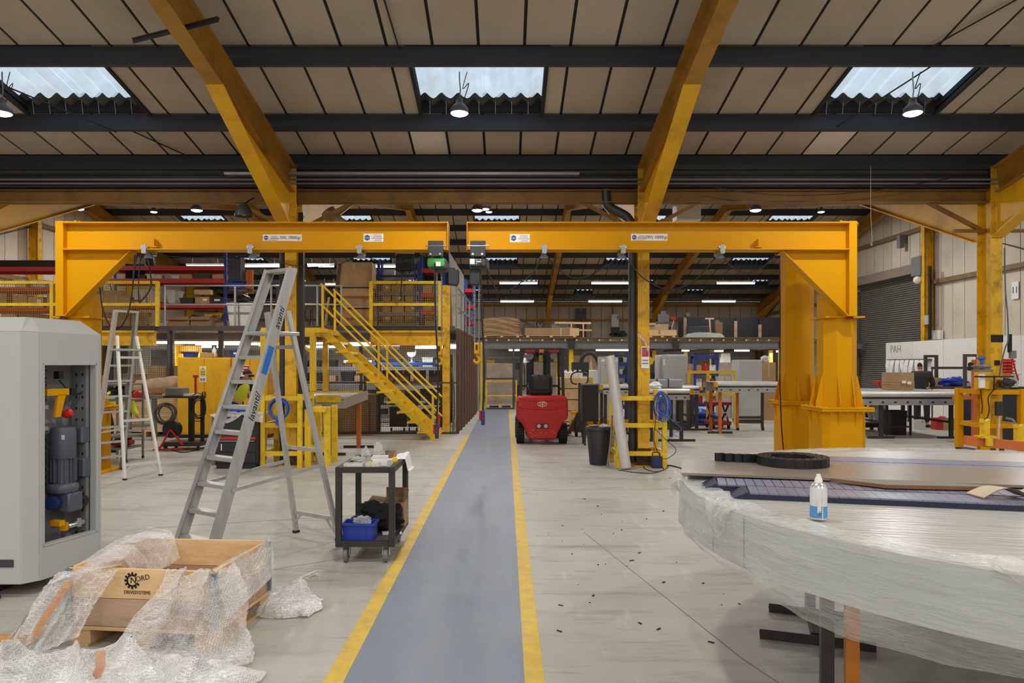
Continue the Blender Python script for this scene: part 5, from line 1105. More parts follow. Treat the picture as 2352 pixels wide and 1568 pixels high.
# ================================================================= TOOL CHEST, CONVEYOR SECTION, YELLOW CUPBOARDS
tco = V3((-4.34, 11.6, 0)); t = thing('tool_chest', 'black tool chest with red stripe behind the tall ladder', 'tool chest', tco)
TBK = mat('chest_black', (34, 37, 43), .42)
part(t, 'body', MB().box(-.35, -.02, .08, .33, .45, .86), TBK, bevel=.012)
for z0_, z1_ in ((.1, .25), (.27, .43), (.62, .84)): part(t, 'drawer', MB().box(-.33, -.035, z0_, .31, -.02, z1_), TBK, bevel=.005)
part(t, 'red_strip', MB().box(-.33, -.045, .475, .31, -.02, .515), RED); part(t, 'handle', MB().box(-.31, -.05, .44, .29, -.03, .46), GREYD)
part(t, 'skirt', MB().box(-.33, -.01, 0, .3, .42, .08), BLK); part(t, 'label_plate', MB().box(-.3, -.038, .72, -.2, -.034, .76), PAPER)
text(t, 'lettering', '1', .15, (-.24, -.0385, .345), PAPER)
sheet('bubble_wrap', 'clear plastic sheet draped over the top of the black tool chest', lambda u, v: tco+V3((-.42+.85*u, -.06+.5*v, .88+.05*abs(nz(u*3, v*3, 5))-(.14*max(0, .12-v)/.12*abs(math.sin(5*u))))), 30, 20, film('clear_sheet', .45, .15, (240, 236, 226), .8, 12), .02, 91)
coil('cable_coil', 'blue hose coiled flat on the sheet over the tool chest', tco+V3((-.02, .18, .93)), .22, 4, .012, BCAB, axis='z', wob=.06, seed=8)
part(t, 'side_bag', MB().box(-.42, .02, .05, -.36, .4, .85), mat('bag_grey', (110, 104, 98), .8))
# roller conveyor section on yellow/steel legs left of the stairs
cv = V3((-3.42, 13.5, 0)); t = thing('roller_conveyor', 'short roller conveyor on steel legs left of the staircase', 'conveyor', cv)
part(t, 'side_frame', MB().box(-.62, -.35, .88, .45, -.32, 1.02), GALV, 'galvanised front frame'); part(t, 'side_frame', MB().box(-.62, 1.4, .98, .45, 1.44, 1.14), YEL3, 'yellow rear frame')
part(t, 'side_frame', MB().prism([(.45, -.35, .88), (.53, 1.4, .96), (.53, 1.4, 1.14), (.45, -.35, 1.08)], (.03, 0, 0)), GALV)
for i in range(9): part(t, 'roller', MB().cyl((-.62, -.2+i*.19, 1.06), (.45, -.2+i*.19, 1.06), .045, n=12), mat('roller_zinc', (214, 212, 206), .35, metal=.4))
part(t, 'yellow_panel', MB().box(-.05, -.37, .99, .4, -.352, 1.12), YEL3)
for x, y in ((.15, -.2), (.45, 1.0), (-.5, -.2), (-.5, 1.0)):
    part(t, 'leg', MB().box(x-.04, y-.04, 0, x+.04, y+.04, .9), STEEL if x != .45 else ORG); part(t, 'foot_bar', MB().box(x-.3, y-.03, 0, x+.3, y+.03, .05), STEEL)
t = thing('yellow_stand', 'low yellow steel stand with black capped post beside the left guard frame', 'stand', (-3.12, 12.1, 0))
for x, y in ((-.13, -.3), (.15, -.15), (-.13, .35), (.15, .35)): part(t, 'post', MB().box(x-.045, y-.045, 0, x+.045, y+.045, .98), YEL3)
part(t, 'rail', MB().box(-.13, -.18, .28, .15, -.12, .34).box(-.13, -.3, .9, .15, -.1, .98), YEL3); part(t, 'post_cap', MB().box(-.19, -.36, .95, -.07, -.24, 1.0), BLK)
t = thing('wall_fridge_unit', 'slim dark blue cabinet with grey panel beside the left column', 'cabinet', (-3.6, 12.5, 0))
part(t, 'body', MB().box(-.1, 0, .0, .06, .3, 1.85), mat('navy_cabinet', (36, 46, 74), .5)); part(t, 'panel', MB().box(.0, -.01, 1.3, .055, .0, 1.8), GREYP); part(t, 'bottle', MB().box(-.06, -.06, 1.05, .05, -.01, 1.28), PAPER, bevel=.02)
# yellow steel cupboards
def cupboard(name, label, px0, px1, d, pyt, m, depth=.5):
    x0, x1 = X(px0, d), X(px1, d); o = V3(((x0+x1)/2, d, 0)); w = (x1-x0)/2; h = Z(pyt, d)
    t = thing(name, label, 'cupboard', o); part(t, 'carcass', MB().box(-w, 0, .08, w, depth, h), m, bevel=.008); part(t, 'plinth', MB().box(-w+.02, .03, 0, w-.02, depth-.03, .08), BLK)
    for s in (-1, 1):
        dr = part(t, 'door', MB().box(s*.006 if s > 0 else -w+.01, -.02, .12, w-.01 if s > 0 else -.006, 0, h-.03), m, bevel=.004); part(dr, 'handle', MB().box(s*.03-.01, -.045, h*.5, s*.03+.01, -.02, h*.5+.14), STEEL)
    return t, w, h
CUPY = mat('cupboard_yellow', (236, 178, 12), .4, var=.05, scale=3, dirt=(150, 108, 20), dirt_scale=4, dirt_amt=.45)
t, w, h = cupboard('steel_cupboard', 'yellow two-door steel cupboard with a warning label, left of the pair', 408, 531, 16.4, 821, CUPY)
l_ = part(t, 'warning_label', MB().box(-.1, -.026, 1.28, .05, -.021, 1.64), PAPER); part(l_, 'yellow_field', MB().box(-.085, -.029, 1.42, .035, -.0265, 1.58), YEL3); part(l_, 'print_line', MB().box(-.07, -.031, 1.45, .02, -.0295, 1.47).box(-.07, -.031, 1.5, .02, -.0295, 1.52).prism([(-.05, -.031, 1.58), (0, -.031, 1.58), (-.025, -.031, 1.62)], (0, .002, 0)).box(-.08, -.029, 1.31, -.04, -.0265, 1.37).box(-.02, -.029, 1.31, .02, -.0265, 1.37), GREYD)
t, w, h = cupboard('steel_cupboard', 'yellow two-door steel cupboard with red-headed notices, behind the tall ladder', 532, 617, 16.4, 821, CUPY)
l_ = part(t, 'notice', MB().box(-w+.02, -.03, .98, -w+.42, -.022, 1.66), PAPER); part(l_, 'red_header', MB().box(-w+.03, -.034, 1.5, -w+.41, -.031, 1.65), REDP); part(l_, 'print_line', MB().box(-w+.05, -.036, 1.59, -w+.38, -.0345, 1.615).box(-w+.05, -.036, 1.53, -w+.34, -.0345, 1.555), PAPER); part(l_, 'text_block', MB().box(-w+.05, -.033, 1.38, -w+.2, -.031, 1.41).box(-w+.05, -.033, 1.3, -w+.22, -.031, 1.33).box(-w+.05, -.033, 1.2, -w+.18, -.031, 1.23), REDP)
# welding / cable trolley
wo = V3((X(428, 14.2), 14.3, 0)); t = thing('cable_trolley_cart', 'black steel trolley with cables and a cable reel in front of the yellow cupboard', 'trolley', wo)
part(t, 'base', MB().box(-.4, -.25, .08, .32, .3, .16), STEEL); part(t, 'top_tray', MB().box(-.42, -.2, 1.02, .2, .25, 1.06), STEEL)
part(t, 'upright', MB().box(.02, -.06, .16, .11, .03, 1.02), BLK); part(t, 'upright', MB().box(.25, -.04, .16, .31, .02, 1.05), BLK)
part(t, 'lamp_post', MB().cyl((.14, 0, 1.04), (.14, 0, 1.45), .025, n=8).cyl((.14, 0, 1.42), (.14, 0, 1.47), .05, n=10), RED)
part(t, 'tool_case', MB().box(-.4, -.15, 1.06, -.05, .15, 1.22), GREYD, bevel=.01); part(t, 'cloth', MB().cbox((.05, 0, 1.08), (.25, .2, .04), .2), PAPER)
part(t, 'reel', MB().cyl((-.2, -.32, .42), (-.2, -.2, .42), .17, n=22).cyl((-.2, -.33, .42), (-.2, -.18, .42), .06, n=14), BLK)
part(t, 'reel_stand', MB().bar((-.2, -.34, .42), (-.42, -.36, .02), .03).bar((-.2, -.34, .42), (.05, -.36, .12), .03).bar((-.42, -.36, .03), (.05, -.36, .05), .03), RED)
for (x, y) in ((-.36, -.2), (.28, -.2), (-.36, .25), (.28, .25)): part(t, 'castor', MB().cyl((x-.02, y, .04), (x+.02, y, .04), .04, n=12), BLK)
coil('cable_coil', 'grey cable coils hanging on the left of the black cable trolley', wo+V3((-.42, -.1, .72)), .2, 10, .012, mat('grey_cable', (120, 116, 106), .6), seed=11, wob=.2)
coil('cable_coil', 'thin black cables hanging on the right of the black cable trolley', wo+V3((.24, -.1, .85)), .12, 6, .008, CABLE, seed=12, wob=.4, sq=1.6)
cable('floor_cable', 'black cables trailing on the floor round the black cable trolley', [gp(352, 1034), gp(372, 1026), gp(390, 1032), gp(420, 1040), gp(450, 1034), gp(475, 1026), gp(500, 1020)], .01)
# ================================================================= LEFT MEZZANINE, RACKS, STAIRS
YM, ZD = 17.5, 2.6
mo = V3((-7.4, YM, 0)); mz = thing('mezzanine_platform', 'storage mezzanine on the left with caged front and dark edge beam', 'mezzanine', mo)
MW = mat('mezz_brown_steel', (74, 66, 60), .6, var=.2)
part(mz, 'deck', MB(mo).box(XL+.9, YM, ZD-.06, -1.25, 26.5, ZD), mat('deck_board', (150, 120, 90), .8))
part(mz, 'edge_beam', MB(mo).box(XL+.9, YM-.06, ZD-.1, -1.25, YM, ZD+.02), MW)
for a, b in ((-11.5, X(363, YM)), (X(853, YM), X(1022, YM))): part(mz, 'yellow_beam', MB(mo).ibeam((a, YM-.1, ZD-.28), (b, YM-.1, ZD-.28), .2, .36, .05), YEL2)
for y in (19.6, 21.8, 24.0): part(mz, 'joist', MB(mo).box(XL+.9, y, ZD-.24, -1.3, y+.1, ZD-.06), MW)
for px in (391, 505, 868): part(mz, 'column', MB(mo).box(X(px, YM)-.05, YM+.02, 0, X(px, YM)+.05, YM+.12, ZD-.1), MW)
ycol = part(mz, 'column', MB(mo).box(X(1017, YM), YM-.12, 0, X(1034, YM), YM+.05, 3.6), YEL2, 'tall yellow corner column', bevel=.006)
part(mz, 'column', MB(mo).box(-4.5, 22, 0, -4.4, 22.1, 2.5).box(-9, 22, 0, -8.9, 22.1, 2.5), MW)
def mesh_panel(parent, o, x0, x1, y, z0, z1, pitch, r, m, name='wire_mesh'):
    mb = MB(o); n = int((x1-x0)/pitch); k = int((z1-z0)/pitch)
    for i in range(n+1): x = x0+(x1-x0)*i/n; mb.box(x-r, y-r, z0, x+r, y+r, z1)
    for i in range(k+1): z = z0+(z1-z0)*i/k; mb.box(x0, y-r, z-r, x1, y+r, z+r)
    return part(parent, name, mb, m, kind='stuff')
cg = thing('wire_cage', 'dark wire mesh cage front under the left mezzanine', 'cage', (-5.5, YM-.1, 0)); co2 = V3((-5.5, YM-.1, 0))
MESHM = mat('cage_wire', (44, 42, 40), .5)
for a, b in ((X(236, YM), X(391, YM)), (X(391, YM), X(620, YM)), (X(620, YM), X(868, YM)), (X(868, YM), X(1050, YM))):
    mesh_panel(cg, co2, a, b, YM-.1, .02, 2.48, .052, .0026, MESHM)
    part(cg, 'frame', MB(co2).box(a-.02, YM-.12, 0, a+.02, YM-.08, 2.5).box(b-.02, YM-.12, 0, b+.02, YM-.08, 2.5).box(a, YM-.12, .0, b, YM-.08, .05).box(a, YM-.12, 1.22, b, YM-.09, 1.26), MW)
# timber board standing in the cage behind the conveyor
solo('board_pallet', 'upright brown boards behind the mesh left of the staircase', 'boards', MB().box(X(742, 17.9), 17.8, 0, X(868, 17.9), 17.95, .95).box(X(750, 17.9), 17.74, 0, X(850, 17.9), 17.8, .75), CARD)
# rusty sheeted cage side along the walkway
rs = thing('rusty_cage_side', 'row of rusty sheet steel panels closing the cage along the walkway', 'cage side', (-1.08, 21, 0)); ro = V3((-1.08, 21, 0))
for i in range(8):
    y0 = YM+.0+i*.93; x0 = -1.17+i*.02
    def sh(u, v, y0=y0, x0=x0): return V3((x0+.02*u+.018*abs((u*6) % 1-.5)*2, y0+.93*u, .03+2.5*v))
    part(rs, 'rust_panel', MB(ro).grid(sh, 24, 1, False), RUST)
    part(rs, 'frame', MB(ro).box(x0-.03, y0-.02, 0, x0+.03, y0+.03, 2.56).box(x0-.02, y0, 2.52, x0+.03, y0+.93, 2.56), RUST)
part(rs, 'scrap_strip', MB(ro).tube(spline([(-1.3, 17.7, .05), (-1.28, 17.75, .8), (-1.33, 17.72, 1.6)], 4), .02, 5).tube(spline([(-1.42, 17.8, .05), (-1.38, 17.85, 1.0), (-1.4, 17.8, 1.9)], 4), .025, 5), mat('pale_strip', (176, 160, 140), .6))
# loading gates with mesh, galvanised handrail
def gate(label, px0, px1, posts, mid=True):
    a, b = X(px0, YM), X(px1, YM); o = V3(((a+b)/2, YM-.15, ZD)); t = thing('loading_gate', label, 'safety gate', o); y = YM-.15
    for px in posts: part(t, 'post', MB(o).box(X(px, YM)-.04, y-.04, ZD, X(px, YM)+.04, y+.04, 3.68), YEL3)
    for z in (3.66, 3.13): part(t, 'rail', MB(o).box(a, y-.035, z-.035, b, y+.035, z+.035), YEL3)
    mesh_panel(t, o, a, b, y, ZD+.02, 3.62, .052, .0042, mat('gate_wire', (136, 106, 30), .5))
gate('yellow mesh loading gate on the mezzanine behind the left crane bracket', -30, 370, (129, 369))
gate('yellow mesh loading gate on the mezzanine above the staircase', 853, 1014, (855, 1012))
hr = thing('tube_handrail', 'galvanised tube handrail along the edge of the left mezzanine', 'handrail', (-6.5, YM+.02, ZD)); ho = V3((-6.5, YM+.02, ZD))
for px in (379, 540, 623, 729, 784): part(hr, 'post', MB(ho).tube([(X(px, YM), YM, ZD), (X(px, YM), YM, 3.62)], .026, 8), GALV)
for z in (3.6, 3.14): part(hr, 'rail', MB(ho).tube([(X(379, YM), YM, z), (X(850, YM), YM, z)], .022, 8), GALV)
hr = thing('tube_handrail', 'galvanised tube handrail running back above the rusty cage side', 'handrail', (-1.12, 21, ZD)); ho = V3((-1.12, 21, ZD))
for i in range(6): part(hr, 'post', MB(ho).tube([(-1.2+i*.03, 17.6+i*1.4, ZD), (-1.2+i*.03, 17.6+i*1.4, 3.6)], .025, 8), GALV)
for z in (3.58, 3.1): part(hr, 'rail', MB(ho).tube([(-1.2, 17.6, z), (-1.05, 24.6, z)], .022, 8), GALV)
# ---------------------------------------------------------------- racks and what stands on them
def rack(label, x0, x1, y, z0, top, levels, dep=.6, bm=REDB, um=BLUB, name='storage_rack'):
    o = V3(((x0+x1)/2, y, z0)); t = thing(name, label, 'rack', o)
    for x in (x0, x1):
        for yy in (y, y+dep): part(t, 'upright', MB(o).box(x-.035, yy-.03, z0, x+.035, yy+.03, top), um)
        part(t, 'brace', MB(o).bar((x, y, z0+.2), (x, y+dep, z0+.75), .02).bar((x, y+dep, z0+.75), (x, y, top-.1), .02), um)
    for z in levels:
        for yy in (y-.03, y+dep): part(t, 'beam', MB(o).box(x0, yy-.02, z-.11, x1, yy+.02, z), bm)
        part(t, 'shelf_board', MB(o).box(x0, y, z-.02, x1, y+dep, z), mat('shelf_chipboard', (140, 112, 84), .8))
    return t
BOXN = {}
def carton(x, y, z, w, d, h, label, m=None, op=False, rz=0, name='cardboard_box', group=None, lbl=False):
    t = thing(name, label, 'box', (x, y, z), rz, group); m = m or CARD
    if op:
        mb = MB()
        for a, b in (((-w/2, -d/2), (w/2, -d/2)), ((w/2, -d/2), (w/2, d/2)), ((w/2, d/2), (-w/2, d/2)), ((-w/2, d/2), (-w/2, -d/2))): mb.bar((a[0], a[1], h/2), (b[0], b[1], h/2), .006, h)
        mb.box(-w/2, -d/2, 0, w/2, d/2, .006); part(t, 'body', mb, m)
        part(t, 'flap', MB().add([(-w/2, -d/2, h), (w/2, -d/2, h), (w/2, -d/2-h*.22, h*.72), (-w/2, -d/2-h*.22, h*.72)], [(0, 1, 2, 3)]).add([(-w/2, -d/2-.004, h), (w/2, -d/2-.004, h), (w/2, -d/2-h*.22-.004, h*.72), (-w/2, -d/2-h*.22-.004, h*.72)], [(3, 2, 1, 0)]), m)
        part(t, 'flap', MB().cbox((w/2+h*.15, 0, h*1.05), (h*.34, d, .006), M=Matrix.Rotation(-.5, 3, 'Y')), m)
    else:
        part(t, 'body', MB().box(-w/2, -d/2, 0, w/2, d/2, h*.985), m, bevel=min(w, h)*.015)
        part(t, 'flap', MB().box(-w/2+.004, -d/2+.004, h*.985, w/2-.004, -.004, h).box(-w/2+.004, .004, h*.985, w/2-.004, d/2-.004, h), m)
        part(t, 'tape', MB().box(-w*.5-.001, -.025, h-.001, w*.5+.001, .025, h+.0015).box(-.02, -d/2-.0015, h*.75, .02, -d/2, h), mat('box_tape', (190, 160, 116), .4))
    if lbl: part(t, 'label_plate', MB().box(w*.05, -d/2-.003, h*.4, w*.35, -d/2, h*.75), PAPER)
    return t
def tote(x, y, z, w, d, h, m, label, rz=0, name='storage_bin', tap=.9, lbl=False, fill=None, group=None):
    t = thing(name, label, 'bin', (x, y, z), rz, group); tub(t, w, d, h, m, tap)
    if lbl: part(t, 'label_plate', MB().box(-w*.2, -d/2-.016, h*.4, w*.2, -d/2-.008, h*.7), PAPER)
    if fill: part(t, 'contents', MB().ball((0, 0, h*.75), min(w, d)*.4, 10, .2, (1, 1, h*.5/min(w, d))), fill)
    return t
GBIN = mat('bin_dark_green', (52, 62, 56), .5); WBIN = mat('bin_pale_grey', (206, 206, 202), .5); KBIN = mat('bin_charcoal', (46, 48, 52), .5); BBIN = mat('bin_blue', (36, 72, 176), .4)
YR = 18.7
xr_ = lambda px: X(px, YR)
zz_ = lambda py: Z(py, YR)
rack('red-beamed rack with blue uprights on the mezzanine beside the left crane bracket', xr_(232), xr_(518), YR, ZD, zz_(578), [zz_(697), zz_(640), zz_(611)], .7)
rack('red-beamed rack at the far left of the mezzanine behind the mesh', xr_(-60), xr_(140), YR, ZD, zz_(600), [zz_(706), zz_(660), zz_(613)], .7)
W_ = 'red-beamed rack beside the crane bracket'
for px0, px1, h, op, nm in ((388, 436, 29, True, 'open brown carton with slot under the'), (440, 484, 29, True, 'wide open brown carton under the'), (238, 300, 75, False, 'tall brown carton behind mesh, left under the'), (303, 330, 40, False, 'small brown carton behind mesh under the')):
    carton((xr_(px0)+xr_(px1))/2, YR+.2, ZD+.002, xr_(px1)-xr_(px0), .5, h*YR/F, nm+' '+W_, op=op, lbl=False)
carton(xr_(496), YR+.45, ZD+.002, .28, .4, .24, 'brown carton turned sideways next to the blue upright of the left rack')
tote(xr_(350), YR+.3, ZD+.002, .3, .4, .22, WBIN, 'pale grey bin on the deck behind mesh under the left rack')
tote(xr_(475), YR+.4, ZD+.335, .36, .3, .12, mat('basket_yellow', (206, 178, 70), .5), 'yellow wire basket on top of the open brown cartons')
zl = zz_(697)
tote(xr_(393), YR+.2, zl, .26, .5, .35, WBIN, 'tall pale grey picking bin on the middle shelf of the left rack', tap=.6)
tote(xr_(429), YR+.2, zl, .36, .45, .15, GBIN, 'dark green tote on the middle shelf of the left rack', fill=KBIN)
carton(xr_(465), YR+.2, zl, .37, .45, .17, 'brown cardboard tray on the middle shelf of the left rack', op=False, lbl=True)
tote(xr_(500), YR+.2, zl, .36, .45, .16, KBIN, 'charcoal tote with red label on the middle shelf of the left rack', lbl=True, fill=WBIN)
carton(xr_(451), YR+.45, zl+.28, .42, .2, .12, 'pale wooden box high on the middle shelf of the left rack', WOOD)
for i, px in enumerate((312, 327, 342)): tote(xr_(px), YR+.2, zl, .17, .45, .36, WBIN, f'pale grey picking bin behind mesh on the left rack, {ORD[i]} from the left', tap=.55)
carton(xr_(255), YR+.2, zl, .55, .45, .34, 'brown carton behind mesh on the middle shelf at the left of the rack')
zl = zz_(640)
tote(xr_(463), YR+.2, zl, .42, .4, .145, GBIN, 'dark green tote on the upper shelf of the left rack', fill=PAPER)
carton(xr_(420), YR+.25, zl, .42, .4, .12, 'flat brown carton on the upper shelf left of the green tote')
carton(xr_(500), YR+.25, zl, .32, .4, .12, 'flat brown carton on the upper shelf right of the green tote')
for i, (px, m) in enumerate(((325, KBIN), (345, WBIN), (362, WBIN), (385, mat('bin_mid_grey', (150, 152, 154), .5)), (402, WBIN))): tote(xr_(px), YR+.2, zl, .2, .4, .1+.02*(i % 2), m, f'small parts tray on the upper shelf of the left rack, {ORD[i]} from the left', fill=WBIN if i % 2 else None)
solo('black_screen', 'black panel standing behind the left crane bracket on the mezzanine', 'panel', MB().box(xr_(258), YR+.65, zz_(643), xr_(303), YR+.69, zz_(598)), mat('panel_navy_black', (34, 38, 52), .5))
solo('black_case', 'long black case on top of the far left rack', 'case', MB().box(xr_(-60), YR+.1, zz_(613), xr_(128), YR+.6, zz_(596)), mat('case_black', (28, 29, 34), .45), bevel=.015)
solo('black_sack', 'black sack standing on top of the left rack by the hanging cables', 'sack', crumple((xr_(333), YR+.3, zz_(611)+.16), .1, .1, .17, 61), BLK)
for i, px in enumerate((45, 88)): tote(xr_(px), YR+.2, zz_(660), .3, .4, .2, WBIN, f'white tray of papers on the far left rack, {ORD[i]} from the left', fill=PAPER)
for i, (px, w) in enumerate(((0, .3), (45, .38), (82, .4), (116, .2))): carton(xr_(px), YR+.2, zz_(706), w, .4, .36-.04*(i % 3), f'brown carton on the middle shelf of the far left rack, {ORD[i]} from the left', rz=0, lbl=i == 2)
for i, (px, w) in enumerate(((20, .4), (68, .55))): carton(xr_(px), YR+.2, ZD+.002, w, .4, .4, f'pale carton on the deck under the far left rack, {ORD[i]} from the left', mat('pale_carton', (186, 160, 130), .8))
# drawers, tubs and odds right of the blue upright
t = thing('drawer_cabinet', 'black multi-drawer parts cabinet beside the blue rack upright', 'drawer cabinet', (xr_(541), YR-.1, zz_(645)), -.15)
part(t, 'carcass', MB().box(-.17, 0, 0, .17, .25, .6), KBIN)
for r in range(9):
    for c_ in range(3): part(t, 'drawer', MB().box(-.16+c_*.108, -.015, .03+r*.06, -.06+c_*.108, 0, .08+r*.06), mat('drawer_front', (70, 72, 78), .35))
part(t, 'bracket', MB().box(-.2, .0, -.02, .2, .3, .0), BLUB)
tote(xr_(541), YR+.15, zz_(662), .36, .4, .14, BBIN, 'blue bin below the black drawer cabinet'); solo('storage_shelf', 'dark shelf below the blue bin beside the rack', 'shelf', MB().box(xr_(523), YR, zz_(662)-.025, xr_(575), YR+.6, zz_(662)).box(xr_(523), YR+.55, ZD, xr_(523)+.04, YR+.6, zz_(662)).box(xr_(573), YR+.55, ZD, xr_(573)+.04, YR+.6, zz_(662)), KBIN)
t = thing('waste_tub', 'large pale grey square rubbish tub on the mezzanine beside the blue upright', 'bin', (X(560, 18), 18.0, ZD+.005)); tub(t, .66, .5, .58, WBIN, .82, .01, .02); part(t, 'lid', MB().box(-.34, -.26, .58, .34, .26, .6), WBIN)
solo('rubbish_sack', 'black rubbish sack heaped on top of the pale grey tub', 'sack', crumple((X(556, 18), 18.05, ZD+.61+.13), .17, .15, .13, 66), BLK)
solo('orange_stand', 'orange metal frame with a white sheet behind the drawer cabinet', 'frame', MB().box(xr_(560), YR+.2, zz_(672), xr_(575), YR+.24, zz_(618)).box(xr_(556), YR+.16, zz_(655), xr_(566), YR+.19, zz_(622)), ORG)
# black screens and tripods behind the left column
solo('black_screen', 'wide dark grey screen panel on the mezzanine behind the left column', 'screen', MB().box(xr_(625), YR+.3, zz_(694), xr_(738), YR+.4, zz_(643)).box(xr_(630), YR+.32, ZD, xr_(640), YR+.38, zz_(694)).box(xr_(725), YR+.32, ZD, xr_(735), YR+.38, zz_(694)), mat('screen_charcoal', (58, 60, 66), .5))
carton(xr_(648), YR+.0, ZD+.002, .46, .3, .5, 'beige carton on the mezzanine left of the column beneath the dark screen', mat('beige_carton', (190, 170, 140), .8))
for i, px in enumerate((703, 716)):
    t = thing('tripod', f'folded black tripod on the mezzanine, {("left", "right")[i]} one of the two by the stair top', 'tripod', (xr_(px), YR-.1, ZD))
    for a in range(3): part(t, 'leg', MB().cyl((.1*math.cos(a*2.1), .1*math.sin(a*2.1), .0), (0, 0, .42), .014, n=6), KBIN)
    part(t, 'head', MB().cyl((0, 0, .4), (0, 0, .55), .02, n=8).box(-.05, -.03, .5, .05, .03, .56), KBIN)
solo('leaning_beam', 'dark steel angle leaning up behind the top carton', 'steel angle', MB().bar((X(760, 17.9), 17.9, ZD+.03), (X(780, 17.9), 17.95, 4.2), .06, .06), MW)
solo('leaning_plank', 'thin brown plank leaning beside the staircase top', 'plank', MB().bar((X(748, 17.75), 17.7, ZD), (X(757, 17.9), 17.85, 3.35), .06, .02), WOODG)
for i, (py0, py1, px0, px1, w) in enumerate(((755, 709, 784, 850, 'lowest'), (707, 661, 780, 850, 'middle'), (659, 601, 772, 853, 'topmost'))):
    carton((X(px0, 17.9)+X(px1, 17.9))/2, 18.25, Z(py0, 17.9)+.003, X(px1, 17.9)-X(px0, 17.9), .6, Z(py1, 17.9)-Z(py0, 17.9)-.006, f'large brown carton, {w} of the stack of three above the staircase')
# rack inside the second gate
xq = lambda px: X(px, 18.9); zq = lambda py: Z(py, 18.9)
rack('grey racking with brown cartons inside the mesh gate above the staircase', xq(870), xq(962), 18.9, ZD, zq(600), [zq(740), zq(716), zq(692), zq(669)], .5, GREYD, BLUB)
rack('blue rack with red beams right of the mesh gate', xq(968), xq(1018), 18.9, ZD, zq(585), [zq(712), zq(672), zq(617)], .5, REDB, BLUB)
solo('black_backboard', 'black board behind the red beam of the right mezzanine rack', 'board', MB().box(xq(962), 19.42, zq(648), xq(1042), 19.46, zq(582)), mat('panel_navy_black', (34, 38, 52), .5))
for r, py in enumerate((740, 716, 692, 669)):
    for i in range(3): carton(xq(884+i*30), 19.05, zq(py), .3-.02*((i+r) % 2), .3, .17, f'small brown carton inside the mesh gate, {ORD[i]} on the {("bottom", "second", "third", "top")[r]} shelf', lbl=(i+r) % 3 == 0)
for r, py in enumerate((712, 672)):
    for i in range(2): carton(xq(981+i*24), 19.05, zq(py), .24, .3, .2, f'brown carton on the red-beamed rack by the gate, {("left", "right")[i]} on the {("lower", "upper")[r]} beam')
solo('grey_case', 'pale grey equipment case on the blue shelf above the mesh gate', 'case', MB().box(xq(880), 18.95, zq(632), xq(905), 19.2, zq(618)), GREYP, bevel=.01)
solo('blue_shelf', 'blue shelf frame above the mesh gate', 'shelf', MB().box(xq(875), 18.85, zq(637), xq(955), 19.4, zq(632)).box(xq(875), 18.85, ZD, xq(878), 18.9, zq(605)).box(xq(952), 18.85, ZD, xq(955), 18.9, zq(605)), BLUB)
t = thing('hose_bundle', 'bundle of black hoses hanging above the mesh gate', 'hose', (X(930, 17.2), 17.2, 3.9)); ho = V3((X(930, 17.2), 17.2, 3.9))
part(t, 'hanging_rail', MB(ho).box(X(908, 17.2), 17.18, 4.33, X(952, 17.2), 17.22, 4.36).box(X(908, 17.2), 17.18, 4.3, X(909, 17.2), 17.7, 4.33), GALV)
for i in range(11):
    x = X(912+i*3.6, 17.2); part(t, 'hose', MB(ho).tube(spline([(x, 17.15, 4.32), (x-.01, 17.1, 4.0), (x+.01, 17.15, 3.92-.02*(i % 3)), (x+.02, 17.22, 4.0), (x+.01, 17.25, 4.32)], 4), .017, 6), RUB)
part(t, 'hose_tail', MB(ho).tube(spline([(X(925, 17.2), 17.15, 3.95), (X(922, 17.2), 17.15, 3.5), (X(921, 17.2), 17.2, 3.2)], 4), .014, 6), RUB)
solo('white_sheeting', 'tall white sheet boards standing behind the yellow corner column', 'boards', MB().prism([(X(1040, 19), 19, ZD), (X(1060, 19), 19.6, ZD), (X(1060, 19), 19.6, 4.1), (X(1030, 19), 19, 4.65)], (.03, 0, 0)).box(X(1035, 19.8), 19.8, ZD, X(1052, 19.8), 19.9, 4.2), mat('cream_board', (214, 206, 194), .7))
rack('blue rack with red ends at the walkway edge of the mezzanine', X(1068, 22), X(1088, 22), 22, ZD, 4.3, [3.0, 3.5, 4.0], .6, RED, BLUB)
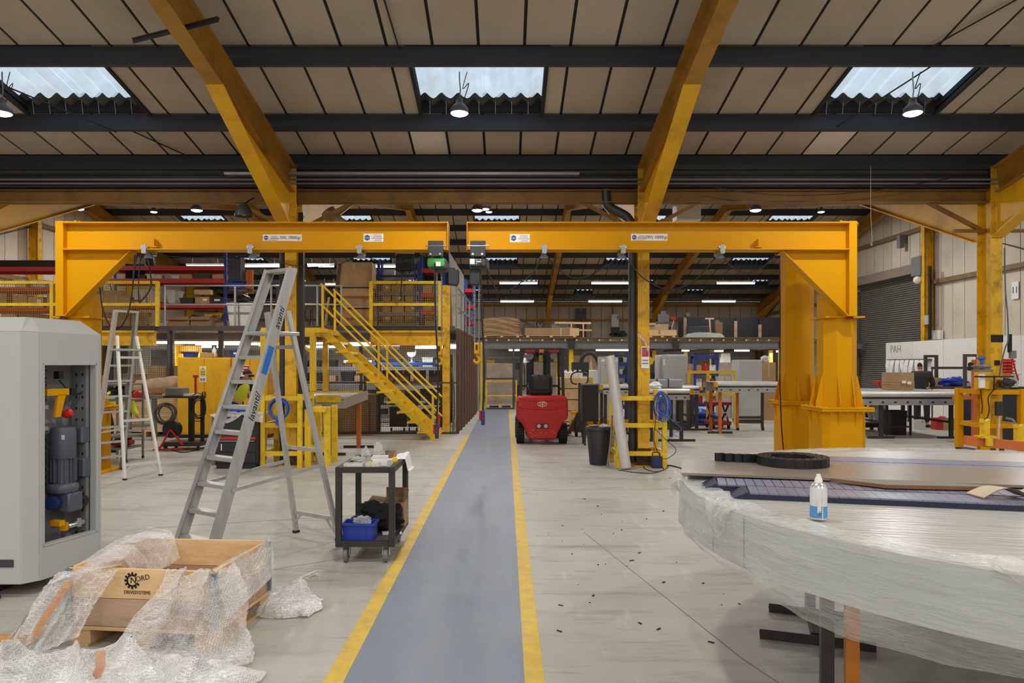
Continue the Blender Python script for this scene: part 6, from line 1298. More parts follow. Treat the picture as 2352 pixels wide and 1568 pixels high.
# ---------------------------------------------------------------- undercroft
pw = struct('wall_inner', 'pale partition closing the back of the space under the left mezzanine', MB().box(XL+.3, 26.6, 0, -1.3, 26.7, 2.5), BLOCK)
def batten(label, x, y, z, L=1.5, rz=0, w=TUBE_W, lamp=True):
    t = thing('fluorescent_batten', label, 'lamp', (x, y, z), rz, 'fluorescent battens'); part(t, 'body', MB().box(-L/2, -.04, .03, L/2, .04, .08), WHITE); part(t, 'tube', MB().cyl((-L/2+.02, 0, 0), (L/2-.02, 0, 0), .03, n=10), FLUO)
    part(t, 'hanger', MB().cyl((-L/3, 0, .08), (-L/3, 0, .24), .006, n=5).cyl((L/3, 0, .08), (L/3, 0, .24), .006, n=5), GALV)
    if lamp: area_light('batten_light', (x, y, z-.04), w, L, (1, .98, .94), 'RECTANGLE', .1, rot=(0, 0, rz))
for i, (x, y, L, lp) in enumerate(((-9.1, 18.4, 1.5, True), (-7.6, 18.4, 1.7, True), (-7.2, 19.4, 2.4, True), (-6.5, 20.6, 1.2, False), (-4.4, 19.0, 1.6, True), (-2.9, 19.0, 1.5, True), (-3.2, 20.3, 3.0, True), (-1.9, 21.2, 1.2, False), (-5.6, 22.6, 1.5, True), (-2.3, 23.8, 1.5, True), (-9.6, 22.6, 1.5, True))):  # last batten is an added lamp to brighten the dark left bay
    batten(['short front batten at the left end under the left mezzanine', 'longer front batten under the left mezzanine above the yellow cupboard', 'long batten behind the front pair under the left mezzanine', 'short batten behind the tall ladder under the left mezzanine', 'batten above the stair foot under the mezzanine, left of two', 'batten above the stair foot under the mezzanine, right of two', 'very long batten over the dark shelving behind the stairs', 'short batten by the rusty cage side under the mezzanine', 'far batten behind the left column under the mezzanine', 'far batten near the partition behind the stairs', 'added far batten brightening the left end under the left mezzanine'][i], x, y, 2.24, L, lamp=lp)
def shelfrow(label, x0, x1, y, levels, dep=.45):
    return rack(label, x0, x1, y, 0, max(levels)+.35, levels, dep, GREYD, STEEL, 'workshop_shelving')
shelfrow('dark workshop shelving with parts bins under the mezzanine behind the stairs', -6.9, -1.6, 20.6, [.25, .75, 1.2, 1.62])
k = 0
for li, z in enumerate((.25, .75, 1.2, 1.62)):
    x = -6.7
    i = 0
    while x < -1.9:
        w = random.choice((.28, .34, .4)); m = random.choice((KBIN, KBIN, GBIN, CARD, mat('bin_brown_grey', (96, 84, 74), .6), WBIN if li == 3 else KBIN))
        nm = f'parts box on dark shelving behind the stairs, {("bottom", "second", "third", "top")[li]} shelf, {ORD[i]} from the left'
        if m is CARD: carton(x+w/2, 20.78, z, w-.03, .35, random.uniform(.16, .3), nm, name='parts_box')
        else: tote(x+w/2, 20.8, z, w-.03, .36, random.uniform(.14, .28), m, nm, name='parts_box', lbl=random.random() < .5, fill=random.choice((None, PAPER, WOODP)))
        x += w+random.choice((0, 0, .12)); i += 1
t = thing('workbench', 'bench with blue top under the mezzanine behind the stairs', 'bench', (-2.9, 19.2, 0))
part(t, 'top', MB().box(-1.0, 0, 1.66, 1.2, .6, 1.74), mat('bench_blue', (44, 84, 170), .5)); part(t, 'leg', MB().box(-1.0, 0, 0, -.94, .06, 1.66).box(1.14, 0, 0, 1.2, .06, 1.66).box(-1.0, .54, 0, -.94, .6, 1.66).box(1.14, .54, 0, 1.2, .6, 1.66), STEEL); part(t, 'shelf', MB().box(-.95, .05, 1.18, 1.15, .55, 1.22).box(-.95, .05, .6, 1.15, .55, .63), STEEL)
for i in range(5): carton(-3.6+i*.42, 19.5, 1.225, .3, .35, .3, f'dark box under the blue topped bench, {ORD[i]} from the left', mat('dark_card', (84, 66, 52), .8), name='parts_box')
for i in range(4): tote(-3.5+i*.5, 19.45, .635, .36, .4, .3, KBIN, f'black tub on the lower shelf of the blue topped bench, {ORD[i]} from the left', name='parts_box')
solo('desk_fan', 'white desk fan on the blue topped bench', 'fan', MB().cyl((-2.55, 19.45, 1.74), (-2.55, 19.45, 1.9), .02, n=8).cyl((-2.55, 19.38, 2.0), (-2.55, 19.5, 2.0), .12, n=18).cyl((-2.55, 19.45, 1.74), (-2.55, 19.45, 1.76), .08, n=14), WBIN)
solo('grid_panel', 'small white grid panel hanging over the blue topped bench', 'panel', MB().box(-2.75, 18.6, 2.0, -2.35, 18.62, 2.36), PAPER)
# black cabinets and trolleys under the stairs
for i, (px0, px1, h) in enumerate(((893, 930, .62), (936, 958, .5))):
    t = thing('tool_cabinet', f'black wheeled tool cabinet under the staircase, {("left", "right")[i]} one', 'cabinet', (X((px0+px1)/2, 17.9), 18.0, 0)); w = (X(px1, 17.9)-X(px0, 17.9))/2
    part(t, 'body', MB().box(-w, 0, .12, w, .4, h), BLK, bevel=.01); part(t, 'drawer', MB().box(-w+.01, -.01, .16, w-.01, 0, h*.5).box(-w+.01, -.01, h*.55, w-.01, 0, h-.03), KBIN)
    for s in (-1, 1): part(t, 'castor', MB().cyl((s*w*.8-.015, .05, .05), (s*w*.8+.015, .05, .05), .05, n=12), RUB)
# left bay: white boarding, timber stacks, wrapped roll, bench
solo('white_boarding', 'white gridded boarding behind the mesh left of the timber', 'boards', MB().box(X(246, 21), 21, .0, X(345, 21), 21.05, 2.4), mat('white_board', (232, 230, 224), .6))
for i, px in enumerate((240, 254, 288)): solo('dark_post', f'dark post in front of the white boarding, {ORD[i]} from the left', 'post', MB().box(X(px, 20.5)-.08, 20.4, 0, X(px, 20.5)+.08, 20.5, 2.3), MW)
for i, px in enumerate((381, 392, 404, 414)): solo('standing_sheet', f'grey metal sheet standing on end behind the mesh, {ORD[i]} from the left', 'sheet', MB().prism([(X(px, 20), 20, .6), (X(px+9, 20), 20, .6), (X(px+7, 20), 20.3, 2.3), (X(px-1, 20), 20.3, 2.3)], (0, .03, 0)), mat('sheet_blue_grey', (128, 138, 150), .4, metal=.3))
t = thing('yellow_step_unit', 'yellow stepped unit behind the cupboards', 'steps', (X(425, 18.6), 18.7, 0))
for i in range(7): part(t, 'step', MB().box(-.32, .04*i, .7+i*.22, .3-.02*i, .5, .86+i*.22), YEL2)
part(t, 'side_frame', MB().box(-.34, .0, 0, -.3, .5, 2.3).box(.3, 0, 0, .34, .5, 2.0), YEL2)
tb = thing('timber_stack', 'stack of pale sawn timber boards on the floor left of the yellow cupboard', 'timber', (X(325, 16.6), 16.9, 0))
plme = meshdata('plank', MB().box(-.85, -.1, 0, .85, .1, .045), WOODP)
for l in range(16):
    for j in range(3): inst(tb, 'plank', plme, (random.uniform(-.05, .05), j*.21-.1, .12+l*.05), (0, 0, random.uniform(-.01, .01)))
for x in (-.7, 0, .7): part(tb, 'bearer', MB().box(x-.05, -.2, 0, x+.05, .45, .12), WOODP)
solo('wrapped_roll', 'roll in crumpled brown paper lying on the timber stack', 'roll', MB().grid(lambda u, v: V3((X(298, 16.6)+(X(402, 16.6)-X(298, 16.6))*v, 16.95+.2*math.cos(2*PI*u), .93+.19+.19*math.sin(2*PI*u)*(1+.15*nz(u*4, v*6, 3))+.03*nz(u*9, v*9, 7)+.12*v)), 24, 24), mat('kraft_grey', (176, 146, 116), .85, var=.2, scale=5))
carton(X(390, 17.9), 17.75, 1.15, .8, .35, .5, 'long brown timber box with yellow clips behind the timber stack', WOODP)
carton(X(330, 18), 18.1, 0.9, 1.0, .35, .55, 'wide brown board box behind the mesh above the timber', CARD)
bn = thing('grey_trestle', 'grey steel trestle standing before the timber stack', 'trestle', (X(320, 15.8), 15.9, 0))
for x in (-.28, .28): part(bn, 'leg', MB().box(x-.045, -.04, 0, x+.045, .04, .92), mat('trestle_grey', (112, 110, 106), .6))
part(bn, 'top', MB().box(-.42, -.08, .92, .42, .08, 1.0), mat('trestle_grey', (112, 110, 106), .6)); part(bn, 'rail', MB().box(-.28, -.02, .3, .28, .02, .36), mat('trestle_grey', (112, 110, 106), .6))
st = thing('shelf_trolley', 'low grey shelf trolley beside the left crane foot', 'trolley', (X(268, 12.4), 12.5, 0))
for z in (.22, .42, 1.05, 1.32): part(st, 'shelf', MB().box(-.26, -.2, z, .22, .4, z+.03), GREYD)
for x in (-.25, .21):
    for y in (-.19, .38): part(st, 'post', MB().box(x-.015, y-.015, .06, x+.015, y+.015, 1.34), GREYD); part(st, 'castor', MB().cyl((x-.012, y, .03), (x+.012, y, .03), .03, n=10), BLK)
solo('red_bag', 'dark red bag on the bottom shelf of the grey trolley', 'bag', crumple((X(272, 12.4), 12.55, .33), .18, .16, .085, 77), mat('bag_red', (150, 34, 34), .6))
solo('black_bag', 'black bag on the upper shelf of the grey trolley', 'bag', crumple((X(262, 12.4), 12.55, 1.2), .15, .15, .11, 78), BLK)
# on top of the yellow cupboards
tote(X(436, 16.6), 16.65, 1.85, .24, .3, .13, BBIN, 'dark blue crate on top of the left yellow cupboard'); carton(X(478, 16.6), 16.65, 1.85, .3, .3, .1, 'low brown carton on top of the left yellow cupboard')
solo('spray_bottle', 'white bottle on top of the left yellow cupboard', 'bottle', MB().lathe([(.045, 0), (.05, .01), (.05, .17), (.02, .21), (.02, .25)], (X(492, 16.6), 16.6, 1.85), 14), PAPER)
tote(X(547, 16.6), 16.65, 1.85, .32, .3, .16, BBIN, 'bright blue crate on top of the right yellow cupboard', lbl=True)
# ---------------------------------------------------------------- staircase
so = V3((-2.9, 16.6, 0)); sc_ = thing('staircase', 'yellow steel staircase with handrails up to the left mezzanine', 'staircase', so)
STY = mat('stair_yellow', (240, 196, 20), .42, var=.05, scale=4, dirt=(160, 126, 30), dirt_scale=6, dirt_amt=.2)
xb_, xt_, zt3 = -1.6, -4.12, 2.5; ya, yb = 16.0, 17.15
dr = V3((xt_-xb_, 0, zt3)).normalized()
for y in (ya, yb): part(sc_, 'stringer', MB(so).bar((xb_+.05, y, .03), (xt_, y, zt3-.03), .03, .15, (0, 0, 1)), STY)
nt = 11
for i in range(nt):
    f = (i+.9)/nt; x = xb_+(xt_-xb_)*f*.985-.03; z = zt3*f*.985-.03
    part(sc_, 'tread', MB(so).box(x-.14, ya-.06, z-.02, x+.13, yb, z+.012).box(x+.12, ya, z-.05, x+.13, yb, z).box(x-.14, ya, z-.05, x-.13, yb, z), STY)
for y in (ya, yb):
    for f in (.01, .49, .985):
        x = xb_+(xt_-xb_)*f; z = zt3*f; part(sc_, 'handrail_post', MB(so).box(x-.022, y-.022, z-.05+.05, x+.022, y+.022, z+.98), STY)
    for h in (.98, .52): part(sc_, 'handrail', MB(so).tube([V3((xb_, y, 0))-dr*.1+V3((0, 0, h)), V3((xt_, y, zt3+h))], .024, 8), STY)
part(sc_, 'landing', MB(so).box(-5.45, ya, zt3-.05, xt_+.02, yb+.3, zt3), STY); part(sc_, 'landing_beam', MB(so).box(-5.45, ya-.02, zt3-.2, xt_, ya+.04, zt3).box(xt_-.06, ya, zt3-.2, xt_, yb, zt3), STY)
for x in (-5.4, -4.3): 
    for y in (ya+.02, yb): part(sc_, 'post', MB(so).box(x-.06, y-.06, 0, x+.06, y+.06, zt3-.05), STY)
part(sc_, 'knee_brace', MB(so).bar((-4.72, ya, zt3-.2), (-4.34, ya, zt3-.55), .05).bar((-5.35, ya, zt3-.55), (-5.0, ya, zt3-.2), .05), STY)
part(sc_, 'foot_plate', MB(so).box(xb_-.1, ya-.06, 0, xb_+.12, ya+.06, .012).box(xb_-.1, yb-.06, 0, xb_+.12, yb+.06, .012), STY)
part(sc_, 'red_tag', MB(so).box(xb_-.05, yb-.06, .15, xb_+.02, yb-.03, .5), RED)
# ================================================================= REAR MEZZANINE
YB0, ZM = 28.0, 2.72
bo_ = V3((6, YB0, 0)); bm_ = thing('mezzanine_platform', 'long grey steel storage mezzanine across the back of the hall', 'mezzanine', bo_)
MGR = mat('mezz_grey_steel', (112, 114, 114), .5, var=.12)
part(bm_, 'deck', MB(bo_).box(-.9, YB0, ZM-.05, 13.7, 39.3, ZM), mat('deck_ply', (168, 140, 104), .8))
part(bm_, 'edge_beam', MB(bo_).ibeam((-.9, YB0, 2.45), (13.9, YB0, 2.45), .14, .3, .02), MGR)
part(bm_, 'edge_trim', MB(bo_).box(-.9, YB0-.08, ZM-.005, 11.2, YB0, ZM+.02), mat('trim_olive', (110, 96, 60), .6))
for i in range(28): part(bm_, 'joist', MB(bo_).box(-.8+i*.44, YB0-.05, 2.6, -.74+i*.44, 36.4, ZM-.05), WOODP)
for x in (2.55, 6.6, 10.75): part(bm_, 'splice_plate', MB(bo_).box(x-.12, YB0-.1, 2.28, x+.12, YB0-.06, 2.62), STEEL)
for i, (x, y) in enumerate(((2.55, YB0+.1), (10.75, YB0+.1), (6.6, 32), (8.0, 32), (2.3, 33), (1.6, 33), (8.9, 31.0), (11.6, 31.5))):
    part(bm_, 'column', MB(bo_).box(x-.08, y-.06, 0, x+.08, y+.06, 2.32), YEL3 if i not in (6,) else YEL3, 'yellow column')
    part(bm_, 'beam', MB(bo_).ibeam((x, YB0, 2.43), (x, 36.4, 2.43), .12, .24, .02), MGR if i != 7 else mat('red_oxide', (150, 70, 60), .6))
# on the rear deck
bx = lambda px, d=29.0: X(px, d); bz = lambda py, d=29.0: Z(py, d)
cs_ = thing('cardboard_stack', 'high sagging stack of flattened brown cardboard on the rear mezzanine', 'cardboard', (bx(1152), 29.3, ZM))
for i in range(22):
    dx = random.uniform(-.06, .06); w = .78-.004*i+random.uniform(-.02, .04); z0 = .14+i*.033
    def fl3(u, v, k, i=i, dx=dx, w=w, z0=z0): return V3((dx-w+2*w*u, -.5+1.0*v, z0+.02*math.sin(3*u*PI+i)*.5-.05*abs(2*u-1)**2*(1+.3*math.sin(i))+k))
    part(cs_, 'flat_carton', MB().grid(lambda u, v: fl3(u, v, 0), 10, 1, False).grid(lambda u, v: fl3(u, v, .024), 10, 1, False).grid(lambda u, v: fl3(u, 0, .024*v), 10, 1, False), CARD)
part(cs_, 'pallet', MB().box(-.7, -.5, 0, .7, .5, .02).box(-.7, -.5, .1, .7, .5, .12).box(-.7, -.5, 0, -.6, .5, .12).box(-.05, -.5, 0, .05, .5, .12).box(.6, -.5, 0, .7, .5, .12), WOODP)
def pallet(t, w, d, z=0):
    part(t, 'deck_board', MB().box(-w/2, -d/2, z+.1, w/2, d/2, z+.125), WOODP)
    for x in (-w/2+.06, 0, w/2-.06): part(t, 'block', MB().box(x-.06, -d/2, z, x+.06, -d/2+.1, z+.1).box(x-.06, d/2-.1, z, x+.06, d/2, z+.1), WOODP)
t = thing('long_carton', 'long flat brown carton on a pallet at the front of the rear mezzanine', 'box', (bx(1265), 29.2, ZM)); pallet(t, 2.0, .9)
part(t, 'body', MB().box(-1.05, -.45, .125, .75, .45, .42), CARD, bevel=.01); part(t, 'wooden_end', MB().box(.75, -.45, .12, 1.12, .45, .42), WOOD); part(t, 'strap', MB().box(.38, -.455, .12, .4, .455, .425), PAPER)
solo('black_tool', 'black and grey tool lying on the long flat carton', 'tool', MB().box(bx(1268), 29.0, ZM+.43, bx(1285), 29.15, ZM+.52).box(bx(1283), 29.05, ZM+.43, bx(1312), 29.1, ZM+.47).cyl((bx(1272), 29.1, ZM+.5), (bx(1272), 29.1, ZM+.58), .08, n=12), GREYD)
t = thing('timber_trestle', 'loose pale timber frame behind the long carton', 'timber', (bx(1330), 30.2, ZM))
part(t, 'batten', MB().bar((-.9, 0, .72), (.62, 0, .7), .05, .08), WOOD); part(t, 'batten', MB().bar((-.3, 0, .42), (.65, 0, .4), .05, .06), WOOD)
for x in (-.2, .3): part(t, 'upright', MB().box(x-.025, -.02, 0, x+.025, .02, .74), WOOD)
part(t, 'batten', MB().bar((-.3, -.3, .02), (.9, -.3, .02), .06, .04), WOOD)
solo('wire_heart', 'bent black wire loop shaped like a heart on the rear mezzanine', 'wire', MB().tube(spline([(bx(1240, 31), 31, bz(757, 31)+.0), (bx(1233, 31), 31, bz(748, 31)), (bx(1233, 31), 31, bz(741, 31)), (bx(1239, 31), 31, bz(739, 31)), (bx(1241, 31), 31, bz(745, 31)), (bx(1243, 31), 31, bz(739, 31)), (bx(1248, 31), 31, bz(741, 31)), (bx(1248, 31), 31, bz(748, 31)), (bx(1240, 31), 31, bz(757, 31))], 4), .02, 6).box(bx(1238, 31), 30.9, ZM, bx(1242, 31), 31.1, bz(756, 31)), CABLE)
t = thing('water_heater', 'white wall-mounted water heater above the rear mezzanine', 'heater', (X(1411, 39.7), 39.66, Z(752, 39.7)))
part(t, 'case', MB().box(-.2, -.28, 0, .2, 0, .72), mat('heater_white', (226, 228, 226), .35), bevel=.02); part(t, 'badge', MB().box(.1, -.285, .45, .16, -.28, .62), mat('badge_teal', (90, 130, 140), .5)); part(t, 'pipe', MB().cyl((-.12, -.1, -.35), (-.12, -.1, 0), .02, n=8).cyl((.1, -.1, -.35), (.1, -.1, 0), .02, n=8).cyl((-.1, -.12, .72), (-.1, -.12, 1.1), .04, n=8), GREYD)
solo('pump', 'black pump and pipes under the white water heater', 'pump', MB().box(X(1404, 39.3), 39.1, ZM, X(1408, 39.3), 39.25, 3.5).box(X(1404, 39.5), 39.1, Z(765, 39.5), X(1420, 39.5), 39.6, Z(752, 39.5)).cyl((X(1400, 39.5), 39.5, Z(768, 39.5)), (X(1440, 39.5), 39.5, Z(768, 39.5)), .06, n=8).box(X(1425, 39.5), 39.4, Z(772, 39.5), X(1435, 39.5), 39.6, Z(760, 39.5)), KBIN)
for i, px in enumerate((1320, 1334)): solo('dark_door_leaf', f'dark grey door leaf in the back wall, {("left", "right")[i]} one of the pair', 'door', MB().box(X(px, 39.7), 39.3, ZM, X(px+11, 39.7), 39.36, 4.75), mat('door_dark', (62, 64, 68), .5))
solo('low_screen', 'low dark panel against the back wall behind the flat carton', 'panel', MB().box(X(1200, 39), 39, 2.75, X(1225, 39), 39.1, Z(745, 39)), GREYD)
solo('clock', 'round white wall clock above the black panels', 'clock', MB().cyl((X(1580, 39.4), 39.35, Z(722, 39.4)), (X(1580, 39.4), 39.4, Z(722, 39.4)), .12, n=20), PAPER)
t = thing('timber_crate', 'open pine crate of scrap on a pallet on the rear mezzanine', 'crate', (bx(1519), 29.2, ZM)); pallet(t, 1.05, .8)
for a, b in (((-.56, -.4), (.56, -.4)), ((.56, -.4), (.56, .4)), ((.56, .4), (-.56, .4)), ((-.56, .4), (-.56, -.4))): part(t, 'board', MB().bar((a[0], a[1], .24), (b[0], b[1], .24), .03, .22), WOOD)
text(t, 'lettering', 'G', .14, (-.13, -.418, .24), INK); carton(bx(1519), 29.0, ZM+.33, .44, .36, .26, 'tilted beige carton in the pine crate on the rear mezzanine', mat('beige_carton', (190, 170, 140), .8), rz=.35); carton(bx(1500), 29.3, ZM+.33, .26, .3, .32, 'pale carton at the left in the pine crate on the rear mezzanine', mat('pale_carton', (200, 172, 136), .8), op=True)
solo('grey_unit', 'grey metal unit behind the pine crate on the rear mezzanine', 'unit', MB().box(bx(1523), 29.7, bz(738), bx(1546), 29.95, bz(718)).box(bx(1529), 29.72, bz(718), bx(1539), 29.9, bz(711)).box(bx(1527), 29.75, ZM, bx(1529), 29.8, bz(738)).box(bx(1541), 29.75, ZM, bx(1543), 29.8, bz(738)), GREYD)
t = thing('hand_tool_stand', 'black trolley handle with red grip beside the pine crate', 'trolley', (bx(1548), 29.3, ZM)); part(t, 'handle', MB().bar((-.06, 0, .3), (.07, 0, .78), .03), WBIN); part(t, 'grip', MB().box(-.04, -.05, .78, .15, .05, .9), RED); part(t, 'body', MB().box(-.2, 0, .05, 0, .1, .5), KBIN)
BP = mat('panel_black', (42, 43, 46), .5, var=.08)
for i, (px0, px1, d) in enumerate(((1558, 1572, 30.6), (1580, 1690, 31.2), (1690, 1745, 31.0), (1745, 1795, 30.8))): solo('black_board', f'tall black board standing on the rear mezzanine, {ORD[i]} from the left', 'board', MB().box(X(px0, d), d, ZM, X(px1, d)-.01, d+.06, Z(729, d)), BP)
for i, px in enumerate((1574, 1690, 1746)): solo('brown_batten', f'short brown batten standing before the black boards, {ORD[i]} from the left', 'batten', MB().box(X(px, 30.3)-.06, 30.3, ZM, X(px, 30.3)+.06, 30.36, Z(729+i*8, 30.3)), WOODG)
solo('pallet_sheet_wrap', 'pallet load under crumpled clear film on the rear mezzanine', 'pallet load', MB().grid(lambda u, v: V3((bx(1570)+(bx(1662)-bx(1570))*u, 28.7+.7*v, ZM+.02+(.24+.08*nz(u*5, v*4, 4))*(math.sin(PI*u)*math.sin(PI*v))**.3)), 30, 12), mat('wrap_grey', (176, 178, 176), .3, var=.15, scale=12))
solo('dark_case', 'long dark grey case behind the film wrapped pallet', 'case', MB().box(bx(1580, 29.8), 29.7, ZM, bx(1628, 29.8), 30.1, bz(749, 29.8)), mat('case_slate', (66, 70, 76), .5), bevel=.02)
solo('timber_tee', 'pale timber T standing behind the film wrapped pallet', 'timber', MB().box(bx(1620, 30.2), 30.2, bz(733, 30.2), bx(1640, 30.2), 30.24, bz(730, 30.2)).bar((bx(1630, 30.2), 30.22, bz(733, 30.2)), (bx(1633, 30.2), 30.22, ZM), .06, .03), mat('pale_batten', (226, 206, 180), .7))
solo('board_bundle', 'small bundle of patterned brown board by the black boards', 'boards', MB().box(bx(1642, 30), 29.9, ZM, bx(1658, 30), 30.0, bz(740, 30)).box(bx(1643, 30), 30.02, ZM, bx(1652, 30), 30.08, bz(735, 30)), mat('pattern_brown', (150, 116, 90), .8, var=.4, scale=14))
t = thing('unit_heater', 'white box unit heater hung below the valley on the right', 'heater', at(1583, 506, 13.2))
part(t, 'case', MB().box(-.22, 0, 0, .22, .4, .34), mat('heater_white', (226, 228, 226), .35), bevel=.02); part(t, 'bracket', MB().box(-.2, .1, .34, -.18, .13, .62).box(.18, .1, .34, .2, .13, .62), STEEL); part(t, 'pipe', MB().tube(spline([(-.1, .2, .34), (-.1, .2, .5), (.1, .2, .5), (.1, .2, .34)], 4), .02, 6), GREYD)
# battens in the far roof and below the rear mezzanine
n = 0
for y, z, pxs in ((34.0, 4.66, (1188, 1390, 1651)), (29.8, 5.05, (1191, 1402, 1690)), (24.0, 5.0, ()), (27, 4.0, ())):
    for px in pxs: batten(f'long fluorescent batten hung below the far roof at the {("back", "front")[y < 31]}, {ORD[pxs.index(px)]} from the left', X(px, y), y, z, 1.6, w=26)
for i, (px0, px1, py, d) in enumerate(((428, 515, 611, 22.5), (545, 648, 611, 22.5), (706, 768, 611, 22.5), (860, 910, 612, 22.5), (740, 772, 655, 26))): batten(f'fluorescent batten above the left mezzanine racks, {ORD[i]} one', X((px0+px1)/2, d), d, Z(py, d), X(px1, d)-X(px0, d), w=22)
for i, (px0, px1, py, d) in enumerate(((1168, 1262, 798, 30), (1368, 1448, 799, 30), (1486, 1536, 823, 36), (1565, 1584, 799, 31), (1634, 1662, 802, 32), (1686, 1722, 796, 31), (1782, 1797, 807, 31))): batten(f'fluorescent batten under the rear mezzanine, {ORD[i]} from the left', X((px0+px1)/2, d), d, min(2.28, Z(py, d)), X(px1, d)-X(px0, d), w=26)
# ================================================================= UNDER AND BEFORE THE REAR MEZZANINE
WR = film('pallet_film', .75, .22, (186, 168, 158), .8, 1.6)
def wrapped(label, px0, px1, d, pyt, pyb):
    x0, x1 = X(px0, d), X(px1, d); o = V3(((x0+x1)/2, d, 0)); t = thing('wrapped_pallet', label, 'pallet load', o); w = x1-x0; h = Z(pyt, d)
    pallet(t, w, 1.0); part(t, 'load', MB().box(-w/2+.03, -.47, .125, w/2-.03, .47, h-.02), mat('load_brown', (182, 156, 138), .8, var=.15)); part(t, 'film_wrap', MB().box(-w/2, -.5, .1, w/2, .5, h), WR); part(t, 'timber_top', MB().box(-w/2, -.48, h, w/2, .48, h+.03), WOODG)
wrapped('tall film-wrapped brown pallet load left of the forklift', 1118, 1180, 28.6, 836, 937); wrapped('tall film-wrapped brown pallet load behind the forklift', 1195, 1275, 29.4, 832, 935)
t = thing('yellow_barrier', 'yellow tube barrier before the wrapped pallets at the walkway end', 'barrier', (X(1150, 27.4), 27.4, 0))
for x in (-.55, .6): part(t, 'post', MB().box(x-.03, -.03, 0, x+.03, .03, 1.08), YEL3)
for z in (1.05, .5): part(t, 'rail', MB().box(-.55, -.03, z-.03, .6, .03, z+.03), YEL3)
t = thing('dark_barrier', 'dark brown frame in front of the wrapped pallets', 'frame', (X(1160, 27.0), 27.0, 0)); part(t, 'post', MB().box(.28, -.03, 0, .36, .03, 2.3), MW); part(t, 'rail', MB().box(-.7, -.02, 1.12, .3, .02, 1.18).box(-.7, -.02, 0, .3, .02, .06), MW)
solo('grey_post', 'grey steel post at the end of the walkway beside the rusty cage', 'post', MB().box(X(1091, 26), 26, 0, X(1101, 26), 26.15, 2.55), GREYD); solo('yellow_post', 'yellow post beside the grey post at the walkway end', 'post', MB().box(X(1103, 26.5), 26.5, 0, X(1108, 26.5), 26.6, 2.5), YEL3)
# pallet truck, timber boxes, black cabinets right of the forklift
t = thing('wooden_case', 'large brown wooden case behind the pallet truck', 'case', (X(1318, 19.5), 19.8, 0)); pallet(t, 1.0, .8)
for i in range(4): part(t, 'board', MB().box(-.42, -.42, .14+i*.3, .42, .42, .42+i*.3), WOODP, bevel=.006)
for i in range(4): solo('plastic_bottle', f'white plastic bottle on the brown wooden case, {ORD[i]} from the left', 'bottle', MB().lathe([(.07, 0), (.075, .01), (.075, .13), (.03, .17), (.03, .2)], (X(1300, 19.5)+i*.13, 19.6, 1.335), 12), PAPER, group='white bottles on the wooden case')
po = V3((X(1333, 16.6), 16.8, 0)); t = thing('pallet_truck', 'black hand pallet truck right of the forklift', 'pallet truck', po)
part(t, 'handle', MB().tube(spline([(-.06, 0, 1.22), (-.18, 0, 1.26), (-.19, 0, 1.42), (-.1, 0, 1.5), (.1, 0, 1.5), (.19, 0, 1.42), (.18, 0, 1.26), (.06, 0, 1.22)], 4), .017, 6), BLK)
part(t, 'tiller', MB().bar((0, .0, .3), (0, 0, 1.25), .06, .05), STEEL); part(t, 'pump', MB().box(-.1, -.06, .12, .1, .12, .4), STEEL, bevel=.01); part(t, 'frame', MB().prism([(-.28, 0, .12), (.28, 0, .12), (.06, 0, .55), (-.06, 0, .55)], (0, .04, 0)), RUST)
for s in (-1, 1): part(t, 'fork', MB().box(s*.26-.08, .1, .05, s*.26+.08, 1.2, .11), RUST); part(t, 'wheel', MB().cyl((s*.08-.03, -.04, .09), (s*.08+.03, -.04, .09), .09, n=16), RUB)
t = thing('black_cabinet', 'black floor cabinet standing behind the waste bin', 'cabinet', (X(1361, 14.6), 14.9, 0)); part(t, 'body', MB().box(-.16, 0, .5, .16, .4, 1.25), BLK, bevel=.012); part(t, 'door', MB().box(-.14, -.015, .54, .14, 0, 1.15), mat('door_black', (32, 33, 36), .35)); part(t, 'top', MB().box(-.17, -.02, 1.25, .17, .42, 1.28), GREYD); part(t, 'leg', MB().box(-.14, .02, 0, -.1, .06, .5).box(.1, .02, 0, .14, .06, .5).box(-.14, .34, 0, -.1, .38, .5).box(.1, .34, 0, .14, .38, .5), STEEL)
t = thing('black_cabinet', 'small dark cabinet on a yellow frame beyond the pallet truck', 'cabinet', (X(1337, 21), 21.2, 0)); part(t, 'body', MB().box(-.26, 0, 1.35, .22, .4, 1.75), KBIN); part(t, 'stand', MB().box(-.1, .0, .0, .35, .04, 1.3).box(-.2, .3, 0, -.12, .34, 1.35), YEL3); part(t, 'screen', MB().box(-.05, -.02, .85, .25, 0, 1.2), BLK)
t = thing('hose_machine', 'grey machine with bent black hose beyond the pallet truck', 'machine', (X(1360, 24), 24, 0)); part(t, 'base', MB().box(-.2, 0, 0, .25, .5, 1.5), WBIN, bevel=.03); part(t, 'hose', MB().tube(spline([(-.4, .1, 1.5), (-.3, 0, 1.95), (0, 0, 2.05), (.2, 0, 1.8), (.25, 0, 1.5)], 5), .07, 8), KBIN); part(t, 'post', MB().cyl((-.02, .1, 1.5), (-.02, .1, 2.1), .04, n=8), WOODP)
solo('yellow_bench_base', 'yellow base frame on the floor behind the black cabinet', 'frame', MB().box(X(1312, 18), 18, .1, X(1400, 18), 18.4, .3).box(X(1312, 18), 18, .42, X(1330, 18), 18.3, .5), YEL)
